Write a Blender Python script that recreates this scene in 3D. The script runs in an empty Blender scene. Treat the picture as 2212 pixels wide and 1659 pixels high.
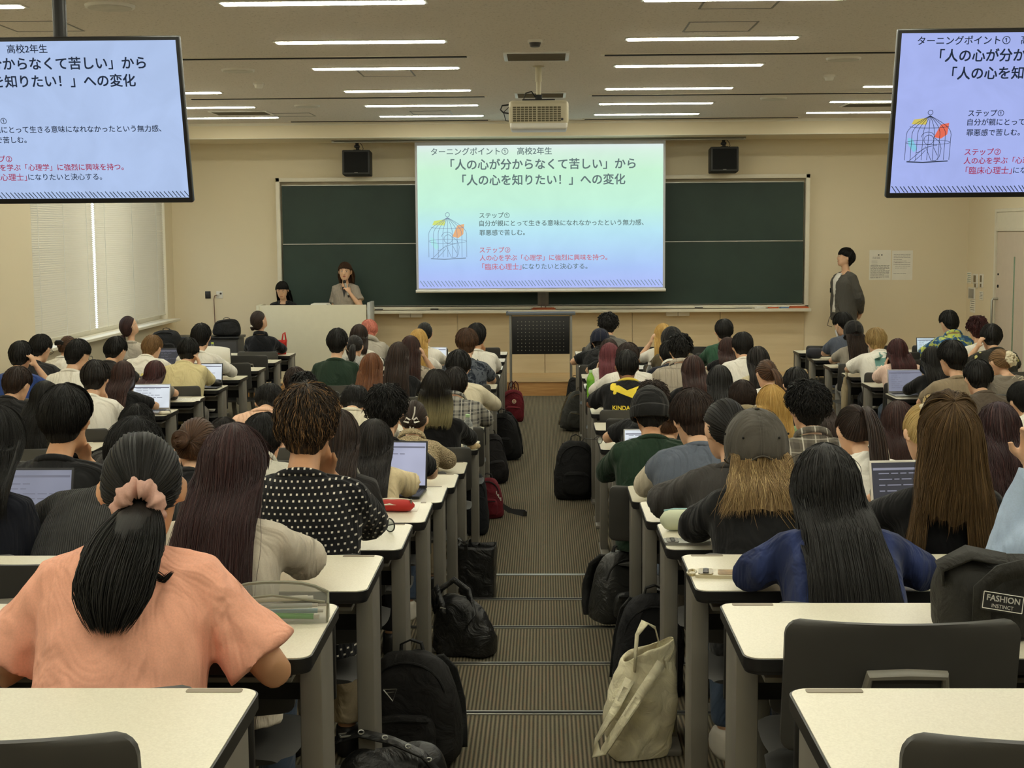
import bpy, bmesh, math, random
import numpy as np
from mathutils import Vector, Matrix, Euler, noise

S = bpy.context.scene
COL = S.collection
random.seed(7)
PI = math.pi

# ---------------------------------------------------------------- camera, world, exposure
F = 3068.0                                   # focal length in pixels of a 2212 x 1659 frame
ROLL = 0.0070
VPX, VPY = 1175.0 - 1106.0, 829.5 - 503.0    # where the aisle's direction meets the horizon
_x = VPX * math.cos(ROLL) + VPY * math.sin(ROLL)
_y = VPY * math.cos(ROLL) - VPX * math.sin(ROLL)
PITCH = math.atan(_y / F)
YAW = math.atan(_x / F * math.cos(PITCH))
CAMZ = 2.11
cam_data = bpy.data.cameras.new('camera')
cam_data.sensor_width = 36.0
cam_data.sensor_fit = 'HORIZONTAL'
cam_data.lens = 36.0 * F / 2212.0
cam_data.clip_start = 0.05
cam_data.clip_end = 200
CAM = bpy.data.objects.new('camera', cam_data)
COL.objects.link(CAM)
RC = Matrix.Rotation(YAW, 3, 'Z') @ Matrix.Rotation(PI / 2 - PITCH, 3, 'X') @ Matrix.Rotation(-ROLL, 3, 'Z')
CAM.matrix_world = Matrix.Translation((0, 0, CAMZ)) @ RC.to_4x4()
S.camera = CAM


def at(u, v, Y):
    """point of the plane y = Y on the line of sight of photo pixel (u, v)"""
    d = RC @ Vector(((u - 1106.0) / F, (829.5 - v) / F, -1.0))
    t = Y / d.y
    return Vector((d.x * t, Y, CAMZ + d.z * t))


def pix(p):
    q = RC.transposed() @ (Vector(p) - Vector((0, 0, CAMZ)))
    return (1106 + F * q.x / -q.z, 829.5 - F * q.y / -q.z)


W = bpy.data.worlds.new('daylight')
S.world = W
W.use_nodes = True
W.node_tree.nodes['Background'].inputs[0].default_value = (0.80, 0.90, 1.0, 1)
W.node_tree.nodes['Background'].inputs[1].default_value = 3.0
S.view_settings.view_transform = 'Standard'
S.view_settings.look = 'None'
S.view_settings.gamma = 1.0
S.view_settings.exposure = 0.0
S.view_settings.use_curve_mapping = False
S.cycles.max_bounces = 6
S.cycles.diffuse_bounces = 4
S.cycles.glossy_bounces = 3
S.cycles.transparent_max_bounces = 8
LAMP_STRENGTH = 33.5
LAMP_COLOUR = (1.0, 0.985, 0.80)

# ---------------------------------------------------------------- helpers


def lin(c):
    r = []
    for x in c[:3]:
        x = x / 255.0
        r.append(x / 12.92 if x <= 0.04045 else ((x + 0.055) / 1.055) ** 2.4)
    return tuple(r) + (1.0,)


MATS = {}


class NT:
    def __init__(s, name):
        s.m = bpy.data.materials.new(name)
        s.m.use_nodes = True
        s.t = s.m.node_tree
        s.b = s.t.nodes['Principled BSDF']

    def n(s, typ, **kw):
        x = s.t.nodes.new(typ)
        for k, v in kw.items():
            if k in x.inputs.keys():
                x.inputs[k].default_value = v
            else:
                setattr(x, k, v)
        return x

    def l(s, a, b):
        s.t.links.new(a, b)

    def coord(s, kind='Object', scale=(1, 1, 1), rot=(0, 0, 0)):
        tc = s.n('ShaderNodeTexCoord')
        mp = s.n('ShaderNodeMapping')
        mp.inputs['Scale'].default_value = scale
        mp.inputs['Rotation'].default_value = rot
        s.l(tc.outputs[kind], mp.inputs[0])
        return mp.outputs[0]

    def ramp(s, fac, stops, interp='LINEAR'):
        r = s.n('ShaderNodeValToRGB')
        r.color_ramp.interpolation = interp
        e = r.color_ramp.elements
        while len(e) < len(stops):
            e.new(0.5)
        for k, (p, c) in enumerate(stops):
            e[k].position = p
            e[k].color = c
        s.l(fac, r.inputs[0])
        return r.outputs[0]

    def bump(s, h, strength=0.3, dist=0.01):
        b = s.n('ShaderNodeBump', Strength=strength, Distance=dist)
        s.l(h, b.inputs['Height'])
        s.l(b.outputs[0], s.b.inputs['Normal'])
        return b

    def mix(s, fac, a, b):
        x = s.n('ShaderNodeMix', data_type='RGBA')
        for sock, v in ((x.inputs[0], fac), (x.inputs[6], a), (x.inputs[7], b)):
            if isinstance(v, (int, float)):
                sock.default_value = v
            elif isinstance(v, tuple):
                sock.default_value = v
            else:
                s.l(v, sock)
        return x.outputs[2]


def mat(name, rgb, rough=0.6, metal=0.0, spec=0.5, var=0.08, nscale=12.0, bump=0.0, bscale=60.0, bdist=0.004):
    """plain material with a little procedural variation"""
    if name in MATS:
        return MATS[name]
    k = NT(name)
    c = lin(rgb)
    k.b.inputs['Roughness'].default_value = rough
    k.b.inputs['Metallic'].default_value = metal
    k.b.inputs['Specular IOR Level'].default_value = spec
    co = k.coord('Object')
    nz = k.n('ShaderNodeTexNoise', Scale=nscale, Detail=3.0)
    k.l(co, nz.inputs['Vector'])
    d = tuple(x * (1 - var) for x in c[:3]) + (1,)
    h = tuple(min(1, x * (1 + var)) for x in c[:3]) + (1,)
    k.l(k.ramp(nz.outputs['Fac'], [(0.3, d), (0.7, h)]), k.b.inputs['Base Color'])
    if bump:
        n2 = k.n('ShaderNodeTexNoise', Scale=bscale, Detail=4.0)
        k.l(co, n2.inputs['Vector'])
        k.bump(n2.outputs['Fac'], bump, bdist)
    MATS[name] = k.m
    return k.m


def emit(name, rgb, strength=1.0):
    if name in MATS:
        return MATS[name]
    k = NT(name)
    k.b.inputs['Base Color'].default_value = (0.02, 0.02, 0.02, 1)
    k.b.inputs['Emission Color'].default_value = lin(rgb)
    k.b.inputs['Emission Strength'].default_value = strength
    k.b.inputs['Roughness'].default_value = 0.3
    MATS[name] = k.m
    return k.m


class MB:
    """collects shapes and links them as one mesh"""

    def __init__(s):
        s.v = []
        s.f = []
        s.mi = []
        s.n = 0
        s.m = 0

    def add(s, verts, faces):
        o = s.n
        s.v.append(np.asarray(verts, dtype=float).reshape(-1, 3))
        s.n += len(s.v[-1])
        for f in faces:
            s.f.append(tuple(int(i) + o for i in f))
            s.mi.append(s.m)
        return s

    def box(s, c, d, rot=None, bev=0.0, seg=2):
        bm = bmesh.new()
        bmesh.ops.create_cube(bm, size=1.0)
        bmesh.ops.scale(bm, vec=d, verts=bm.verts)
        if bev:
            bmesh.ops.bevel(bm, geom=bm.edges[:], offset=bev, segments=seg, affect='EDGES', profile=0.5)
        if rot is not None:
            bmesh.ops.rotate(bm, matrix=rot if isinstance(rot, Matrix) else Euler(rot).to_matrix(), verts=bm.verts)
        bmesh.ops.translate(bm, vec=c, verts=bm.verts)
        bm.verts.index_update()
        s.add([v.co[:] for v in bm.verts], [[v.index for v in f.verts] for f in bm.faces])
        bm.free()
        return s

    def b2(s, a, b, bev=0.0):
        a, b = Vector(a), Vector(b)
        return s.box((a + b) / 2, b - a, None, bev)

    def tube(s, pts, rad, n=10, caps=True, flat=None, up=None):
        """round (or flattened) tube along pts; rad a number or one per point"""
        P = [Vector(p) for p in pts]
        m = len(P)
        if not hasattr(rad, '__len__'):
            rad = [rad] * m
        t0 = (P[1] - P[0]).normalized()
        u = Vector(up) if up is not None else (Vector((0, 0, 1)) if abs(t0.z) < 0.9 else Vector((0, 1, 0)))
        rings = []
        for i in range(m):
            t = (P[min(i + 1, m - 1)] - P[max(i - 1, 0)])
            t = t.normalized() if t.length > 1e-9 else t0
            a = u - t * u.dot(t)
            if a.length < 1e-6:
                a = Vector((1, 0, 0)) - t * t.x
            a.normalize()
            b = t.cross(a)
            u = a
            r = rad[i]
            ra, rb = (r, r) if not hasattr(r, '__len__') else r
            if flat:
                ra = ra * flat
            rings.append([P[i] + a * (math.cos(2 * PI * k / n) * ra) + b * (math.sin(2 * PI * k / n) * rb) for k in range(n)])
        return s.loft(rings, caps)

    def loft(s, rings, caps=True, closed=True):
        n = len(rings[0])
        V = [p for r in rings for p in r]
        Fc = []
        for i in range(len(rings) - 1):
            for k in range(n if closed else n - 1):
                k2 = (k + 1) % n
                Fc.append((i * n + k, i * n + k2, (i + 1) * n + k2, (i + 1) * n + k))
        if caps and closed:
            Fc.append(tuple(range(n - 1, -1, -1)))
            o = (len(rings) - 1) * n
            Fc.append(tuple(o + k for k in range(n)))
        return s.add([tuple(p) for p in V], Fc)

    def ell(s, c, r, rot=None, nu=16, nv=10):
        R = rot if isinstance(rot, Matrix) else (Euler(rot).to_matrix() if rot is not None else Matrix.Identity(3))
        c = Vector(c)
        V = [c + R @ Vector((0, 0, -r[2]))]
        for j in range(1, nv):
            th = PI * j / nv
            for i in range(nu):
                ph = 2 * PI * i / nu
                V.append(c + R @ Vector((r[0] * math.sin(th) * math.cos(ph), r[1] * math.sin(th) * math.sin(ph), -r[2] * math.cos(th))))
        V.append(c + R @ Vector((0, 0, r[2])))
        Fc = []
        for i in range(nu):
            Fc.append((0, 1 + (i + 1) % nu, 1 + i))
        for j in range(nv - 2):
            for i in range(nu):
                a = 1 + j * nu
                Fc.append((a + i, a + (i + 1) % nu, a + nu + (i + 1) % nu, a + nu + i))
        a = 1 + (nv - 2) * nu
        for i in range(nu):
            Fc.append((a + i, a + (i + 1) % nu, len(V) - 1))
        return s.add([tuple(p) for p in V], Fc)

    def cyl(s, c, r, h, n=24, axis='z', r2=None):
        c = Vector(c)
        r2 = r if r2 is None else r2
        ax = {'x': Vector((1, 0, 0)), 'y': Vector((0, 1, 0)), 'z': Vector((0, 0, 1))}[axis]
        a = Vector((0, 1, 0)) if axis != 'y' else Vector((0, 0, 1))
        b = ax.cross(a)
        rings = []
        for k, rr in ((-0.5, r), (0.5, r2)):
            rings.append([c + ax * (h * k) + a * (rr * math.cos(2 * PI * i / n)) + b * (rr * math.sin(2 * PI * i / n)) for i in range(n)])
        return s.loft(rings)

    def prism(s, poly, z0, z1, f=None):
        """extrude a polygon (x, y) from z0 to z1; f maps a point"""
        f = f or (lambda p: p)
        n = len(poly)
        V = [f((x, y, z0)) for x, y in poly] + [f((x, y, z1)) for x, y in poly]
        Fc = [(i, (i + 1) % n, n + (i + 1) % n, n + i) for i in range(n)]
        Fc += [tuple(range(n - 1, -1, -1)), tuple(range(n, 2 * n))]
        return s.add(V, Fc)

    def ribbon(s, pts, w, th=0.002, side=None):
        """flat strap along pts, w wide across `side`"""
        P = [Vector(p) for p in pts]
        rings = []
        for i, p in enumerate(P):
            t = (P[min(i + 1, len(P) - 1)] - P[max(i - 1, 0)]).normalized()
            sd = Vector(side) if side is not None else Vector((1, 0, 0))
            sd = (sd - t * sd.dot(t)).normalized()
            nn = t.cross(sd)
            rings.append([p + sd * (w / 2) + nn * th, p - sd * (w / 2) + nn * th, p - sd * (w / 2) - nn * th, p + sd * (w / 2) - nn * th])
        return s.loft(rings)

    def mesh(s, name, mats, smooth=True, angle=None):
        me = bpy.data.meshes.new(name)
        V = np.concatenate(s.v) if s.v else np.zeros((0, 3))
        me.from_pydata(V.tolist(), [], s.f)
        for m in (mats if isinstance(mats, (list, tuple)) else [mats]):
            me.materials.append(m)
        if max(s.mi, default=0) > 0:
            me.polygons.foreach_set('material_index', s.mi)
        if smooth:
            me.polygons.foreach_set('use_smooth', [True] * len(me.polygons))
            if angle:
                me.set_sharp_from_angle(angle=math.radians(angle))
        me.update()
        return me

    def build(s, name, mats, parent=None, smooth=True, angle=35, label=None):
        me = s.mesh(name, mats, smooth, angle)
        o = bpy.data.objects.new(name, me)
        COL.objects.link(o)
        if parent is not None:
            o.parent = parent
        if label:
            o['label'] = label
        return o


def thing(name, label, cat, loc=(0, 0, 0), rz=0.0, group=None):
    o = bpy.data.objects.new(name, None)
    COL.objects.link(o)
    o.empty_display_size = 0.1
    o.location = loc
    o.rotation_euler = (0, 0, rz)
    return tag(o, label, cat, group)


def tag(o, label, cat, group=None):
    o['label'] = label
    o['category'] = cat
    if group:
        o['group'] = group
    return o


def struct(name, mb, mats, parent=None, smooth=False):
    o = mb.build(name, mats, parent, smooth=smooth)
    o['kind'] = 'structure'
    return o


def place(me, name, parent=None, loc=(0, 0, 0), rot=(0, 0, 0), sc=None):
    o = bpy.data.objects.new(name, me)
    COL.objects.link(o)
    o.location = loc
    o.rotation_euler = rot
    if sc:
        o.scale = sc
    if parent is not None:
        o.parent = parent
    return o


def text_mesh(s, width=None, height=None, size=None, bold=0.0, space=1.0):
    """flat mesh of a line of text, x right and y up, left at 0 and centred on y = 0"""
    c = bpy.data.curves.new('lettering', 'FONT')
    c.body = s
    c.size = size or 1.0
    c.space_character = space
    c.resolution_u = 3
    o = bpy.data.objects.new('lettering', c)
    COL.objects.link(o)
    dg = bpy.context.evaluated_depsgraph_get()
    m = bpy.data.meshes.new_from_object(o.evaluated_get(dg))
    V = np.array([v.co[:] for v in m.vertices]).reshape(-1, 3)
    Fc = [tuple(p.vertices) for p in m.polygons]
    bpy.data.objects.remove(o)
    bpy.data.curves.remove(c)
    bpy.data.meshes.remove(m)
    if not len(V):
        return V, Fc
    V[:, 0] -= V[:, 0].min()
    k = 1.0
    if width:
        k = width / V[:, 0].max()
    elif height:
        k = height / (V[:, 1].max() - V[:, 1].min())
    V *= k
    V[:, 1] -= (V[:, 1].max() + V[:, 1].min()) / 2
    if bold:
        b, n0 = bold * k, len(V)
        F0 = list(Fc)
        V0 = V.copy()
        for q, (dx, dy) in enumerate(((b, 0), (0, b), (b, b)), 1):
            V = np.concatenate([V, V0 + np.array([dx, dy, 0])])
            Fc = Fc + [tuple(i + n0 * q for i in f) for f in F0]
    return V, Fc
# ---------------------------------------------------------------- the room
XL, XR, YB, YF = -5.1, 5.75, -3.0, 19.5
CEIL = 3.54
FZ = [0.645, 0.549, 0.455, 0.362, 0.268, 0.174, 0.080] + [0.0] * 10      # floor height of each desk row


def far(n):                       # far edge of the desks of row n, counted from the back
    return 2.27 + 0.9 * n


def near(n):
    return far(n) - 0.43


def wall_mat(name, rgb):
    k = NT(name)
    co = k.coord('Object')
    n1 = k.n('ShaderNodeTexNoise', Scale=0.6, Detail=2.0)
    n2 = k.n('ShaderNodeTexNoise', Scale=220.0, Detail=2.0)
    k.l(co, n1.inputs['Vector'])
    k.l(co, n2.inputs['Vector'])
    c = lin(rgb)
    k.l(k.ramp(n1.outputs['Fac'], [(0.3, tuple(x * 0.96 for x in c[:3]) + (1,)), (0.7, c)]), k.b.inputs['Base Color'])
    k.b.inputs['Roughness'].default_value = 0.85
    k.bump(n2.outputs['Fac'], 0.12, 0.003)
    return k.m


M_WALL = wall_mat('wall_cloth', (230, 218, 190))


def ceil_mat():
    k = NT('ceiling_board')
    co = k.coord('Object')
    v = k.n('ShaderNodeTexNoise', Scale=55.0, Detail=4.0, Roughness=0.7)
    k.l(co, v.inputs['Vector'])
    k.l(k.ramp(v.outputs['Fac'], [(0.30, lin((160, 150, 138))), (0.42, lin((220, 212, 202))), (0.8, lin((226, 219, 210)))]), k.b.inputs['Base Color'])
    k.b.inputs['Roughness'].default_value = 0.9
    k.bump(v.outputs['Fac'], 0.3, 0.004)
    return k.m


M_CEIL = ceil_mat()


def carpet_mat():
    k = NT('ribbed_carpet')
    co = k.coord('Object')
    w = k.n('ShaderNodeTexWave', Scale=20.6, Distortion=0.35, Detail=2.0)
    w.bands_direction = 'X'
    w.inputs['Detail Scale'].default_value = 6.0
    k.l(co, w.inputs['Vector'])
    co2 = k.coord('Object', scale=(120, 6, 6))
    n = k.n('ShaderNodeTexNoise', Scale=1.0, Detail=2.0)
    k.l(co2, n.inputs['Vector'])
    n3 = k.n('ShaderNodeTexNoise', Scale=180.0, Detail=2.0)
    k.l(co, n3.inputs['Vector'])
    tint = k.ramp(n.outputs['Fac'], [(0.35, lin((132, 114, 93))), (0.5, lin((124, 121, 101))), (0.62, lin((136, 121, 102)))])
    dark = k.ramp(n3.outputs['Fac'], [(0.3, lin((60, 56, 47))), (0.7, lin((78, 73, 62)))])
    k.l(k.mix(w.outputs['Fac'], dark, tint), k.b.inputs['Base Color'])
    k.b.inputs['Roughness'].default_value = 0.95
    k.b.inputs['Specular IOR Level'].default_value = 0.1
    k.bump(w.outputs['Fac'], 0.5, 0.003)
    return k.m


M_CARPET = carpet_mat()
M_ALU = mat('aluminium', (172, 172, 166), 0.35, 0.9, var=0.03)
M_CREAM = mat('cream_enamel', (226, 220, 202), 0.45, var=0.02)
M_BLACK = mat('black_plastic', (22, 22, 24), 0.42, var=0.1)
M_DKGREY = mat('charcoal_plastic', (52, 51, 52), 0.5, var=0.05, bump=0.15, bscale=400, bdist=0.001)
M_GREY = mat('grey_paint', (124, 122, 116), 0.45, 0.2, var=0.04)
M_WHITE = mat('white_plastic', (228, 226, 218), 0.4, var=0.02)
M_DKHOLE = mat('dark_opening', (18, 17, 16), 0.9)

# floor: tiers behind, flat in front
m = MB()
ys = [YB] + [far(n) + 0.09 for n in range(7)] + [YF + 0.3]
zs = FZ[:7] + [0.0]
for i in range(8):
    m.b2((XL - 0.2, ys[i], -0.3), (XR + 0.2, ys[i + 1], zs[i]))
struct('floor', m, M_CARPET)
for i in range(1, 8):
    e = MB()
    y, z = ys[i], zs[i - 1]
    e.b2((XL, y - 0.038, z - 0.001), (XR, y + 0.004, z + 0.004))
    e.b2((XL, y + 0.0005, z - 0.03), (XR, y + 0.004, z + 0.004))
    e.m = 1
    e.b2((XL, y - 0.028, z + 0.004), (XR, y - 0.012, z + 0.0055))
    o = struct('trim_%d' % i, e, [M_ALU, M_DKHOLE])
e = MB()
e.b2((XL, far(7) + 0.05, 0.0), (XR, far(7) + 0.085, 0.004))
struct('trim_8', e, M_ALU)

m = MB()
m.b2((XL, YF, -0.3), (XR, YF + 0.2, CEIL))
struct('wall_front', m, M_WALL)
m = MB()
m.b2((XR, YB, -0.3), (XR + 0.2, YF, CEIL))
struct('wall_right', m, M_WALL)
m = MB()
m.b2((XL, YB - 0.2, -0.3), (XR, YB, CEIL))
struct('wall_back', m, M_WALL)
WY0, WYM, WY1, WZ0, WZ1 = 14.1, 16.16, 19.13, 0.985, 2.75
m = MB()
m.b2((XL - 0.25, YB, -0.3), (XL, WY0, CEIL))
m.b2((XL - 0.25, WY1, -0.3), (XL, YF, CEIL))
m.b2((XL - 0.25, WY0, -0.3), (XL, WY1, WZ0))
m.b2((XL - 0.25, WY0, WZ1), (XL, WY1, CEIL))
struct('wall_left', m, M_WALL)
m = MB()
m.b2((XL - 0.2, YB - 0.2, CEIL), (XR + 0.2, YF + 0.2, CEIL + 0.1))
struct('ceiling', m, M_CEIL)
BY = 18.45
m = MB()
m.b2((XL, BY, 3.345), (XR, YF, CEIL))
o = struct('ceiling_beam', m, M_WALL)
m = MB()
m.b2((XL, BY - 0.012, CEIL - 0.035), (XR, BY, CEIL))
struct('trim_9', m, M_CREAM)
m = MB()
m.b2((XL, BY - 0.004, 3.341), (XR, BY + 0.05, 3.350))
struct('trim_10', m, M_CREAM)
m = MB()
m.b2((XL, YF - 0.012, 0.19), (-3.7, YF, 0.27))
m.b2((3.6, YF - 0.012, 0.19), (XR, YF, 0.27))
struct('baseboard_front', m, mat('brown_vinyl', (120, 100, 78), 0.6))

# stage of light wood
def wood_mat(name, a, b, scale=(0.7, 9, 9)):
    k = NT(name)
    co = k.coord('Object', scale=scale)
    n = k.n('ShaderNodeTexNoise', Scale=3.0, Detail=4.0, Roughness=0.6)
    k.l(co, n.inputs['Vector'])
    k.l(k.ramp(n.outputs['Fac'], [(0.3, lin(a)), (0.7, lin(b))]), k.b.inputs['Base Color'])
    k.b.inputs['Roughness'].default_value = 0.45
    return k.m


M_WOOD = wood_mat('stage_wood', (168, 118, 66), (206, 158, 100))
M_WOODL = wood_mat('stage_top_wood', (196, 164, 116), (222, 192, 146))
m = MB()
m.b2((XL, 18.40, -0.05), (XR, YF, 0.175))
m.m = 1
m.b2((XL, 18.385, 0.175), (XR, YF, 0.190), 0.004)
o = struct('floor_stage', m, [M_WOOD, M_WOODL])
# wood-faced lower wall under the chalkboard
m = MB()
M_PANEL = wood_mat('wall_panel_wood', (206, 188, 152), (216, 200, 166), (0.4, 5, 5))
for x0, x1 in ((-3.62, -2.42), (-2.41, -1.2), (-1.19, 0.0), (0.01, 1.2), (1.21, 2.4), (2.41, 3.55)):
    m.b2((x0, YF - 0.02, 0.19), (x1, YF, 1.03), 0.003)
o = struct('wall_panel', m, M_PANEL)

# window with glass, frame and two blinds
m = MB()
for y0, y1 in ((WY0, WY0 + 0.05), (WYM - 0.03, WYM + 0.03), (WY1 - 0.05, WY1)):
    m.b2((XL - 0.16, y0, WZ0), (XL - 0.10, y1, WZ1), 0.004)
for z0, z1 in ((WZ0, WZ0 + 0.05), (WZ1 - 0.05, WZ1)):
    m.b2((XL - 0.158, WY0, z0), (XL - 0.102, WY1, z1), 0.004)
win = struct('window_1', m, M_CREAM)
k = NT('window_glass')
k.b.inputs['Transmission Weight'].default_value = 1.0
k.b.inputs['Roughness'].default_value = 0.0
k.b.inputs['IOR'].default_value = 1.45
k.b.inputs['Base Color'].default_value = (0.95, 0.98, 0.97, 1)
m = MB()
m.b2((XL - 0.133, WY0 + 0.04, WZ0 + 0.04), (XL - 0.127, WYM - 0.02, WZ1 - 0.04))
m.b2((XL - 0.133, WYM + 0.02, WZ0 + 0.04), (XL - 0.127, WY1 - 0.04, WZ1 - 0.04))
m.build('window_pane', k.m, win, smooth=False)['kind'] = 'structure'
m = MB()
m.b2((XL - 0.02, WY0 - 0.06, WZ0 - 0.035), (XL + 0.13, WY1 + 0.16, WZ0), 0.006)
o = struct('window_sill', m, M_CREAM)


def blind_mat():
    k = NT('blind_slat')
    k.b.inputs['Base Color'].default_value = lin((212, 203, 182))
    k.b.inputs['Roughness'].default_value = 0.5
    tr = k.n('ShaderNodeBsdfTranslucent', Color=lin((224, 220, 205)))
    mx = k.n('ShaderNodeMixShader')
    mx.inputs[0].default_value = 0.10
    k.l(k.b.outputs[0], mx.inputs[1])
    k.l(tr.outputs[0], mx.inputs[2])
    k.l(mx.outputs[0], k.t.nodes['Material Output'].inputs[0])
    return k.m


M_SLAT = blind_mat()
for (y0, y1, lab, kink) in ((WY0 + 0.005, WYM - 0.035, 'cream slatted blind over the window pane farther from the chalkboard', 14.9),
                      (WYM + 0.035, WY1 - 0.02, 'cream slatted blind over the window pane next to the chalkboard wall', 17.6)):
    bl = thing('window_blind', lab, 'blind', (XL - 0.035, y0, WZ0 + 0.06), 0)
    m = MB()
    nz = int((WZ1 - WZ0 - 0.12) / 0.0235)
    rr = random.Random(int(y0))
    for i in range(nz):
        z = 0.02 + i * 0.0235
        ta = 0.86 + rr.uniform(-0.02, 0.02)
        zz = z + WZ0 + 0.06
        segs = 14
        ra, rb2, rc2, rd2 = [], [], [], []
        for q in range(segs + 1):
            yy = (y1 - y0) * q / segs
            da = 0.0
            if abs(zz - 1.52) < 0.09 and kink and abs(y0 + yy - kink) < 0.30:
                da = -0.10 * (1 - abs(y0 + yy - kink) / 0.30)
            c, s_ = math.cos(ta + da) * 0.0166, math.sin(ta + da) * 0.0166
            for lst, f_, h_ in ((ra, 1, 0), (rb2, .4, .0034), (rc2, -.4, .0034), (rd2, -1, 0)):
                lst.append((c * f_ + s_ / .0166 * h_, yy, z - s_ * f_ + c / .0166 * h_))
        m.loft([ra, rb2, rc2, rd2], caps=False, closed=False)
    m.build('slats', M_SLAT, bl, smooth=True)
    m = MB()
    m.b2((-0.02, 0, nz * 0.0235 + 0.02), (0.02, y1 - y0, nz * 0.0235 + 0.06), 0.004)
    m.build('headrail', M_CREAM, bl)
    m = MB()
    m.b2((-0.014, 0, 0.0), (0.014, y1 - y0, 0.014), 0.004)
    m.build('bottom_rail', M_CREAM, bl)
    for fy in (0.12, 0.5, 0.88):
        m = MB()
        m.tube([(0.017, (y1 - y0) * fy, 0.0), (0.017, (y1 - y0) * fy, nz * 0.0235 + 0.03)], 0.0022, 6)
        m.build('ladder_cord', M_WHITE, bl)
# daylight: the window's own portal of sky
a = bpy.data.lights.new('window_daylight', 'AREA')
a.shape = 'RECTANGLE'
a.size = WY1 - WY0
a.size_y = WZ1 - WZ0
a.energy = 80
a.color = (0.86, 0.94, 1.0)
o = bpy.data.objects.new('window_daylight', a)
COL.objects.link(o)
o.location = (XL - 0.6, (WY0 + WY1) / 2, (WZ0 + WZ1) / 2 + 0.1)
o.rotation_euler = (0, -PI / 2, 0)

# door in the right wall
DY0, DY1 = 17.08, 18.22
m = MB()
m.b2((XR - 0.03, DY0 - 0.06, 0), (XR + 0.01, DY0, 2.37), 0.004)
m.b2((XR - 0.03, DY1, 0), (XR + 0.01, DY1 + 0.06, 2.37), 0.004)
m.b2((XR - 0.03, DY0, 2.33), (XR + 0.01, DY1, 2.37), 0.004)
m.b2((XR - 0.026, DY0, 2.09), (XR + 0.01, DY1, 2.12), 0.004)
m.b2((XR - 0.018, DY0, 2.12), (XR + 0.01, DY1, 2.33), 0.002)
M_DOOR = mat('door_enamel', (214, 200, 184), 0.5, var=0.02)
dfr = struct('door_frame', m, M_CREAM)
m = MB()
m.b2((XR - 0.012, DY0 + 0.02, 0.19), (XR + 0.02, DY1 - 0.02, 2.085), 0.002)
door = struct('door_1', m, M_DOOR)
m = MB()
m.b2((XR - 0.016, DY0 + 0.42, 0.45), (XR - 0.011, DY0 + 0.46, 1.78), 0.0015)
m.build('vision_panel', mat('green_glass', (120, 150, 128), 0.15), door)['kind'] = 'structure'
m = MB()
hy = DY1 - 0.10
m.tube([(XR - 0.012, hy, 1.24), (XR - 0.075, hy, 1.24), (XR - 0.085, hy, 1.22), (XR - 0.085, hy, 0.62), (XR - 0.075, hy, 0.60), (XR - 0.012, hy, 0.60)], 0.015, 12)
m.build('door_handle', M_ALU, door)['kind'] = 'structure'
m = MB()
m.cyl((XR - 0.016, hy, 1.40), 0.02, 0.012, axis='x')
m.cyl((XR - 0.016, hy, 1.55), 0.013, 0.012, axis='x')
m.build('door_lock', M_DKHOLE, door)['kind'] = 'structure'

# ---------------------------------------------------------------- ceiling fittings
LROWS = [17.53, 16.1, 14.44, 12.49, 10.78, 8.97, 7.26, 5.55, 3.84, 2.13, 0.42, -1.3]
LCOLS = [(-4.50, -3.245), (-1.99, -0.734), (0.626, 1.884), (3.19, 4.45)]
M_LAMP = emit('lamp_diffuser', (255, 244, 222), 1.0)
M_LAMP.node_tree.nodes['Principled BSDF'].inputs['Emission Color'].default_value = LAMP_COLOUR + (1,)
M_LAMP.node_tree.nodes['Principled BSDF'].inputs['Emission Strength'].default_value = LAMP_STRENGTH
ORD = ['first', 'second', 'third', 'fourth', 'fifth', 'sixth', 'seventh', 'eighth', 'ninth', 'tenth', 'eleventh', 'twelfth', 'thirteenth', 'fourteenth', 'fifteenth', 'sixteenth', 'seventeenth']
COLN = ['above the window side desks', 'just left of the projector', 'just right of the projector', 'above the door side desks']
lamp_d = lamp_h = None
for i, y in enumerate(LROWS):
    for j, (x0, x1) in enumerate(LCOLS):
        if y < 7 and j in (0, 3) and y < 5:
            pass
        t = thing('ceiling_light', 'slim white strip light, %s row from the chalkboard end, %s' % (ORD[i], COLN[j]), 'ceiling light', ((x0 + x1) / 2, y, CEIL), 0, 'recessed strip lights')
        if lamp_d is None:
            h = MB()
            L = x1 - x0
            h.b2((-L / 2 - 0.02, -0.085, -0.006), (L / 2 + 0.02, -0.05, 0.0), 0.002)
            h.b2((-L / 2 - 0.02, 0.05, -0.006), (L / 2 + 0.02, 0.085, 0.0), 0.002)
            h.b2((-L / 2 - 0.02, -0.05, -0.006), (-L / 2, 0.05, 0.0), 0.002)
            h.b2((L / 2, -0.05, -0.006), (L / 2 + 0.02, 0.05, 0.0), 0.002)
            lamp_h = h.mesh('housing', M_WHITE)
            d = MB()
            d.b2((-L / 2, -0.05, -0.012), (L / 2, 0.05, 0.0), 0.006)
            lamp_d = d.mesh('diffuser', M_LAMP)
        place(lamp_h, 'housing', t)
        place(lamp_d, 'diffuser', t)

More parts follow.
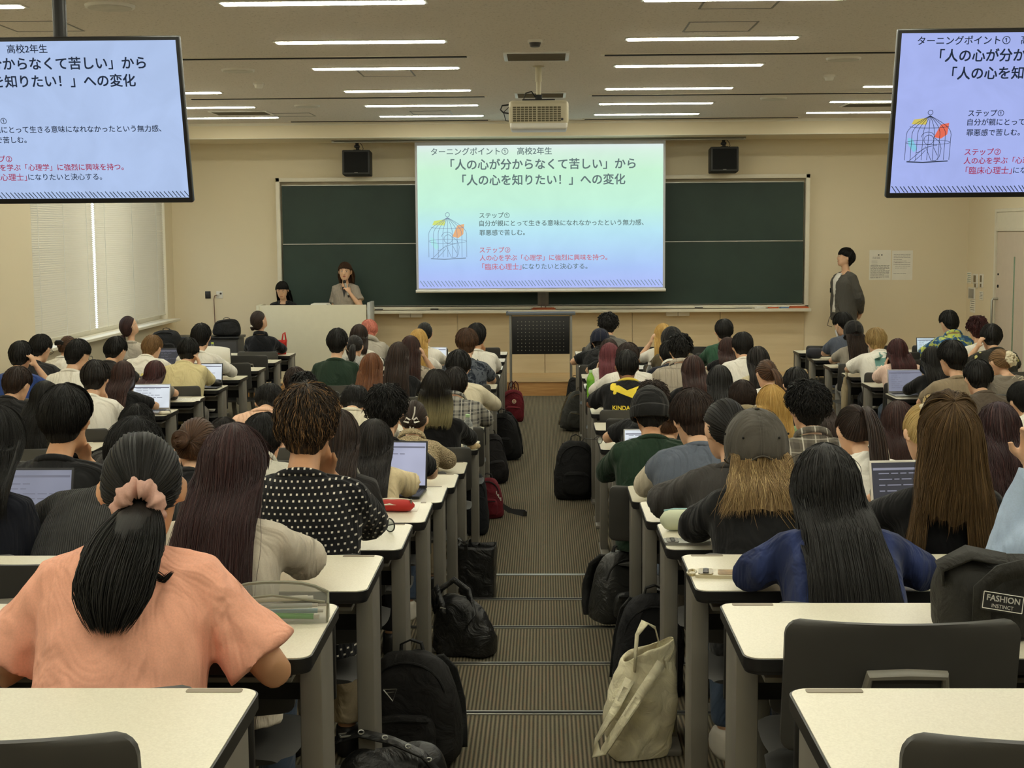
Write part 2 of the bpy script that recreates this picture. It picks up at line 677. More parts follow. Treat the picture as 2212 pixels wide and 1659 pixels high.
M_SLOT = mat('black_slot', (20, 20, 20), 0.7)
slots = [(11.7, -3.0, -0.618, 'black air slot left of the projector, nearer pair'), (11.7, 0.496, 3.0, 'black air slot right of the projector, nearer pair'),
         (15.1, -3.7, -0.615, 'black air slot left of the projector, second pair from the camera'), (15.1, 0.507, 3.7, 'black air slot right of the projector, second pair from the camera'),
         (18.2, -3.2, -0.70, 'thin air slot left of the projector, last before the chalkboard'), (18.2, 0.52, 3.2, 'thin air slot right of the projector, last before the chalkboard')]
for (y, x0, x1, lab) in slots:
    t = thing('air_slot', lab, 'air vent', (0, y, CEIL), 0, 'ceiling air slots')
    m = MB()
    m.b2((x0, -0.026, -0.013), (x1, 0.026, 0.0))
    m.build('slot', M_SLOT, t)
    m = MB()
    for yy in (-0.034, 0.026):
        m.b2((x0, yy, -0.006), (x1, yy + 0.008, 0.0))
    m.b2((x0 - 0.03, -0.03, -0.009), (x0, 0.03, 0.0))
    m.b2((x1, -0.03, -0.009), (x1 + 0.03, 0.03, 0.0))
    m.build('frame', M_CREAM, t)

for (x, y, r, lab) in ((-2.70, 9.0, 0.15, 'round white ceiling speaker nearest the camera, left of the strip lights'), (-2.65, 12.5, 0.14, 'round ceiling speaker beside the hanging screen by the window'),
                       (-2.63, 16.0, 0.14, 'round ceiling speaker farthest on the window side'), (2.50, 12.1, 0.14, 'round ceiling speaker beside the hanging screen by the door'),
                       (2.48, 15.6, 0.14, 'round ceiling speaker farthest on the door side'), (2.75, 8.8, 0.15, 'round ceiling speaker at the top edge above the screen by the door')):
    t = thing('ceiling_speaker', lab, 'speaker', (x, y, CEIL), 0, 'round ceiling speakers')
    m = MB()
    m.cyl((0, 0, -0.008), r, 0.016, 40, r2=r * 1.03)
    m.build('rim', M_WHITE, t)
    m = MB()
    m.cyl((0, 0, -0.017), r * 0.9, 0.006, 40)
    m.build('grille', mat('speaker_grille', (206, 202, 192), 0.6, bump=0.3, bscale=500), t)
for (x, y, lab) in ((-2.69, 13.6, 'small white ceiling sensor on the window side'), (2.64, 13.4, 'small white ceiling sensor on the door side'), (-0.06, 10.8, 'small dark sensor in front of the ceiling vent')):
    t = thing('ceiling_sensor', lab, 'sensor', (x, y, CEIL), 0, 'ceiling sensors')
    m = MB()
    m.cyl((0, 0, -0.01), 0.055, 0.02)
    m.build('base', M_WHITE, t)
    m = MB()
    m.cyl((0, 0, -0.035), 0.035, 0.03, r2=0.045)
    m.build('head', M_WHITE if abs(x) > 1 else M_DKGREY, t)
for (x, y, w, d, lab) in ((-0.055, 11.75, 0.47, 0.47, 'square ceiling vent just above the projector pole'), (-0.03, 15.0, 0.47, 0.47, 'square ceiling vent behind the projector'),
                          (-3.55, 16.85, 0.62, 0.4, 'dark ceiling grille on the window side'), (3.75, 16.5, 0.62, 0.4, 'dark ceiling grille on the door side')):
    t = thing('ceiling_vent', lab, 'air vent', (x, y, CEIL), 0, 'ceiling vents')
    m = MB()
    m.b2((-w / 2, -d / 2, -0.003), (w / 2, d / 2, 0.0))
    for q in range(9):
        yy = -d / 2 + d * (q + 0.5) / 9
        m.box((0, yy, -0.006), (w, 0.003, 0.02), (0.7, 0, 0))
    m.build('louvre', mat('vent_grey', (112, 106, 92), 0.7), t)
    m = MB()
    for a_, b_ in (((-w / 2 - 0.03, -d / 2 - 0.03, -0.012), (-w / 2, d / 2 + 0.03, 0)), ((w / 2, -d / 2 - 0.03, -0.012), (w / 2 + 0.03, d / 2 + 0.03, 0)),
                   ((-w / 2, -d / 2 - 0.03, -0.012), (w / 2, -d / 2, 0)), ((-w / 2, d / 2, -0.012), (w / 2, d / 2 + 0.03, 0))):
        m.b2(a_, b_, 0.002)
    m.build('frame', M_WHITE, t)
for (x, y, lab) in ((1.24, 9.15, 'square access hatch in the ceiling nearest the camera, right of the middle'), (1.24, 10.2, 'square access hatch in the ceiling behind the nearest one'),
                    (-3.45, 9.85, 'square access hatch beside the black pole of the hanging screen'), (-1.40, 12.9, 'square access hatch between the left strip lights'),
                    (-3.0, 17.2, 'square access hatch near the end strip lights by the window'), (-1.33, 17.1, 'square access hatch between the last strip lights left of the projector')):
    t = thing('access_hatch', lab, 'hatch', (x, y, CEIL), 0, 'ceiling hatches')
    m = MB()
    m.b2((-0.225, -0.225, -0.002), (0.225, 0.225, 0.0))
    m.build('panel', M_CEIL, t)
    m = MB()
    for a_, b_ in (((-0.24, -0.24, -0.004), (-0.228, 0.24, 0)), ((0.228, -0.24, -0.004), (0.24, 0.24, 0)), ((-0.228, -0.24, -0.004), (0.228, -0.228, 0)), ((-0.228, 0.228, -0.004), (0.228, 0.24, 0))):
        m.b2(a_, b_)
    m.build('frame', M_GREY, t)
# ---------------------------------------------------------------- chalkboard, screen, slide, displays
def chalk_mat():
    k = NT('chalkboard_green')
    co = k.coord('Object', scale=(1, 1, 1))
    n = k.n('ShaderNodeTexNoise', Scale=1.6, Detail=5.0, Roughness=0.6)
    k.l(co, n.inputs['Vector'])
    k.l(k.ramp(n.outputs['Fac'], [(0.3, lin((33, 52, 46))), (0.7, lin((42, 63, 55)))]), k.b.inputs['Base Color'])
    k.b.inputs['Roughness'].default_value = 0.6
    return k.m


M_CHALK = chalk_mat()
BX0, BX1, BZ0, BZ1 = -3.64, 3.585, 1.075, 2.875
YBD = YF - 0.10
cb = thing('chalkboard', 'wide dark green chalkboard of sliding panels on the front wall', 'chalkboard', (0, YBD, 0))
m = MB()
t_ = 0.055
m.b2((BX0, -0.03, BZ1 - t_), (BX1, 0.10, BZ1), 0.005)
m.b2((BX0, -0.03, BZ0), (BX0 + t_, 0.10, BZ1), 0.005)
m.b2((BX1 - t_, -0.03, BZ0), (BX1, 0.10, BZ1), 0.005)
m.b2((BX0, -0.03, BZ0), (BX1, 0.10, BZ0 + 0.04), 0.005)
m.build('frame', M_CREAM, cb)
m = MB()
m.b2((-0.09, -0.025, BZ0), (0.06, 0.03, BZ1 - t_), 0.004)
m.b2((-0.05, -0.035, BZ0), (-0.035, 0.0, BZ1 - t_), 0.004)
m.b2((0.01, -0.035, BZ0), (0.025, 0.0, BZ1 - t_), 0.004)
m.build('centre_rail', M_ALU, cb)
ZS = 1.975
for x0, x1 in ((BX0 + t_ + 0.02, -0.09), (0.06, BX1 - t_ - 0.02)):
    for (z0, z1, y) in ((ZS, BZ1 - t_ - 0.04, 0.03), (BZ0 + 0.05, ZS + 0.01, 0.005)):
        m = MB()
        m.b2((x0, y, z0), (x1, y + 0.02, z1))
        p = m.build('board_panel', M_CHALK, cb, smooth=False)
        m = MB()
        m.b2((x0, y - 0.006, z1 - 0.014), (x1, y + 0.02, z1), 0.002)
        m.b2((x0, y - 0.004, z0), (x1, y + 0.02, z0 + 0.008))
        m.build('panel_edge', M_ALU, p)
m = MB()
m.b2((BX0, -0.14, BZ0 - 0.045), (BX1 + 0.02, 0.10, BZ0 - 0.02), 0.005)
m.b2((BX0, -0.145, BZ0 - 0.045), (BX1 + 0.02, -0.132, BZ0 - 0.002), 0.004)
m.build('chalk_tray', M_CREAM, cb)
for x in (-1.83, 1.82):
    for d, lab in ((-0.08, 'left'), (0.08, 'right')):
        q = MB()
        q.b2((x + d - 0.077, -0.02, BZ0 - 0.105), (x + d + 0.077, 0.10, BZ0 - 0.046), 0.006)
        q.build('tray_box', M_WHITE, cb)
TZ = BZ0 - 0.02


def small(name, lab, cat, loc, parts, group=None, rz=0.0):
    t = thing(name, lab, cat, loc, rz, group)
    for pn, mb, mt in parts:
        mb.build(pn, mt, t)
    return t


M_ORANGE = mat('eraser_orange', (196, 98, 52), 0.6)
M_FELT = mat('felt_grey', (92, 88, 84), 0.95)
for (x, w, lab) in ((-0.01, 0.33, 'long orange eraser case on the chalk tray above the perforated table'), (3.44, 0.27, 'orange eraser case at the door end of the chalk tray')):
    small('eraser_case', lab, 'eraser case', (x, YBD - 0.085, TZ), [('body', MB().b2((-w / 2, -0.04, 0), (w / 2, 0.04, 0.035), 0.008), M_ORANGE), ('lid', MB().b2((-w / 2 + 0.02, -0.035, 0.036), (w / 2 - 0.02, 0.035, 0.045), 0.004), M_ORANGE)])
for (x, lab) in ((-2.26, 'pale eraser on the chalk tray beside the speaker at the lectern'), (-1.50, 'pale eraser on the chalk tray under the left edge of the projection screen'), (2.10, 'pale eraser on the chalk tray under the right chalkboard half')):
    small('chalk_eraser', lab, 'eraser', (x, YBD - 0.02, TZ + 0.022), [('body', MB().b2((-0.055, -0.02, 0.015), (0.055, 0.02, 0.035), 0.005), M_WHITE), ('felt', MB().b2((-0.055, -0.02, 0), (0.055, 0.02, 0.015), 0.004), M_FELT)], 'chalk erasers')
small('chalk_eraser', 'flat black eraser on the chalk tray near its door end', 'eraser', (2.70, YBD - 0.085, TZ), [('body', MB().b2((-0.11, -0.03, 0.01), (0.11, 0.03, 0.022), 0.004), M_BLACK), ('felt', MB().b2((-0.11, -0.03, 0), (0.11, 0.03, 0.01), 0.002), M_FELT)], 'chalk erasers')
for x, rgb, lab in ((3.10, (206, 104, 60), 'orange chalk box left of the blue and white box on the tray'), (3.26, (112, 140, 176), 'blue and white chalk box between the orange ones on the tray'), (2.92, (226, 222, 212), 'white chalk box next to the black eraser')):
    small('chalk_box', lab, 'chalk box', (x, YBD - 0.085, TZ), [('box', MB().b2((-0.07, -0.03, 0), (0.07, 0.03, 0.035), 0.003), mat('chalk_box_%d' % int(x * 100), rgb, 0.6)), ('chalk_sticks', MB().tube([(-0.05, 0.01, 0.04), (0.05, 0.01, 0.04)], 0.006).tube([(-0.05, -0.01, 0.04), (0.05, -0.01, 0.04)], 0.006), M_WHITE)], 'chalk boxes')

# the slide: geometry on a plane (x 0..1 of the width, z 0..height), parted by colour
def slide(parent, w, h, mats, yoff, only=None):
    """lettering and drawing of the slide, centred on the parent, on the plane y = yoff"""
    def P(px, py):                       # slide drawn in the pixels of the projected picture, 903..1432 x 317..622
        return ((px - 903.0) / 529.0 - 0.5) * w, (0.5 - (py - 317.0) / 305.0) * h
    kx = w / 529.0

    def put(mt, s, x0, x1, yc, bold):
        V, Fc = text_mesh(s, width=(x1 - x0) * kx, bold=bold)
        X, Z = P(x0, yc)
        mb = MB().add(np.stack([V[:, 0] + X, np.full(len(V), yoff), V[:, 1] + Z], 1), Fc)
        mb.build('slide_text', mt, parent, smooth=False)
    d = mats[0]
    put(d, 'ターニングポイント①　高校2年生', 933, 1193, 330, 0.02)
    put(d, '「人の心が分からなくて苦しい」から', 975, 1372, 358, 0.035)
    put(d, '「人の心を知りたい！」への変化', 1000, 1350, 391, 0.035)
    put(d, 'ステップ①', 1036, 1101, 466, 0.02)
    put(d, '自分が親にとって生きる意味になれなかったという無力感、', 1036, 1390, 483, 0.02)
    put(d, '罪悪感で苦しむ。', 1036, 1134, 503, 0.02)
    put(d, 'になりたいと決心する。', 1129, 1269, 576, 0.012)
    r = mats[1]
    put(r, 'ステップ②', 1036, 1102, 540, 0.02)
    put(r, '人の心を学ぶ「心理学」に強烈に興味を持つ。', 1036, 1312, 557, 0.02)
    put(r, '「臨床心理士」', 1041, 1126, 576, 0.014)
    g = MB()

    def stroke(mb, pts, wd, yo=0.0):
        q = [Vector((P(a, b)[0], yoff + yo, P(a, b)[1])) for a, b in pts]
        rr = []
        for i, p in enumerate(q):
            t = (q[min(i + 1, len(q) - 1)] - q[max(i - 1, 0)]).normalized()
            n = Vector((t.z, 0, -t.x)) * (wd * kx / 2)
            rr.append([p + n, p - n])
        mb.loft(rr, caps=False, closed=False)
    rr = random.Random(3)
    x = 906.0
    while x < 1430:
        stroke(g, [(x, 606 + rr.uniform(-1, 1)), (x + 9, 618)], 1.5)
        x += rr.choice((6.4, 7.2, 7.9, 8.4))
    # birdcage with a crouching figure
    cx, top, bot = 967.0, 470.0, 560.0
    for q in range(-4, 5):
        a = q / 4.0
        stroke(g, [(cx + a * 41 * math.sin(min(1, t / 0.42) * PI / 2), top + (bot - 5 - top) * t - 0.0) for t in [k / 14 for k in range(15)]], 0.9)
    ring = lambda ccx, ccy, rx, ry, n=24, a0=0, a1=2 * PI: [(ccx + rx * math.cos(a0 + (a1 - a0) * k / n), ccy + ry * math.sin(a0 + (a1 - a0) * k / n)) for k in range(n + 1)]
    stroke(g, ring(cx, 464, 4.5, 4.5), 1.0)
    stroke(g, ring(cx, 490, 36, 3.5, a0=0, a1=PI), 0.8)
    stroke(g, ring(cx, 521, 41, 4.5), 0.7)
    stroke(g, [(930, 558), (960, 559.5), (1006, 557)], 2.0)
    stroke(g, ring(968, 516, 9, 9), 0.9)
    stroke(g, ring(966, 511, 12, 10, a0=PI, a1=2 * PI), 0.9)
    stroke(g, [(978, 512), (988, 520), (992, 533), (990, 548), (984, 556), (976, 556)], 0.9)
    stroke(g, [(984, 526), (966, 530), (950, 540), (946, 541)], 0.9)
    stroke(g, [(934, 557), (948, 544), (963, 529), (975, 556)], 0.9)
    stroke(g, [(944, 557), (956, 545), (963, 536)], 0.9)
    stroke(g, [(978, 531), (986, 546)], 0.9)
    g.build('slide_drawing', mats[2], parent, smooth=False)
    for nm, poly, mt in (('yellow_patch', [(938, 477), (962, 474), (961, 487), (934, 486)], mats[3]), ('orange_patch', [(988, 487), (1003, 484), (1001, 506), (990, 514), (977, 511)], mats[4]),
                         ('teal_patch', [(929, 512), (938, 514), (948, 533), (942, 540), (931, 526)], mats[5])):
        f = MB()
        f.add([(P(a, b)[0], yoff + 0.001, P(a, b)[1]) for a, b in poly], [tuple(range(len(poly)))])
        f.build(nm, mt, parent, smooth=False)


# projection screen
SX0, SX1, SY = -1.702, 1.605, 18.95
ps = thing('projection_screen', 'pulled down white projection screen with the lit lecture slide', 'projection screen', ((SX0 + SX1) / 2, SY, 0))
sw = SX1 - SX0
m = MB()
m.b2((-sw / 2, 0, 1.355), (sw / 2, 0.004, 3.343))
m.build('fabric', mat('screen_fabric', (196, 198, 206), 0.9, var=0.01), ps, smooth=False)
m = MB()
m.tube([(-sw / 2 - 0.01, 0, 1.345), (sw / 2 + 0.01, 0, 1.345)], 0.02, 12)
m.build('bottom_bar', M_WHITE, ps)
m = MB()
m.b2((-2.75, -0.04, 3.31), (2.7, 0.06, 3.343), 0.004)
m.m = 1
m.b2((-2.72, -0.042, 3.322), (2.67, -0.038, 3.330))
m.build('screen_slot', [M_ALU, M_SLOT], ps)
IZ0, IZ1 = 1.383, 3.265
iw = sw - 0.06


def picture_mat():
    k = NT('projected_picture')
    tc = k.coord('Object')
    sp = k.n('ShaderNodeSeparateXYZ')
    k.l(tc, sp.inputs[0])
    mr = k.n('ShaderNodeMapRange')
    mr.inputs[1].default_value = -(IZ1 - IZ0) / 2
    mr.inputs[2].default_value = (IZ1 - IZ0) / 2
    k.l(sp.outputs['Z'], mr.inputs[0])
    n = k.n('ShaderNodeTexNoise', Scale=2.2, Detail=4.0, Distortion=0.6)
    k.l(tc, n.inputs['Vector'])
    paper = k.ramp(n.outputs['Fac'], [(0.3, (0.94, 0.94, 0.95, 1)), (0.7, (1, 1, 1, 1))])
    c = k.ramp(mr.outputs[0], [(0.0, lin((176, 190, 250))), (0.14, lin((172, 200, 250))), (0.40, lin((186, 232, 246))), (0.58, lin((196, 244, 222))), (0.82, lin((202, 246, 214))), (0.95, lin((216, 244, 226))), (1.0, lin((226, 240, 238)))])
    mm = k.n('ShaderNodeMix', data_type='RGBA')
    mm.blend_type = 'MULTIPLY'
    mm.inputs[0].default_value = 1.0
    k.l(c, mm.inputs[6])
    k.l(paper, mm.inputs[7])
    k.b.inputs['Base Color'].default_value = (0.02, 0.02, 0.02, 1)
    k.l(mm.outputs[2], k.b.inputs['Emission Color'])
    k.b.inputs['Emission Strength'].default_value = 1.0  # picture glows by itself, standing in for the projector's light on the fabric
    k.b.inputs['Roughness'].default_value = 0.9
    k.b.inputs['Specular IOR Level'].default_value = 0.0
    return k.m


m = MB()
m.b2((-iw / 2, -0.001, -(IZ1 - IZ0) / 2), (iw / 2, 0.0, (IZ1 - IZ0) / 2))
pic = m.build('slide', picture_mat(), ps, smooth=False)
pic.location = (0.0, -0.001, (IZ0 + IZ1) / 2)
slide(pic, iw, IZ1 - IZ0, [emit('projected_grey_ink', (104, 124, 124), 0.85), emit('projected_red_ink', (196, 116, 130), 0.95), emit('projected_line_ink', (120, 142, 168), 0.9),
                           emit('projected_yellow', (206, 222, 112)), emit('projected_orange', (228, 172, 124)), emit('projected_teal', (166, 226, 232))], -0.0035)  # slide marks emit too, in place of projected light

# two displays hung from the ceiling
TW, TH = 1.455, 0.832


def display(x, y, ztop, lab, tint, polex):
    d = thing('hanging_display', lab, 'display', (x, y, ztop), 0)
    # housing mesh, built about the top edge and tilted down towards the seats
    m = MB()
    m.b2((-TW / 2, 0.0, -TH), (TW / 2, 0.045, 0.0), 0.008)
    m.b2((-TW / 2 + 0.2, 0.04, -TH + 0.15), (TW / 2 - 0.2, 0.085, -0.1), 0.02)
    hs = m.build('housing', M_BLACK, d)
    hs.rotation_euler = (math.radians(13), 0, 0)
    g = MB()
    g.b2((-TW / 2 + 0.018, -0.003, -TH / 2 + 0.028), (TW / 2 - 0.018, 0.0, TH / 2 - 0.018))
    k = NT('display_picture')
    tc = k.coord('Object')
    n = k.n('ShaderNodeTexNoise', Scale=4.0, Detail=5.0, Distortion=1.2)
    k.l(tc, n.inputs['Vector'])
    c = lin(tint)
    k.l(k.ramp(n.outputs['Fac'], [(0.3, tuple(v * 0.90 for v in c[:3]) + (1,)), (0.65, c)]), k.b.inputs['Emission Color'])
    k.b.inputs['Emission Strength'].default_value = 1.0
    k.b.inputs['Base Color'].default_value = (0.01, 0.01, 0.01, 1)
    k.b.inputs['Roughness'].default_value = 0.4
    pc = g.build('screen', k.m, d, smooth=False)
    a_ = math.radians(13)
    pc.location = (0, math.sin(a_) * TH / 2, -math.cos(a_) * TH / 2)
    pc.rotation_euler = (a_, 0, 0)
    slide(pc, TW - 0.03, TH - 0.04, [emit('display_ink', (28, 40, 60), 1.0), emit('display_red_ink', (158, 44, 78), 1.0), emit('display_ink', (28, 40, 60), 1.0),
                                     emit('display_yellow', (206, 190, 92)), emit('display_orange', (226, 104, 82)), emit('display_teal', (128, 198, 224))], -0.005)
    m = MB()
    m.tube([(polex, 0.24, CEIL - ztop), (polex, 0.24, -0.5)], 0.035, 16)
    m.b2((polex - 0.11, 0.13, CEIL - ztop - 0.02), (polex + 0.11, 0.35, CEIL - ztop), 0.004)
    m.build('pole', M_BLACK, d)
    m = MB()
    m.b2((polex - 0.2, 0.19, -0.50), (polex + 0.2, 0.29, -0.30), 0.01)
    for q in (-0.15, 0.15):
        m.box((polex + q, 0.155, -0.40), (0.04, 0.12, 0.34), (math.radians(13), 0, 0), 0.004)
    m.build('bracket', M_BLACK, d)
    return d


_tl = at(386, 78, 7.10)
_tr = at(1941, 64, 7.10)
display(_tl.x - TW / 2, 7.10, _tl.z, 'hanging display by the window, showing the right part of the slide', (176, 198, 238), 0.06)
display(_tr.x + TW / 2, 7.10, _tr.z, 'hanging display by the door, showing the birdcage drawing of the slide', (166, 180, 240), 0.0)

# projector
t = thing('projector', 'cream ceiling projector hanging on a short pole above the aisle', 'projector', (at(1163.5, 250, 12.25).x, 12.25, 3.115))
M_PROJ = mat('projector_cream', (206, 198, 172), 0.45, var=0.02)
m = MB()
m.box((0, 0.22, 0.015), (0.51, 0.44, 0.205), None, 0.035, 3)
m.build('body', M_PROJ, t)
m = MB()
m.box((0, 0.215, -0.095), (0.49, 0.42, 0.06), None, 0.02, 3)
m.build('underside', M_WHITE, t)
m = MB()
for i in range(12):
    x = -0.205 + i * 0.034 + (0.006 if i > 5 else 0)
    for j in range(7):
        m.b2((x - 0.014, -0.003, -0.062 + j * 0.0185), (x + 0.014, 0.002, -0.062 + j * 0.0185 + 0.013))
m.build('grille', mat('vent_dark_olive', (98, 92, 70), 0.7), t, smooth=False)
m = MB().b2((0.19, -0.003, -0.055), (0.21, 0.002, -0.035))
m.build('sensor_window', M_DKGREY, t)
m = MB()
m.cyl((0.14, 0.45, 0.02), 0.055, 0.06, axis='y')
m.build('lens', M_BLACK, t)
m = MB()
m.b2((-0.14, 0.1, 0.118), (0.14, 0.34, 0.135), 0.004)
m.b2((-0.03, 0.18, 0.13), (0.03, 0.26, 0.18), 0.004)
m.build('mounting_plate', M_BLACK, t)
m = MB()
m.tube([(0, 0.22, 0.17), (0, 0.22, 0.30)], 0.021, 16)
m.tube([(0, 0.22, 0.29), (0, 0.22, CEIL - 3.115)], 0.028, 16)
m.cyl((0, 0.22, CEIL - 3.115 - 0.006), 0.05, 0.012)
m.build('pole', M_PROJ, t)
m = MB()
m.tube([(-0.25, 0.06, 0.085), (-0.31, 0.03, 0.075), (-0.325, 0.02, 0.04), (-0.30, 0.02, 0.015), (-0.25, 0.05, 0.01)], 0.007, 8)
m.tube([(-0.25, 0.08, 0.07), (-0.30, 0.05, 0.02), (-0.28, 0.06, -0.05), (-0.25, 0.1, -0.05)], 0.004, 8)
m.tube([(-0.02, 0.2, 0.15), (-0.06, 0.12, 0.20), (-0.11, 0.1, 0.185), (-0.13, 0.12, 0.13), (-0.06, 0.12, 0.12)], 0.006, 8)
m.build('cable', M_BLACK, t)

# two wall speakers
for u, v, lab in ((769, 352, 'black box loudspeaker hung above the chalkboard, on the lectern side'), (1565.5, 345, 'black box loudspeaker hung above the chalkboard, on the door side')):
    p = at(u, v, 19.0)
    t = thing('loudspeaker', lab, 'loudspeaker', (p.x, 19.0, p.z), 0, 'loudspeakers above the chalkboard')
    m = MB()
    m.box((0, 0.14, 0), (0.37, 0.28, 0.325), (math.radians(-4), 0, 0), 0.012, 2)
    m.build('cabinet', mat('speaker_black', (44, 45, 44), 0.6), t)
    m = MB()
    m.box((0, -0.002, 0.01), (0.315, 0.012, 0.27), (math.radians(-4), 0, 0), 0.003)
    m.build('grille_cloth', mat('speaker_cloth', (16, 17, 18), 0.95, bump=0.2, bscale=400), t)
    m = MB().box((0, -0.010, -0.125), (0.045, 0.003, 0.008), (math.radians(-4), 0, 0))
    m.build('name_plate', M_ALU, t)
    m = MB()
    zt = 3.345 - p.z
    m.b2((-0.1, 0.06, zt - 0.012), (0.1, 0.22, zt), 0.003)
    m.tube([(0, 0.14, zt), (0, 0.14, zt - 0.05), (0.01, 0.14, 0.16)], 0.022, 10)
    m.b2((-0.035, 0.1, zt - 0.09), (0.035, 0.18, zt - 0.055), 0.01)
    m.b2((-0.045, 0.08, 0.155), (0.055, 0.2, 0.18), 0.006)
    m.build('bracket', M_BLACK, t)
    m = MB()
    m.tube([(0.03, 0.14, zt - 0.01), (0.07, 0.12, zt - 0.06), (0.085, 0.12, 0.19), (0.06, 0.15, 0.165), (0.05, 0.18, 0.16)], 0.004, 6)
    m.build('cable', M_BLACK, t)

# lectern desk on the stage
LX0, LX1, LY = -3.765, -2.27, 18.50
M_LEC = mat('lectern_laminate', (218, 212, 188), 0.5, var=0.015)
lec = thing('lectern', 'wide cream lectern desk in front of the left chalkboard half', 'lectern', ((LX0 + LX1) / 2, LY, 0.19))
w = (LX1 - LX0) / 2
zt = at(680, 659, LY).z - 0.19
m = MB()
m.b2((-w + 0.02, 0, 0), (w - 0.055, 0.025, zt), 0.003)
m.build('front_panel', M_LEC, lec)
for s_ in (-1, 1):
    m = MB()
    x = s_ * (w - 0.02)
    m.b2((x - 0.02, -0.02, 0.0), (x + 0.02, 0.42, zt + 0.03 * (s_ > 0)), 0.004)
    m.build('side_panel', M_LEC if s_ < 0 else mat('grey_laminate', (186, 188, 182), 0.4), lec)
m = MB()
m.b2((-w + 0.04, 0.025, zt - 0.13), (w - 0.04, 0.40, zt - 0.10), 0.003)
m.build('desk_top', M_LEC, lec)
p = at(693, 657, LY + 0.25)
t = thing('paper_stack', 'loose stack of white papers on the lectern between the two women', 'papers', (p.x, LY + 0.22, 0.19 + zt - 0.10), 0)
m = MB()
for i in range(7):
    m.box((0.004 * (i % 3), 0, 0.008 + i * 0.016), (0.21, 0.29, 0.014), (0, 0, 0.05 * math.sin(i * 2.1)))
m.build('sheets', mat('paper', (236, 233, 222), 0.7, var=0.02), t, smooth=False)
M_PAPER = MATS['paper']

# perforated table below the screen
p0, p1 = at(1093, 676, 18.12), at(1243, 676, 18.12)
t = thing('presentation_table', 'narrow grey table with a black perforated front panel below the screen', 'table', ((p0.x + p1.x) / 2, 18.12, 0))
w, zt = (p1.x - p0.x) / 2, p0.z
m = MB()
m.b2((-w, -0.02, zt - 0.03), (w, 0.26, zt), 0.006)
m.b2((-w, -0.02, zt), (-w + 0.02, 0.26, zt + 0.012), 0.004)
m.build('table_top', mat('tray_grey', (96, 98, 98), 0.5), t)
for s_ in (-1, 1):
    for y_ in (0.0, 0.22):
        m = MB().b2((s_ * (w - 0.055) - 0.014, y_, 0.0), (s_ * (w - 0.055) + 0.014, y_ + 0.025, zt - 0.03), 0.003)
        m.build('leg', M_GREY, t)
z1, z0 = zt - 0.045, zt - 0.53
m = MB().b2((-w + 0.075, 0.002, z0), (w - 0.075, 0.014, z1), 0.002)
pn = m.build('front_panel', M_BLACK, t)
m = MB()
for i in range(13):
    for j in range(9):
        m.cyl((-w + 0.15 + i * (2 * w - 0.30) / 12, 0.0015, z0 + 0.05 + j * (z1 - z0 - 0.12) / 8), 0.0052, 0.003, 8, 'y')
m.build('perforation_dots', mat('pale_dot', (150, 146, 132), 0.6), pn, smooth=False)

# notices, switches, outlet
def paper_lines(mb, x0, x1, z0, z1, n, y, rr, h=0.0045):
    for i in range(n):
        z = z1 - (z1 - z0) * (i + 0.5) / n
        e = x1 - (x1 - x0) * rr.choice((0, 0, 0.02, 0.25, 0.5))
        x = x0
        while x < e - 0.01:
            L = rr.uniform(0.012, 0.05)
            mb.b2((x, y - 0.0008, z - h / 2), (min(e, x + L), y, z + h / 2))
            x += L + 0.006


M_INK = mat('print_ink', (84, 84, 86), 0.8)
rr = random.Random(5)
for (u0, u1, v0, v1, lab, sheet) in ((1877, 1925, 540, 605, 'printed notice with a table on the front wall, beside the standing man', 0), (1926, 1972, 541, 605, 'printed notice with few lines on the front wall, next to the one with a table', 1)):
    a_, b_ = at(u0, v1, YF), at(u1, v0, YF)
    t = thing('wall_notice', lab, 'notice', ((a_.x + b_.x) / 2, YF - 0.002, (a_.z + b_.z) / 2), 0, 'printed notices')
    w, h = (b_.x - a_.x) / 2, (b_.z - a_.z) / 2
    m = MB().b2((-w, -0.0015, -h), (w, 0.002, h))
    m.build('sheet', M_PAPER, t, smooth=False)
    m = MB()
    if sheet == 0:
        m.b2((-0.03, -0.0025, h - 0.075), (-0.012, -0.0015, h - 0.058))
        m.b2((0.012, -0.0025, h - 0.075), (0.03, -0.0025, h - 0.058))
        paper_lines(m, -w * 0.7, w * 0.7, h - 0.115, h - 0.09, 2, -0.0015, rr)
        for i in range(4):
            m.b2((-w * 0.8, -0.0023, h - 0.15 - i * 0.025), (-w * 0.25, -0.0015, h - 0.147 - i * 0.025))
        paper_lines(m, -w * 0.88, w * 0.88, -h + 0.02, 0.0, 13, -0.0015, rr)
    else:
        paper_lines(m, -w * 0.85, w * 0.8, h - 0.2, h - 0.04, 7, -0.0015, rr, 0.0035)
        paper_lines(m, -w * 0.7, w * 0.8, -h * 0.25, h * 0.25, 4, -0.0015, rr, 0.0035)
        paper_lines(m, -w * 0.85, w * 0.5, -h + 0.08, -h + 0.1, 1, -0.0015, rr, 0.003)
    m.build('print', M_INK, t, smooth=False)


def on_right(u, v):
    """point of the right wall on the line of sight of (u, v)"""
    d = RC @ Vector(((u - 1106.0) / F, (829.5 - v) / F, -1.0))
    k_ = XR / d.x
    return Vector((XR, d.y * k_, CAMZ + d.z * k_))


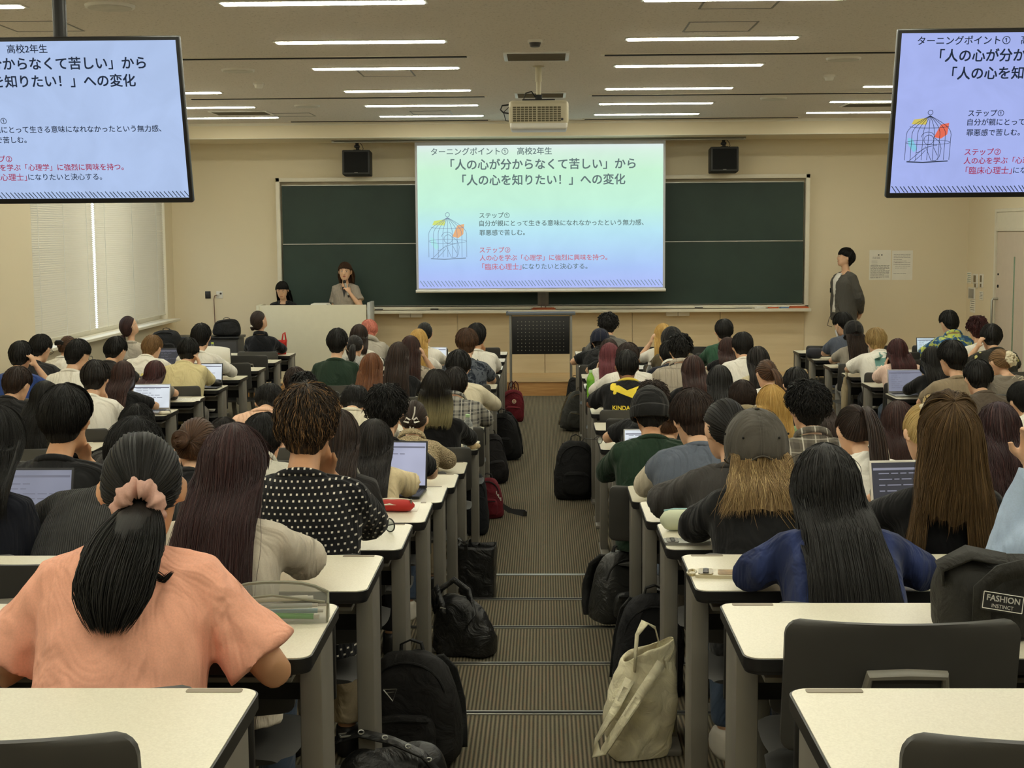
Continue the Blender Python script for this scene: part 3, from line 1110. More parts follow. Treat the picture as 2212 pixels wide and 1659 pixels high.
for (u0, u1, v0, v1, kind, lab) in ((2089, 2099, 588, 612, 'sheet', 'teal printed card on the side wall near the door'), (2102, 2113, 592, 612, 'switch', 'light switch plate by the door, upper one next to the teal card'),
                                    (2117, 2125, 592, 612, 'switch', 'light switch plate by the door, upper one closest to the door frame'), (2104, 2113, 612, 621, 'switch', 'low small switch under the plate next to the teal card'),
                                    (2117, 2124, 612, 621, 'switch', 'low small switch under the plate closest to the door frame'), (2093, 2107, 622, 645, 'panel', 'grey bordered control panel under the switches'),
                                    (2095, 2107, 648, 674, 'sheet', 'white instruction sheet under the control panel on the side wall'), (2116, 2124, 630, 648, 'sheet', 'small white card beside the control panel on the side wall')):
    a_, b_ = on_right(u0, v1), on_right(u1, v0)
    y0, y1 = sorted((a_.y, b_.y))
    z0, z1 = sorted((a_.z, b_.z))
    t = thing({'sheet': 'wall_card', 'switch': 'light_switch', 'panel': 'control_panel'}[kind], lab, {'sheet': 'notice', 'switch': 'switch', 'panel': 'control panel'}[kind], (XR, (y0 + y1) / 2, (z0 + z1) / 2), 0)
    w, h = (y1 - y0) / 2, (z1 - z0) / 2
    m = MB().b2((-0.004 if kind == 'sheet' else -0.012, -w, -h), (0, w, h), 0.0015)
    m.build('plate', M_PAPER if kind == 'sheet' else M_WHITE, t)
    m = MB()
    if kind == 'sheet':
        mt = mat('teal_print', (70, 128, 120), 0.7) if 'teal' in lab else M_INK
        for i in range(5):
            m.b2((-0.0052, -w * 0.8, h * 0.7 - i * h * 0.33), (-0.004, w * (0.8 - 0.2 * (i % 3)), h * 0.78 - i * h * 0.33))
        m.build('print', mt, t, smooth=False)
    elif kind == 'switch':
        m.b2((-0.017, -w * 0.4, -h * 0.7), (-0.012, w * 0.4, h * 0.7), 0.002)
        m.build('rocker', mat('switch_brown', (120, 106, 78), 0.5), t)
    else:
        m.b2((-0.016, -w * 0.8, -h * 0.8), (-0.012, w * 0.8, h * 0.8), 0.002)
        m.build('display', mat('panel_grey', (150, 150, 146), 0.4), t)

p = at(449.5, 637, YF)
t = thing('wall_outlet', 'black wall plate left of the white socket by the window', 'outlet', (p.x, YF, p.z))
MB().b2((-0.038, -0.012, -0.05), (0.038, 0, 0.05), 0.004).build('plate', M_BLACK, t)
MB().b2((-0.022, -0.016, -0.03), (0.022, -0.012, 0.03), 0.003).build('socket', M_DKGREY, t)
p = at(474.5, 637, YF)
t = thing('wall_outlet', 'white wall socket with a plug, between window and chalkboard', 'outlet', (p.x, YF, p.z))
MB().b2((-0.045, -0.012, -0.05), (0.045, 0, 0.05), 0.006).build('plate', M_WHITE, t)
MB().b2((-0.03, -0.05, -0.01), (-0.005, -0.012, 0.02), 0.006).build('plug', M_WHITE, t)
MB().cyl((0.018, -0.013, 0.018), 0.014, 0.004, axis='y').build('socket', M_DKGREY, t)
q = MB()
q.tube([(p.x - 0.02, YF - 0.05, p.z), (p.x - 0.06, YF - 0.045, p.z - 0.01), (p.x - 0.075, YF - 0.03, p.z - 0.06), (p.x - 0.07, YF - 0.02, 0.8), (p.x - 0.08, YF - 0.03, 0.195), (p.x + 0.5, YF - 0.05, 0.195)], 0.006, 8)
tag(q.build('power_cord', mat('cord_brown', (120, 92, 78), 0.6)), 'thin brown power cord hanging from the white wall socket', 'cord')
# ---------------------------------------------------------------- desks and seats
def desk_top_mat():
    k = NT('desk_laminate')
    co = k.coord('Object')
    n = k.n('ShaderNodeTexNoise', Scale=260.0, Detail=2.0)
    n2 = k.n('ShaderNodeTexNoise', Scale=2.0, Detail=3.0)
    k.l(co, n.inputs['Vector'])
    k.l(co, n2.inputs['Vector'])
    k.l(k.ramp(n.outputs['Fac'], [(0.3, lin((224, 217, 196))), (0.7, lin((236, 230, 210)))]), k.b.inputs['Base Color'])
    k.l(k.ramp(n2.outputs['Fac'], [(0.3, (0.30, 0.30, 0.30, 1)), (0.7, (0.33, 0.33, 0.33, 1))]), k.b.inputs['Roughness'])
    k.b.inputs['Specular IOR Level'].default_value = 0.4
    return k.m


M_TOP = desk_top_mat()
M_LEG = mat('desk_leg_grey', (134, 130, 122), 0.42, 0.3, var=0.03)
DW = 0.43


def rrect(x0, y0, x1, y1, r, n=6):
    out = []
    for cx, cy, a0 in ((x1 - r, y1 - r, 0), (x0 + r, y1 - r, PI / 2), (x0 + r, y0 + r, PI), (x1 - r, y0 + r, 1.5 * PI)):
        for k in range(n + 1):
            a = a0 + PI / 2 * k / n
            out.append((cx + r * math.cos(a), cy + r * math.sin(a)))
    return out


DESKM = {}


def desk_meshes(L):
    if L in DESKM:
        return DESKM[L]
    d = {}
    m = MB()
    m.prism(rrect(-L / 2, -DW, L / 2, 0, 0.035), -0.024, 0.0)
    m.prism(rrect(-L / 2 + 0.004, -DW + 0.004, L / 2 - 0.004, -0.004, 0.033), -0.032, -0.024)
    d['edge'] = m.mesh('edge_band', M_BLACK, True, 30)
    m = MB()
    m.prism(rrect(-L / 2 + 0.0035, -DW + 0.006, L / 2 - 0.0035, -0.0035, 0.032), 0.0, 0.0016)
    d['top'] = m.mesh('tabletop', M_TOP, True, 30)
    m = MB()
    m.b2((-0.024, -0.235, -0.72), (0.024, -0.07, -0.032), 0.004)
    d['leg'] = m.mesh('leg', M_LEG, True, 30)
    m = MB()
    m.b2((-0.028, -0.36, -0.72), (0.028, 0.0, -0.695), 0.006)
    d['foot'] = m.mesh('foot', M_LEG, True, 30)
    m = MB()
    m.b2((-L / 2 + 0.05, -0.20, -0.122), (L / 2 - 0.05, -0.165, -0.072), 0.004)
    m.b2((-L / 2 + 0.05, -0.36, -0.070), (L / 2 - 0.05, -0.12, -0.058), 0.003)
    d['beam'] = m.mesh('under_shelf', M_GREY, True, 30)
    m = MB()
    m.b2((-L / 2 + 0.01, -0.035, -0.215), (L / 2 - 0.01, -0.018, -0.033), 0.003)
    d['panel'] = m.mesh('modesty_panel', M_BLACK, True, 30)
    m = MB()
    m.prism(rrect(-0.046, -0.009, 0.046, 0.009, 0.004, 3), 0.0014, 0.0028)
    d['plate'] = m.mesh('number_plate', mat('plate_grey', (142, 130, 112), 0.5), True, 30)
    DESKM[L] = d
    return d


def make_desk(x0, x1, row, lab, plate_side):
    L = round(x1 - x0, 3)
    d = desk_meshes(L)
    z = FZ[row] + 0.72
    t = thing('lecture_desk', lab, 'desk', ((x0 + x1) / 2, far(row), z), 0, 'white topped lecture desks')
    place(d['edge'], 'edge_band', t)
    tp = place(d['top'], 'tabletop', t)
    for s_ in (-1, 1):
        lg = place(d['leg'], 'leg', t, (s_ * (L / 2 - 0.033), 0, 0))
        place(d['foot'], 'foot', lg)
    place(d['beam'], 'under_shelf', t)
    place(d['panel'], 'modesty_panel', t)
    place(d['plate'], 'number_plate', t, (plate_side * (L / 2 - 0.075), -0.018, 0.0))
    return t


LE_T, RE_T, LE_F, RE_F = -0.469, 0.393, -0.433, 0.357
SL, SR = -2.935, 2.910
CORD = ['first', 'second', 'third', 'fourth', 'fifth', 'sixth', 'seventh', 'eighth', 'ninth', 'tenth', 'eleventh', 'twelfth', 'thirteenth', 'fourteenth', 'fifteenth', 'sixteenth', 'seventeenth']


def block_x(block, row):
    tier = row <= 7
    if block == 'L':
        e = LE_T if tier else LE_F
        return e - 1.8, e
    if block == 'R':
        e = RE_T if tier else RE_F
        return e, e + 1.8
    if block == 'SL':
        return SL - 1.8, SL
    return SR, SR + 1.8


BNAME = {'L': 'left of the aisle', 'R': 'right of the aisle', 'SL': 'window side', 'SR': 'door side'}
ROWS = {'L': range(0, 17), 'R': range(0, 17), 'SL': range(7, 17), 'SR': range(7, 17)}
for b in ROWS:
    for r in ROWS[b]:
        x0, x1 = block_x(b, r)
        make_desk(x0, x1, r, 'long white topped desk, %s row from the back, %s' % (CORD[r], BNAME[b]) if b in 'LR' else 'long white topped desk, %s row from the front, %s' % (CORD[16 - r], BNAME[b]), 1 if b in ('L', 'SL') else -1)


def seat_x(block, row, seat):
    """seat 1 is the one at the aisle edge that the photo sees, 3 the one farthest from it"""
    x0, x1 = block_x(block, row)
    return x1 - 0.30 - 0.6 * (seat - 1) if block in ('L', 'SL') else x0 + 0.30 + 0.6 * (seat - 1)


def chair_meshes():
    d = {}
    # backrest: slightly curved shell, hollow towards the sitter
    rings = []
    nx = 14
    def shell(w, h0, h1, th, depth, r):
        V, Fc = [], []
        zl = [0, .003, .009, .018, .03]
        zs_ = [h0 + q for q in zl] + [h0 + (h1 - h0) * q for q in (.3, .45, .6, .75)] + [h1 - q for q in zl[::-1]]
        nz = len(zs_) - 1
        for side in (0, 1):
            for j in range(nz + 1):
                for i in range(nx + 1):
                    a, bb = i / nx * 2 - 1, (zs_[j] - h0) / (h1 - h0)
                    # rounded corners
                    zz = zs_[j]
                    half = w / 2
                    dz = min(zz - h0, h1 - zz)
                    if dz < r:
                        half -= r - math.sqrt(max(0, r * r - (r - dz) ** 2))
                    x = a * half
                    y = depth * (a * a) + 0.018 * (1 - bb) * (1 - bb)
                    y -= 0.03 * bb
                    V.append((x, y + (th if side else 0), zz))
        n1 = (nx + 1) * (nz + 1)
        for j in range(nz):
            for i in range(nx):
                a = j * (nx + 1) + i
                Fc.append((a, a + 1, a + nx + 2, a + nx + 1))
                Fc.append((n1 + a + nx + 1, n1 + a + nx + 2, n1 + a + 1, n1 + a))
        edge = [i for i in range(nx + 1)] + [j * (nx + 1) + nx for j in range(1, nz + 1)] + [nz * (nx + 1) + i for i in range(nx - 1, -1, -1)] + [j * (nx + 1) for j in range(nz - 1, 0, -1)]
        for k in range(len(edge)):
            a, bb = edge[k], edge[(k + 1) % len(edge)]
            Fc.append((bb, a, n1 + a, n1 + bb))
        return V, Fc
    m = MB()
    m.add(*shell(0.455, 0.53, 0.81, 0.014, 0.038, 0.03))
    d['back'] = m.mesh('backrest', M_SEAT, True, 50)
    m = MB()
    P = [(-0.082, 0.018, 0.655), (-0.078, -0.012, 0.662), (-0.072, -0.03, 0.712), (0, -0.036, 0.716), (0.072, -0.03, 0.712), (0.078, -0.012, 0.662), (0.082, 0.018, 0.655)]
    m.tube(P, 0.009, 8, flat=1.3)
    m.b2((-0.1, -0.01, 0.625), (-0.062, 0.03, 0.668), 0.005)
    m.b2((0.062, -0.01, 0.625), (0.1, 0.03, 0.668), 0.005)
    d['handle'] = m.mesh('handle', mat('handle_grey', (128, 124, 114), 0.4), True, 40)
    m = MB()
    n = 12
    rg = []
    for j in range(n + 1):
        tt = j / n
        y = 0.06 + 0.38 * tt
        z = 0.408 - 0.012 * math.sin(tt * PI) - (0.02 * max(0, (tt - 0.8) / 0.2) ** 2)
        hw = 0.20 + 0.015 * math.sin(tt * PI)
        if tt < 0.1 or tt > 0.9:
            hw -= 0.02
        rg.append([(hw * math.cos(2 * PI * k / 16), y, z + 0.012 * math.sin(2 * PI * k / 16)) for k in range(16)])
    m.loft(rg)
    d['seat'] = m.mesh('seat', M_SEAT, True, 60)
    m = MB()
    for sx in (-0.08, 0.08):
        m.tube([(sx, 0.02, 0.66), (sx, 0.0, 0.50), (sx, 0.05, 0.385), (sx, 0.32, 0.38)], 0.011, 8)
    d['frame'] = m.mesh('back_frame', M_GREY, True, 40)
    m = MB()
    m.tube([(0, 0.22, 0.39), (0, 0.22, 0.33), (0.0, 0.30, 0.20), (0, 0.30, 0.02)], 0.024, 12)
    m.b2((-0.1, 0.2, 0.0), (0.1, 0.40, 0.02), 0.006)
    d['ped'] = m.mesh('pedestal', M_GREY, True, 40)
    return d


M_SEAT = mat('seat_plastic', (64, 63, 61), 0.5, var=0.05, bump=0.15, bscale=400, bdist=0.001)
CH = chair_meshes()


def make_chair(x, y, z, lab, rz=0.0):
    t = thing('lecture_chair', lab, 'chair', (x, y, z), rz, 'charcoal lecture chairs')
    bk = place(CH['back'], 'backrest', t)
    place(CH['handle'], 'handle', bk)
    place(CH['seat'], 'seat', t)
    place(CH['frame'], 'back_frame', t)
    place(CH['ped'], 'pedestal', t)
    return t
# ---------------------------------------------------------------- people
def sstep(a, b, x):
    t = min(1.0, max(0.0, (x - a) / (b - a)))
    return t * t * (3 - 2 * t)


def hair_mat(key, base, light=None, rough=0.48, tip=None, streak=0.5, tip0=0.55):
    """hair: colour streaked along the strands; UV x runs around the head, UV y from root to tip"""
    nm = 'hair_' + key
    if nm in MATS:
        return MATS[nm]
    k = NT(nm)
    uv = k.n('ShaderNodeUVMap')
    mp = k.n('ShaderNodeMapping')
    mp.inputs['Scale'].default_value = (60, 2.0, 1)
    k.l(uv.outputs[0], mp.inputs[0])
    n = k.n('ShaderNodeTexNoise', Scale=1.0, Detail=3.0, Roughness=0.7)
    k.l(mp.outputs[0], n.inputs['Vector'])
    b = lin(base)
    h = lin(light) if light else tuple(min(1, x * 1.7 + 0.004) for x in b[:3]) + (1,)
    d = tuple(x * 0.55 for x in b[:3]) + (1,)
    col = k.ramp(n.outputs['Fac'], [(0.30, d), (0.52, b), (0.5 + 0.3 * (1 - streak) + 0.06, h)])
    if tip:
        sp = k.n('ShaderNodeSeparateXYZ')
        k.l(uv.outputs[0], sp.inputs[0])
        f = k.ramp(sp.outputs['Y'], [(tip0 - 0.12, (0, 0, 0, 1)), (tip0 + 0.2, (1, 1, 1, 1))])
        tl = lin(tip)
        tcol = k.ramp(n.outputs['Fac'], [(0.3, tuple(x * 0.6 for x in tl[:3]) + (1,)), (0.6, tl)])
        col = k.mix(f, col, tcol)
    k.l(col, k.b.inputs['Base Color'])
    k.b.inputs['Roughness'].default_value = rough
    k.b.inputs['Specular IOR Level'].default_value = 0.32
    k.b.inputs['Anisotropic'].default_value = 0.5
    tg = k.n('ShaderNodeTangent')
    tg.direction_type = 'UV_MAP'
    k.l(tg.outputs[0], k.b.inputs['Tangent'])
    k.b.inputs['Anisotropic Rotation'].default_value = 0.25
    mp2 = k.n('ShaderNodeMapping')
    mp2.inputs['Scale'].default_value = (160, 3.0, 1)
    k.l(uv.outputs[0], mp2.inputs[0])
    n2 = k.n('ShaderNodeTexNoise', Scale=1.0, Detail=2.0)
    k.l(mp2.outputs[0], n2.inputs['Vector'])
    k.bump(n2.outputs['Fac'], 0.4, 0.003)
    MATS[nm] = k.m
    return k.m


HAIRC = {
    'black': ((17, 15, 14), (36, 33, 31)), 'soft': ((26, 21, 19), (54, 45, 39)), 'dkbrown': ((42, 29, 23), (78, 56, 44)), 'redbrown': ((52, 29, 25), (88, 54, 44)),
    'brown': ((72, 48, 31), (118, 82, 56)), 'ginger': ((104, 62, 34), (150, 100, 62)), 'ltbrown': ((122, 92, 58), (166, 132, 92)), 'olive': ((82, 62, 38), (134, 106, 68)),
    'blond': ((196, 156, 84), (226, 196, 132)), 'paleblond': ((206, 178, 118), (232, 212, 164)), 'dirty': ((158, 130, 82), (200, 172, 118)), 'magenta': ((104, 46, 54), (144, 76, 80)),
    'pinkhair': ((206, 122, 104), (230, 156, 136)), 'wine': ((58, 24, 26), (96, 46, 46)), 'plum': ((48, 26, 28), (84, 52, 50)),
}


def HM(key):
    if key == 'ombre':
        return hair_mat('ombre', (30, 26, 22), (60, 54, 46), tip=(152, 142, 104), tip0=0.62)
    if key == 'streaked':
        return hair_mat('streaked', (38, 28, 21), (168, 128, 84), streak=0.62)
    if key == 'capblond':
        return hair_mat('capblond', (138, 112, 74), (196, 170, 120), streak=0.75)
    b, h = HAIRC[key]
    return hair_mat(key, b, h)


def skin_mat(nm, rgb):
    if nm in MATS:
        return MATS[nm]
    k = NT(nm)
    co = k.coord('Object')
    n = k.n('ShaderNodeTexNoise', Scale=14.0, Detail=3.0)
    k.l(co, n.inputs['Vector'])
    c = lin(rgb)
    k.l(k.ramp(n.outputs['Fac'], [(0.35, (c[0] * 0.93, c[1] * 0.88, c[2] * 0.85, 1)), (0.65, c)]), k.b.inputs['Base Color'])
    k.b.inputs['Roughness'].default_value = 0.5
    k.b.inputs['Specular IOR Level'].default_value = 0.35
    k.b.inputs['Subsurface Weight'].default_value = 0.08
    k.b.inputs['Subsurface Radius'].default_value = (0.02, 0.008, 0.004)
    MATS[nm] = k.m
    return k.m


SKIN = skin_mat('skin_light', (226, 184, 152))
SKIN2 = skin_mat('skin_tan', (206, 158, 122))
SKIN3 = skin_mat('skin_deep', (150, 106, 78))


def cloth(key, rgb, pattern=None, rgb2=None, rgb3=None):
    """woven or knitted cloth with soft creases; the pattern is printed or knitted in"""
    nm = 'cloth_' + key
    if nm in MATS:
        return MATS[nm]
    k = NT(nm)
    co = k.coord('Object')
    c = lin(rgb)
    n0 = k.n('ShaderNodeTexNoise', Scale=260.0, Detail=1.0)
    k.l(co, n0.inputs['Vector'])
    col = k.ramp(n0.outputs['Fac'], [(0.3, tuple(x * 0.94 for x in c[:3]) + (1,)), (0.7, tuple(min(1, x * 1.03) for x in c[:3]) + (1,))])
    cr = k.coord('Object', scale=(7, 7, 3.2), rot=(0.3, 0.5, 0.2))
    n1 = k.n('ShaderNodeTexNoise', Scale=1.0, Detail=3.0, Distortion=1.4)
    k.l(cr, n1.inputs['Vector'])
    h = n1.outputs['Fac']

    def math_(op, a, b=None, c_=None):
        x = k.n('ShaderNodeMath', operation=op)
        for i, v in enumerate((a, b, c_)):
            if v is None:
                continue
            if isinstance(v, (int, float)):
                x.inputs[i].default_value = v
            else:
                k.l(v, x.inputs[i])
        return x.outputs[0]
    sp = k.n('ShaderNodeSeparateXYZ')
    k.l(co, sp.inputs[0])
    X, Y, Z = sp.outputs
    if pattern == 'dots':
        def cell(v, s):
            return math_('LESS_THAN', math_('ABSOLUTE', math_('SUBTRACT', math_('FRACT', math_('MULTIPLY', v, s)), 0.5)), 0.16)
        row = math_('FLOOR', math_('MULTIPLY', Z, 54.0))
        xo = math_('ADD', math_('MULTIPLY', X, 54.0), math_('MULTIPLY', math_('FLOORED_MODULO', row, 2.0), 0.5))
        a = math_('LESS_THAN', math_('ABSOLUTE', math_('SUBTRACT', math_('FRACT', xo), 0.5)), 0.16)
        f = math_('MULTIPLY', a, cell(Z, 54.0))
        col = k.mix(f, col, lin(rgb2))
    elif pattern == 'plaid':
        def band(v, s, w, o=0.0):
            return math_('LESS_THAN', math_('ABSOLUTE', math_('SUBTRACT', math_('FRACT', math_('ADD', math_('MULTIPLY', v, s), o)), 0.5)), w)
        a = math_('ADD', math_('MULTIPLY', band(X, 16, 0.22), 0.35), math_('MULTIPLY', band(Z, 16, 0.22), 0.35))
        col = k.mix(a, col, lin(rgb2))
        f = math_('MAXIMUM', band(X, 16, 0.05, 0.5), math_('MULTIPLY', band(Z, 16, 0.05, 0.5), 0.5))
        col = k.mix(math_('MULTIPLY', f, 0.8), col, lin(rgb3 or rgb2))
    elif pattern == 'pinstripe':
        f = math_('LESS_THAN', math_('FRACT', math_('MULTIPLY', X, 22)), 0.12)
        g = math_('LESS_THAN', math_('FRACT', math_('MULTIPLY', Z, 7)), 0.05)
        col = k.mix(math_('MULTIPLY', math_('MAXIMUM', f, g), 0.5), col, lin(rgb2))
    elif pattern in ('rib', 'cable'):
        s_ = 150.0 if pattern == 'rib' else 26.0
        w = k.n('ShaderNodeTexWave', Scale=s_ / 20.0 * 1.0, Distortion=0.4)
        w.bands_direction = 'X'
        cs = k.coord('Object', scale=(6, 6, 0.4)) if pattern == 'rib' else k.coord('Object', scale=(3, 3, 0.2))
        k.l(cs, w.inputs['Vector'])
        col = k.mix(math_('MULTIPLY', math_('SUBTRACT', 1.0, w.outputs['Fac']), 0.6), col, tuple(x * 0.35 for x in c[:3]) + (1,))
        h = math_('ADD', h, math_('MULTIPLY', w.outputs['Fac'], 0.35))
    elif pattern == 'knit':
        v = k.n('ShaderNodeTexVoronoi', Scale=130.0)
        k.l(co, v.inputs['Vector'])
        col = k.mix(math_('MULTIPLY', v.outputs['Distance'], 0.6), col, tuple(x * 0.6 for x in c[:3]) + (1,))
        h = math_('ADD', h, math_('MULTIPLY', v.outputs['Distance'], -0.4))
    elif pattern in ('floral', 'print'):
        v = k.n('ShaderNodeTexVoronoi', Scale=26.0 if pattern == 'floral' else 34.0)
        nd = k.n('ShaderNodeTexNoise', Scale=14.0, Detail=3.0, Distortion=1.0)
        k.l(co, nd.inputs['Vector'])
        k.l(k.mix(0.12, co, nd.outputs['Color']), v.inputs['Vector'])
        col = k.mix(k.ramp(v.outputs['Color'], [(0.35, (0, 0, 0, 1)), (0.45, (1, 1, 1, 1))], 'LINEAR'), col, lin(rgb2))
        if rgb3:
            col = k.mix(k.ramp(nd.outputs['Fac'], [(0.52, (0, 0, 0, 1)), (0.56, (1, 1, 1, 1))]), col, lin(rgb3))
    elif pattern == 'lace':
        v = k.n('ShaderNodeTexVoronoi', Scale=20.0)
        k.l(co, v.inputs['Vector'])
        f = math_('MULTIPLY', math_('LESS_THAN', v.outputs['Distance'], 0.3), math_('GREATER_THAN', Z, 0.86))
        col = k.mix(f, col, lin(rgb2))
    k.l(col, k.b.inputs['Base Color'])
    k.b.inputs['Roughness'].default_value = 0.88
    k.b.inputs['Specular IOR Level'].default_value = 0.2
    k.b.inputs['Sheen Weight'].default_value = 0.08
    k.bump(h, 0.9, 0.05)
    MATS[nm] = k.m
    return k.m


M_TROU = [cloth('trouser_black', (30, 30, 33)), cloth('trouser_denim', (70, 84, 106)), cloth('trouser_beige', (168, 152, 124)), cloth('trouser_grey', (150, 146, 140))]
M_SHOE = [mat('shoe_black', (26, 25, 25), 0.5), mat('shoe_white', (214, 208, 196), 0.6)]
CREASE = bpy.data.textures.new('creases', 'CLOUDS')
CREASE.noise_scale = 0.11
CREASE.noise_depth = 2

HEADP = [(-.113, .020, .068, .030), (-.106, .035, .080, -.004), (-.088, .052, .087, -.035), (-.066, .061, .090, -.062), (-.040, .068, .091, -.084), (-.012, .073, .091, -.096),
         (.018, .0755, .094, -.101), (.048, .073, .089, -.099), (.076, .064, .074, -.088), (.096, .047, .050, -.066), (.108, .024, .022, -.035)]


def head_shape(mb, T, k=1.0, n=20, ears=True):
    rings = []
    for z, hw, yf, yb in HEADP:
        c, ry = (yf + yb) / 2, (yf - yb) / 2
        ring = []
        for i in range(n):
            a = 2 * PI * i / n
            ca, sa = math.cos(a), math.sin(a)
            e = 0.88
            x = hw * math.copysign(abs(ca) ** e, ca)
            y = c + ry * math.copysign(abs(sa) ** e, sa)
            # nose, brow, eye hollows, lips
            if sa > 0.9:
                y += 0.019 * math.exp(-((z + .018) / .016) ** 2) * math.exp(-(x / .014) ** 2) + 0.008 * math.exp(-((z - .012) / .03) ** 2) * math.exp(-(x / .010) ** 2)
            ring.append(T @ (Vector((x, y, z)) * k))
        rings.append(ring)
    mb.loft(rings)
    # nose as its own wedge so that it survives the smoothing
    mb.loft([[T @ (Vector((sx * w, y, z)) * k) for sx, y, z in ((-1, y0, z0), (1, y0, z0), (.45, y1, z0), (-.45, y1, z0))] for (w, y0, y1, z0) in
             ((.007, .080, .091, .022), (.010, .080, .100, .0), (.014, .080, .112, -.022), (.015, .080, .104, -.034))])
    if ears:
        for s_ in (-1, 1):
            c = T @ (Vector((s_ * .083, -.014, -.012)) * k)
            R = T.to_3x3() @ Euler((math.radians(-12), 0, s_ * math.radians(-38))).to_matrix()
            mb.ell(c, (.0085 * k, .0195 * k, .033 * k), R, 10, 8)


def hand_shape(mb, w, d, up, curl=0.5, k=1.0, thumb=1):
    """palm, four fingers of different length with two bends each and a thumb from the side of the palm"""
    w, d, up = Vector(w), Vector(d).normalized(), Vector(up)
    up = (up - d * up.dot(d)).normalized()
    sd = d.cross(up)                       # across the palm
    rings = []
    for t, hw, hh in ((-.02, .024, .021), (.01, .029, .019), (.05, .040, .0165), (.088, .042, .0135)):
        rings.append([w + d * (t * k) + sd * (math.cos(2 * PI * i / 12) * hw * k) + up * (math.sin(2 * PI * i / 12) * hh * k) for i in range(12)])
    mb.loft(rings)
    for i, L in enumerate((.070, .079, .074, .058)):
        o = (i - 1.5) * .0215
        p = w + d * (.082 * k - abs(i - 1.4) * .004) + sd * (o * k)
        pts = [p]
        a = 0.12
        for q, fr in enumerate((.45, .32, .25)):
            a += curl * (0.55 + 0.25 * q) + 0.06 * i * curl
            dd = (d * math.cos(a) - up * math.sin(a) + sd * (o * 1.2)).normalized()
            pts.append(pts[-1] + dd * (L * fr * k))
        mb.tube(pts, [.0095 * k, .009 * k, .0085 * k, .007 * k], 8)
    p = w + d * (.022 * k) + sd * (thumb * -.030 * k)
    t1 = p + (d * .6 - sd * thumb * .7 - up * .25).normalized() * (.036 * k)
    t2 = t1 + (d * .85 - sd * thumb * .25 - up * .35).normalized() * (.028 * k)
    mb.tube([w + d * .0 + sd * (thumb * -.016 * k), p, t1, t2], [.014 * k, .0135 * k, .011 * k, .0085 * k], 8)


TORSO_M = [(-.27, .166, .114), (-.14, .165, .115), (.0, .172, .118), (.2, .160, .110), (.4, .158, .108), (.6, .168, .115), (.75, .170, .113), (.87, .152, .096), (.94, .112, .078), (1.0, .072, .064), (1.03, .062, .058)]
TORSO_F = [(-.27, .164, .113), (-.14, .165, .115), (.0, .168, .116), (.2, .145, .100), (.4, .138, .096), (.6, .148, .108), (.75, .150, .106), (.87, .134, .090), (.94, .100, .072), (1.0, .064, .058), (1.03, .055, .052)]


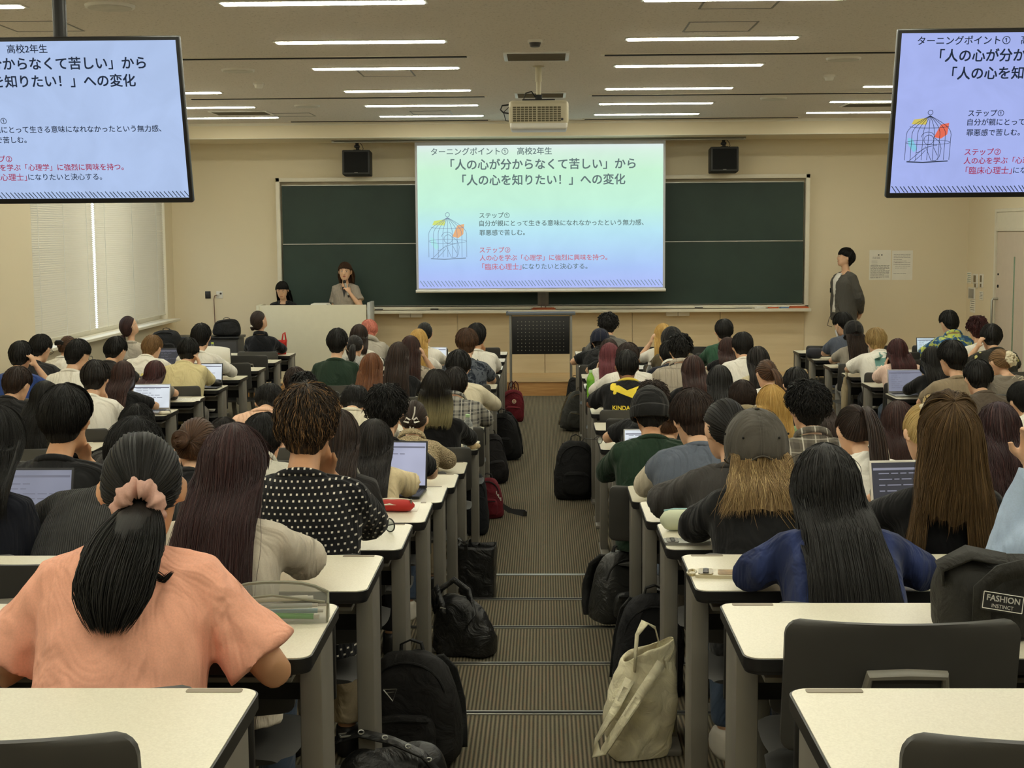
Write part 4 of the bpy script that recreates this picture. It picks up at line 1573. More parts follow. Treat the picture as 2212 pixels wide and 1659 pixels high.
class Body:
    """joints of a seated or standing figure in its own frame: x right, y ahead, z up from the floor"""

    def __init__(s, sex='m', k=None, lean=0.2, neck=0.4, hp=0.3, hyaw=0.0, hroll=0.0, side=0.0, hip=0.52, twist=0.0):
        s.k = k or (0.98 if sex == 'm' else 0.91)
        s.sex = sex
        s.hip = hip
        L = 0.50 * s.k
        n = 24
        s.sp = [Vector((0, 0, hip))]
        s.tg = []
        for i in range(n):
            t = (i + 0.5) / n
            a = lean * (0.35 + 1.3 * t)
            b = side * (0.5 + t)
            dvec = Vector((math.sin(b), math.sin(a) * math.cos(b), math.cos(a) * math.cos(b)))
            s.tg.append(dvec)
            s.sp.append(s.sp[-1] + dvec * (L / n))
        s.c7 = s.sp[-1]
        s.dir7 = s.tg[-1]
        na = lean * 1.2 + neck
        nd = Vector((math.sin(side * 1.3), math.sin(na), math.cos(na)))
        s.nt = s.c7 + nd * (0.085 * s.k) + Vector((0, 0.012, 0))
        s.RH = (Matrix.Rotation(hyaw, 3, 'Z') @ Matrix.Rotation(-hp, 3, 'X') @ Matrix.Rotation(hroll, 3, 'Y'))
        s.hk = 1.0 if sex == 'm' else 0.955
        s.hc = s.nt + s.RH @ Vector((0, 0.022, 0.098 * s.hk))
        s.TH = Matrix.Translation(s.hc) @ s.RH.to_4x4()
        s.tab = TORSO_M if sex == 'm' else TORSO_F

    def at(s, t):
        f = t * 24
        if f <= 0:
            return s.sp[0] + s.tg[0] * (t * 0.5 * s.k), s.tg[0]
        if f >= 24:
            return s.sp[-1] + s.dir7 * ((t - 1) * 0.5 * s.k), s.dir7
        i = int(f)
        return s.sp[i].lerp(s.sp[min(24, i + 1)], f - i), s.tg[min(23, i)]

    def torso(s, mb, grow=0.0, t0=-.14, t1=1.03, n=24, wide=1.0, boxy=0.0):
        rings = []
        for t, rx, ry in s.tab:
            if t < t0 - 1e-6 or t > t1 + 1e-6:
                continue
            c, d = s.at(t)
            rx, ry = rx * s.k * wide, ry * s.k
            if boxy and t < 0.7:
                m_ = s.tab[5][1] * s.k * wide
                rx = rx + (m_ - rx) * boxy
                ry = ry + (0.118 * s.k - ry) * boxy
            g = grow * (1.0 if t < 0.93 else 0.55)
            rx, ry = rx + g, ry + g
            f = Vector((0, d.z, -d.y)).normalized()       # ahead, square to the spine
            c = c + f * (0.055 * s.k * (1 - 0.8 * sstep(.8, 1.0, t)))
            ring = []
            for i in range(n):
                a = 2 * PI * i / n
                ca, sa = math.cos(a), math.sin(a)
                e = 0.82
                x = math.copysign(abs(ca) ** e, ca) * rx
                y = math.copysign(abs(sa) ** e, sa) * ry
                ring.append(c + Vector((x, 0, 0)) + f * y)
            rings.append(ring)
        mb.loft(rings)

    def back_y(s, z, grow=0.02):
        """y of the back of the clothes at height z"""
        if not hasattr(s, 'bk'):
            s.bk = []
            for t in [i / 30 for i in range(-4, 31)]:
                c, d = s.at(t)
                f = Vector((0, d.z, -d.y)).normalized()
                ry = np.interp(t, [q[0] for q in s.tab], [q[2] for q in s.tab]) * s.k
                p = c + f * (0.055 * s.k * (1 - 0.8 * sstep(.8, 1.0, t)) - ry)
                s.bk.append((p.z, p.y))
            q = head_pt(s, 0, -.075, -.075)
            s.bk.append((max(q.z, s.bk[-1][0] + .01), q.y + 0.01))
            s.bk.sort()
        return float(np.interp(z, [a for a, _ in s.bk], [c for _, c in s.bk])) - grow

    def shoulder(s, sg):
        c, d = s.at(0.885)
        return c + Vector((sg * (0.160 if s.sex == 'm' else 0.140) * s.k, 0.03, -0.016))


def arm_pose(b, sg, kind, desk, edge):
    """shoulder, elbow, wrist, hand direction and palm-back direction; desk is its height and edge its near edge in the body frame"""
    S_ = b.shoulder(sg)
    h = b.hc
    z = desk + 0.060
    up, curl = (0, 0, 1), 0.5
    if kind == 'desk':
        e = Vector((S_.x + sg * 0.075, edge + 0.02, z + 0.015))
        w = Vector((S_.x - sg * 0.06, edge + 0.22, z + 0.005))
        d = Vector((-sg * 0.5, 0.85, 0.0))
    elif kind == 'wide':
        e = Vector((S_.x + sg * 0.125, edge + 0.03, z + 0.015))
        w = Vector((S_.x + sg * 0.02, edge + 0.24, z + 0.005))
        d = Vector((-sg * 0.6, 0.8, 0.0))
    elif kind == 'fold':
        e = Vector((S_.x + sg * 0.10, edge + 0.04, z + 0.01))
        w = Vector((S_.x - sg * 0.12, edge + 0.14, z + 0.01))
        d = Vector((-sg * 0.97, 0.2, 0))
    elif kind == 'chin':
        w = h + b.RH @ Vector((sg * 0.055, 0.095, -0.13))
        e = Vector((S_.x + sg * 0.035, max(edge + 0.04, w.y - 0.06), z + 0.02))
        d = Vector((-sg * 0.25, -0.05, 1.0))
        up, curl = (sg * 0.5, 0.8, 0), 1.0
    elif kind == 'cheek':
        w = h + b.RH @ Vector((sg * 0.105, 0.055, -0.12))
        e = Vector((S_.x + sg * 0.05, max(edge + 0.03, w.y - 0.04), z + 0.02))
        d = Vector((-sg * 0.15, -0.25, 1.0))
        up, curl = (sg * 1.0, 0.3, 0), 0.35
    elif kind == 'hair':
        w = h + b.RH @ Vector((sg * 0.125, 0.03, -0.07))
        e = Vector((S_.x + sg * 0.12, max(edge + 0.0, w.y - 0.05), z + 0.03))
        d = Vector((-sg * 0.25, -0.35, 0.9))
        up, curl = (sg * 1.0, 0.0, 0.2), 0.4
    elif kind == 'lap':
        e = Vector((S_.x + sg * 0.06, S_.y + 0.02, S_.z - 0.27))
        w = Vector((sg * 0.10, S_.y + 0.18, b.hip + 0.12))
        d = Vector((-sg * 0.3, 0.9, -0.2))
    elif kind == 'down':
        e = Vector((S_.x + sg * 0.04, S_.y - 0.02, S_.z - 0.29))
        w = Vector((S_.x + sg * 0.05, S_.y + 0.05, S_.z - 0.53))
        d = Vector((0, 0.1, -1))
        up = (sg, 0, 0)
    elif kind == 'behind':
        e = Vector((S_.x + sg * 0.05, S_.y - 0.10, S_.z - 0.27))
        w = Vector((sg * 0.07, S_.y - 0.21, S_.z - 0.47))
        d = Vector((-sg * 0.9, -0.1, -0.35))
        up = (0, -1, 0)
    elif kind == 'mic':
        w = h + b.RH @ Vector((sg * 0.03, 0.165, -0.185))
        e = Vector((S_.x + sg * 0.09, S_.y + 0.10, S_.z - 0.25))
        d = Vector((-sg * 0.55, 0.0, 0.8))
        up, curl = (sg * 0.6, 0.7, 0.1), 1.25
    else:
        e, w, d = kind[0], kind[1], kind[2]
        e, w, d = Vector(e), Vector(w), Vector(d)
    # keep the bones at their length
    LU, LF = 0.285 * b.k, 0.25 * b.k
    v = e - S_
    if v.length > LU * 1.12:
        e = S_ + v.normalized() * (LU * 1.12)
    v = w - e
    if v.length > LF * 1.15:
        w2 = e + v.normalized() * (LF * 1.15)
        w = w2
    return S_, e, w, d, up, curl


def finish(mb, name, mt, parent, voxel, smooth=4, crease=0.0, label=None):
    o = mb.build(name, mt, parent, smooth=True, angle=None, label=label)
    r = o.modifiers.new('one_surface', 'REMESH')
    r.mode = 'VOXEL'
    r.voxel_size = voxel
    r.use_smooth_shade = True
    s_ = o.modifiers.new('smooth', 'SMOOTH')
    s_.factor = 0.5
    s_.iterations = smooth
    if crease:
        d = o.modifiers.new('creases', 'DISPLACE')
        d.texture = CREASE
        d.texture_coords = 'LOCAL'
        d.strength = crease
        d.mid_level = 0.5
    return o


# ---- hair
def interp(tab, x):
    return float(np.interp(x, [a for a, _ in tab], [b for _, b in tab]))


LINE_M = [(0, .052), (35, .05), (62, .03), (78, .026), (98, .022), (110, -.030), (130, -.066), (150, -.084), (180, -.092)]
LINE_F = [(0, .058), (35, .052), (62, .030), (80, .004), (98, -.006), (112, -.040), (135, -.074), (180, -.086)]
LINE_UP = [(0, .058), (35, .052), (62, .034), (76, .026), (97, .024), (104, -.018), (125, -.062), (150, -.084), (180, -.090)]
LINE_NAPE = [(0, .060), (62, .036), (78, .028), (98, .020), (108, -.030), (125, -.078), (150, -.102), (180, -.108)]
LINE_BOWL = [(0, .030), (35, .03), (62, .018), (80, .006), (98, .0), (112, -.024), (135, -.050), (180, -.062)]


def hair_grid(b, tilt=20.0, line=LINE_M, vol=0.02, nphi=44, n1=14, fall=None, spread=1.0, front=52.0, n2=18, rs=0, inset=0.35, backgap=0.012, tuck=0.0, ragged=0.02, rcx=0.0, cut=None):
    """grid[column][row] of hair surface points, and per column its arc length"""
    rr = random.Random(rs)
    k = b.hk
    ra, rb, rc = .0765 + vol, .1005 + vol, .1125 + vol + rcx
    sa, sb, sc = .0765, .1005, .1125 + rcx
    o = Vector((0, -.006, .0))
    ti = math.radians(tilt)
    d0, e2, e1 = Vector((0, -math.sin(ti), math.cos(ti))), Vector((0, math.cos(ti), math.sin(ti))), Vector((1, 0, 0))
    cols = []
    ph0 = [rr.uniform(0, 6.28) for _ in range(3)]
    for j in range(nphi):
        ph = 2 * PI * (j + 0.5) / nphi
        hd = e2 * math.cos(ph) + e1 * math.sin(ph)

        def pt(th, f):
            d = d0 * math.cos(th) + hd * math.sin(th)
            A, B, Cc = sa + (ra - sa) * f, sb + (rb - sb) * f, sc + (rc - sc) * f
            r = 1 / math.sqrt((d.x / A) ** 2 + (d.y / B) ** 2 + (d.z / Cc) ** 2)
            return o + d * r
        phd = abs(math.degrees(math.atan2(math.sin(ph), math.cos(ph))))
        falls = fall is not None and phd >= front
        th = 0.03
        end = None
        while th < PI - 0.05:
            p = pt(th, 1.0)
            if falls:
                a_ = b.RH @ (pt(th + 0.02, 1.0) - p)
                wz = (b.RH @ p).z
                if (Vector((a_.x, a_.y, 0)).length < abs(a_.z) * 0.12 and a_.z < 0) or (b.RH @ (pt(th + 0.02, 1.0) - o)).xy.length < (b.RH @ (p - o)).xy.length - 1e-5 and wz < 0.03:
                    end = th
                    break
            az = abs(math.degrees(math.atan2(p.x, p.y)))
            if not falls and p.z < interp(line, az):
                end = th
                break
            th += 0.02
        if end is None:
            end = th
        g = 1 + 0.10 * math.sin(5 * ph + ph0[0]) + 0.08 * math.sin(11 * ph + ph0[1]) + 0.06 * math.sin(17 * ph + ph0[2])
        pts = []
        if not falls:
            end *= 1 + rr.uniform(-ragged, ragged) * 1.6
        for i in range(n1 + 1):
            u = i / n1
            f = g * (1.0 if falls else (1 - inset * u ** 4))
            pts.append(b.hc + b.RH @ (pt(0.02 + (end - 0.02) * u, f) * k))
        if falls:
            p0 = pts[-1]
            L = fall * (1 + rr.uniform(-0.035, 0.035))
            if cut and cut[0] < p0.x - b.hc.x < cut[1]:
                L = cut[2] * (1 + rr.uniform(-.1, .1))
            ze = b.hc.z - L
            for i in range(1, n2 + 1):
                u = i / n2
                z = p0.z + (ze - p0.z) * u
                x = b.hc.x + (p0.x - b.hc.x) * (1 + (spread - 1) * u ** 1.25)
                x += 0.004 * math.sin(7 * u + ph * 5 + ph0[1]) * u
                bk = (1 - math.cos(ph)) / 2            # 1 at the back
                yb = b.back_y(z, 0.030) - backgap - 0.012 * bk
                y = p0.y + (min(p0.y, yb) - p0.y) * sstep(0, 0.55, u) if p0.y < b.hc.y + 0.06 else p0.y
                lim = b.back_y(z, 0.040)
                ax = abs(x - b.c7.x)
                wa = sstep(.07, -.01, p0.y - b.hc.y) * sstep(.12, .08, ax)
                wb = sstep(b.c7.z + .03, b.c7.z - .03, z) * sstep(.27, .21, ax)
                y += (min(y, lim) - y) * max(wa, wb)
                pts.append(Vector((x, y, z)))
        cols.append(pts)
    return cols


def resample(pts, n):
    P = np.array([p[:] for p in pts])
    d = np.concatenate([[0], np.cumsum(np.linalg.norm(P[1:] - P[:-1], axis=1))])
    t = np.linspace(0, d[-1], n)
    return np.stack([np.interp(t, d, P[:, i]) for i in range(3)], 1), d[-1]


class Hair:
    """mesh with UV along the strands"""

    def __init__(s):
        s.v, s.f, s.uv, s.n = [], [], [], 0

    def add(s, V, Fc, UV):
        s.v.append(V)
        s.f += [tuple(int(i) + s.n for i in f) for f in Fc]
        s.uv.append(UV)
        s.n += len(V)

    def shell(s, cols, groove=0.003, rs=1, centre=None, ref=0.5):
        N, M = len(cols), 22
        G = np.zeros((N, M, 3))
        Ls = []
        for j, c in enumerate(cols):
            G[j], L = resample(c, M)
            Ls.append(L)
        r = np.random.RandomState(rs)
        cen = np.array(centre)
        off = r.uniform(-1, 1, N) * groove
        w = np.linspace(0, 1, M)
        dv = G - cen
        dv[:, :, 2] *= 0.3
        dv /= np.linalg.norm(dv, axis=2, keepdims=True) + 1e-9
        G = G + dv * (off[:, None] * w[None, :] ** 0.6)[:, :, None]
        V = G.reshape(-1, 3)
        uv = np.zeros((N * M, 2))
        uv[:, 0] = np.repeat(np.arange(N) / N, M)
        uv[:, 1] = np.tile(np.linspace(0, 1, M), N)
        Fc = []
        for j in range(N):
            j2 = (j + 1) % N
            for i in range(M - 1):
                Fc.append((j * M + i, j * M + i + 1, j2 * M + i + 1, j2 * M + i))
        s.add(V, Fc, uv)
        s.G, s.cen = G, cen

    def strands(s, paths, width, sides=3, vs=(0, 1), rs=0):
        """paths [n, m, 3]; tapered three-sided strands"""
        P = np.asarray(paths)
        n, m = P.shape[:2]
        if n == 0:
            return
        T = np.zeros_like(P)
        T[:, 1:-1] = P[:, 2:] - P[:, :-2]
        T[:, 0] = P[:, 1] - P[:, 0]
        T[:, -1] = P[:, -1] - P[:, -2]
        T /= np.linalg.norm(T, axis=2, keepdims=True) + 1e-9
        r = np.random.RandomState(rs)
        ref = np.array([0.3, 1.0, 0.2])
        A = np.cross(T, ref)
        A /= np.linalg.norm(A, axis=2, keepdims=True) + 1e-9
        B = np.cross(T, A)
        w = np.asarray(width)
        w = np.broadcast_to(w, (n,))[:, None] if w.ndim <= 1 else w
        prof = np.concatenate([[0.35], np.linspace(1, 0.9, m - 3), [0.65, 0.12]])
        R = w * prof[None, :]
        V = np.zeros((n, m, sides, 3))
        for q in range(sides):
            a = 2 * PI * q / sides
            V[:, :, q] = P + A * (math.cos(a) * R)[:, :, None] + B * (math.sin(a) * R * 0.6)[:, :, None]
        base = np.arange(n)[:, None, None] * (m * sides)
        i = np.arange(m - 1)[None, :, None] * sides
        q = np.arange(sides)[None, None, :]
        q2 = (q + 1) % sides
        Fc = np.stack(np.broadcast_arrays(base + i + q, base + i + q2, base + i + sides + q2, base + i + sides + q), -1).reshape(-1, 4)
        uv = np.zeros((n, m, sides, 2))
        uv[..., 0] = r.uniform(0, 1, n)[:, None, None] + np.arange(sides)[None, None, :] * 0.004
        v0 = np.broadcast_to(np.asarray(vs[0]), (n,))[:, None]
        v1 = np.broadcast_to(np.asarray(vs[1]), (n,))[:, None]
        uv[..., 1] = (v0 + (v1 - v0) * np.linspace(0, 1, m)[None, :])[:, :, None]
        s.add(V.reshape(-1, 3), Fc, uv.reshape(-1, 2))

    def from_shell(s, n, width, lift=0.006, lo=(0, .5), ln=(.4, 1.0), m=10, wave=0.0, freq=2.0, flip=0.0, rs=0, jit=0.004, over=0.04):
        r = np.random.RandomState(rs)
        N, M = s.G.shape[:2]
        j = r.randint(0, N, n)
        a = r.uniform(lo[0], lo[1], n)
        bb = np.minimum(1 + over * r.uniform(0, 1, n), a + r.uniform(ln[0], ln[1], n))
        t = a[:, None] + (bb - a)[:, None] * np.linspace(0, 1, m)[None, :]
        f = np.clip(t, 0, 1) * (M - 1)
        i0 = np.clip(f.astype(int), 0, M - 2)
        fr = (f - i0)[:, :, None]
        P = s.G[j[:, None], i0] * (1 - fr) + s.G[j[:, None], i0 + 1] * fr
        # run past the edge along the last direction
        ex = np.clip(t - 1, 0, None)[:, :, None]
        last = (s.G[:, -1] - s.G[:, -3])[j][:, None, :]
        P = P + last * ex * (M / 2.0)
        d = P - s.cen
        d[:, :, 2] *= 0.35
        d /= np.linalg.norm(d, axis=2, keepdims=True) + 1e-9
        u = np.linspace(0, 1, m)[None, :]
        env = np.sin(np.clip(u * 1.15, 0, 1) * PI / 2) 
        lf = r.uniform(0.1, 1, n)[:, None] * lift * env + flip * r.uniform(0, 1, n)[:, None] * u ** 3
        P = P + d * lf[:, :, None]
        side = np.cross(d, np.array([0, 0, 1.0]))
        P = P + side * (r.uniform(-1, 1, n)[:, None] * jit * (0.3 + u))[:, :, None]
        if wave:
            ph = r.uniform(0, 6.28, n)[:, None]
            fq = freq * r.uniform(0.7, 1.3, n)[:, None]
            P = P + side * (np.sin(ph + u * fq * 6.28) * wave * u)[:, :, None] + d * (np.cos(ph * 1.7 + u * fq * 6.28) * wave * u)[:, :, None]
        s.strands(P, width * r.uniform(0.6, 1.25, n), vs=(np.clip(a, 0, 1), np.clip(bb, 0, 1)), rs=rs)

    def build(s, name, mt, parent, label=None):
        me = bpy.data.meshes.new(name)
        V = np.concatenate(s.v)
        me.from_pydata(V.tolist(), [], s.f)
        me.materials.append(mt)
        me.polygons.foreach_set('use_smooth', [True] * len(me.polygons))
        uvl = me.uv_layers.new(name='UVMap')
        li = np.zeros(len(me.loops), dtype=np.int32)
        me.loops.foreach_get('vertex_index', li)
        uvl.data.foreach_set('uv', np.concatenate(s.uv)[li].reshape(-1).astype(np.float32))
        me.update()
        o = bpy.data.objects.new(name, me)
        COL.objects.link(o)
        o.parent = parent
        if label:
            o['label'] = label
        return o


def tail_paths(b, T, pts, r0, r1, n, m=16, rs=0, flat=0.7, rag=0.08):
    """strand paths of a tied tail following pts (body frame) with radius r0 at the tie growing to r1"""
    C, L = resample(pts, m)
    r = np.random.RandomState(rs)
    a = r.uniform(0, 2 * PI, n)
    q = np.sqrt(r.uniform(0.05, 1, n))
    u = np.linspace(0, 1, m)
    rad = r0 + (r1 - r0) * np.sin(np.clip(u * 1.25, 0, 1) * PI / 2)
    rad = rad * (1 - 0.55 * np.clip((u - 0.75) / 0.25, 0, 1) ** 1.5)
    X = np.cos(a)[:, None] * q[:, None] * rad[None, :]
    Yy = np.sin(a)[:, None] * q[:, None] * rad[None, :] * flat
    P = np.zeros((n, m, 3))
    cut = 1 - rag * r.uniform(0, 1, n)
    for i in range(3):
        P[:, :, i] = np.stack([np.interp(u * c, u, C[:, i]) for c in cut])
    P[:, :, 0] += X
    P[:, :, 1] += Yy
    P[:, :, 2] += (r.uniform(-1, 1, n) * 0.006)[:, None]
    return P


def head_pt(b, x, y, z):
    return b.hc + b.RH @ (Vector((x, y, z)) * b.hk)


def make_hair(b, spec, parent, detail, rs):
    """spec: style name, colour, options; detail is 0 near, 1 middle, 2 far"""
    st, colr, o = spec[0], spec[1], dict(spec[2]) if len(spec) > 2 else {}
    H = Hair()
    mt = HM(colr)
    nn = (1.15, 0.55, 0.2)[detail]
    wd = (0.0012, 0.0018, 0.0033)[detail]
    cen = (b.hc.x, b.hc.y, b.hc.z)
    nphi = (72, 48, 32)[detail]
    g = {'rs': rs, 'nphi': nphi}
    if st in ('short', 'curly'):
        # close cropped nape under the longer hair
        H.shell(hair_grid(b, 30, LINE_NAPE, .005, inset=.5, rcx=.022, ragged=.012, **g), 0.001, rs, cen)
        H.from_shell(int(420 * nn), wd, .002, (.5, .9), (.1, .25), 6, rs=rs + 3, jit=.004, over=.03)
    if st == 'short':
        vol = o.get('vol', 0.024)
        H.shell(hair_grid(b, 22, o.get('line', LINE_M), vol, inset=o.get('inset', 0.8), **g), 0.003, rs, cen)
        H.from_shell(int(2400 * nn), wd * 1.05, o.get('lift', 0.0045), (0, .8), (.25, .6), 8, flip=o.get('flip', 0.003), rs=rs, jit=0.008, wave=o.get('wave', 0.002), over=0.06)
    elif st == 'curly':
        vol = o.get('vol', 0.030)
        H.shell(hair_grid(b, 24, o.get('line', LINE_M), vol, inset=0.75, **g), 0.009, rs, cen)
        H.from_shell(int(o.get('n', 2000) * nn), wd * o.get('w', 1.5), o.get('lift', 0.016), (0, .8), o.get('ln', (.15, .4)), 12, flip=o.get('flip', 0.008), rs=rs, jit=o.get('jit', 0.014), wave=o.get('wave', 0.007), freq=o.get('freq', 1.5), over=o.get('over', 0.03))
    elif st in ('long', 'bob'):
        L = o.get('len', 0.42 if st == 'long' else 0.17)
        c = hair_grid(b, o.get('tilt', 14), LINE_F, o.get('vol', 0.016), fall=L, spread=o.get('spread', 1.15), front=o.get('front', 50), backgap=o.get('gap', 0.012), tuck=o.get('tuck', 0), cut=o.get('cut'), **g)
        if st == 'bob':
            for col in c:
                if len(col) > 15:
                    m_ = len(col)
                    for i in range(15, m_):
                        u = (i - 14) / (m_ - 15)
                        col[i] = Vector((b.hc.x + (col[i].x - b.hc.x) * (1 + 0.10 * math.sin(u * PI) - 0.14 * u ** 3), col[i].y + 0.02 * u ** 3, col[i].z))
        H.shell(c, 0.002, rs, cen)
        H.from_shell(int(2600 * nn), wd * (1.1 if detail == 0 else 1.0), o.get('lift', 0.007), (0, .35), (.5, 1.0), 14, rs=rs, jit=o.get('jit', 0.008), wave=o.get('wave', 0.002), freq=o.get('freq', 1.2), over=o.get('over', 0.05))
        if o.get('loose'):
            H.from_shell(int(o['loose']), wd * 0.7, 0.02, (.2, .6), (.4, .8), 16, rs=rs + 5, jit=0.03, wave=0.012, freq=1.3, over=0.12)
    elif st in ('pony', 'bun'):
        tz = o.get('tie', (0, -.112, -.02))
        tilt = math.degrees(math.atan2(-tz[1], tz[2]))
        H.shell(hair_grid(b, tilt, o.get('line', LINE_UP), o.get('vol', 0.010), inset=0.5, **g), 0.0006, rs, cen)
        H.from_shell(int(2200 * nn), wd * .8, 0.0022, (0, .6), (.3, .9), 12, rs=rs, jit=0.003, over=0.0)
        T = head_pt(b, tz[0], tz[1], tz[2])
        out = (T - b.hc).normalized()
        if st == 'pony':
            L = o.get('len', 0.24)
            sx = o.get('sx', 0.0)
            p = [T - out * 0.012, T + out * 0.022]
            y1 = min(T.y - 0.02, b.back_y(T.z - L * 0.6) - 0.035)
            p += [Vector((T.x + sx * 0.3 + out.x * 0.03, (T.y + out.y * 0.035 + y1) / 2 - 0.012, T.z - L * 0.22 + out.z * 0.02))]
            p += [Vector((T.x + sx * 0.65, y1 - 0.008, T.z - L * 0.6)), Vector((T.x + sx, min(y1, b.back_y(T.z - L) - 0.03), T.z - L))]
            q = []
            P4 = [Vector(x) for x in p]
            for i in range(len(P4) - 1):
                a0, a1, a2, a3 = P4[max(i - 1, 0)], P4[i], P4[i + 1], P4[min(i + 2, len(P4) - 1)]
                for h_ in range(5):
                    t = h_ / 5
                    q.append(0.5 * ((2 * a1) + (a2 - a0) * t + (2 * a0 - 5 * a1 + 4 * a2 - a3) * t * t + (3 * a1 - a0 - 3 * a2 + a3) * t ** 3))
            q.append(P4[-1])
            r1 = o.get('fat', 0.034)
            H.strands(tail_paths(b, T, q, o.get('r0', 0.016), r1, int(o.get('n', 900) * nn) + 60, 16, rs, o.get('flat', 0.6), o.get('rag', 0.12)), wd * (0.95 if detail == 0 else 1.4), vs=(0.3, 1), rs=rs)
            core = MB()
            C, _ = resample(q, 12)
            core.tube([tuple(x) for x in C], [0.012, 0.016] + [(r1 * 0.5, r1 * 0.26)] * 6 + [(r1 * 0.45, r1 * 0.24), (r1 * 0.32, r1 * 0.2), (r1 * .2, r1 * .12), 0.003], 12, up=(1, 0, 0))
            V = np.concatenate(core.v)
            H.add(V, core.f, np.stack([np.arange(len(V)) % 12 / 12.0, np.arange(len(V)) // 12 / 12.0], 1))
        else:
            r = np.random.RandomState(rs)
            R0 = o.get('size', 0.036)
            n = int(420 * nn) + 40
            a1 = out.cross(Vector((1, 0, 0.01))).normalized()
            a2 = out.cross(a1)
            c = T + out * (R0 * 0.55)
            core = MB()
            core.ell(c, (R0 * 0.95, R0 * 0.95, R0 * 0.72), Matrix((a1, a2, out)).transposed(), 16, 10)
            V = np.concatenate(core.v)
            H.add(V, core.f, np.stack([np.arange(len(V)) / 40.0, np.full(len(V), 0.7)], 1))
            P = np.zeros((n, 14, 3))
            for i in range(n):
                ph, tl = r.uniform(0, 6.28), r.uniform(0.25, 1.35)
                rad, hh = R0 * math.sin(tl) * r.uniform(0.98, 1.12), R0 * 0.75 * math.cos(tl)
                arc = r.uniform(1.2, 3.0)
                for q in range(14):
                    aa = ph + arc * q / 13
                    h2 = hh + 0.006 * math.sin(aa * 2 + 1)
                    P[i, q] = c + a1 * (rad * math.cos(aa)) + a2 * (rad * math.sin(aa)) + out * h2
            H.strands(P, wd * 1.2, vs=(0.4, 1.0), rs=rs)
    elif st == 'none':
        return None
    ob = H.build('hair', mt, parent)
    return ob


def wisps(b, mt, parent, pts_list, n=26, w=0.0011, rs=0, sp=0.006, name='loose_lock'):
    """a loose lock of hair along each polyline"""
    H = Hair()
    for q, pts in enumerate(pts_list):
        C, _ = resample(pts, 18)
        r = np.random.RandomState(rs + q)
        u = np.linspace(0, 1, 18)
        P = C[None] + r.normal(0, 1, (n, 1, 3)) * sp * (0.3 + np.sin(u * PI * 0.9))[None, :, None]
        H.strands(P, w, vs=(0.2, 1.0), rs=rs + q)
    return H.build(name, mt, parent)


# ---- whole figure
NPERS = [0]


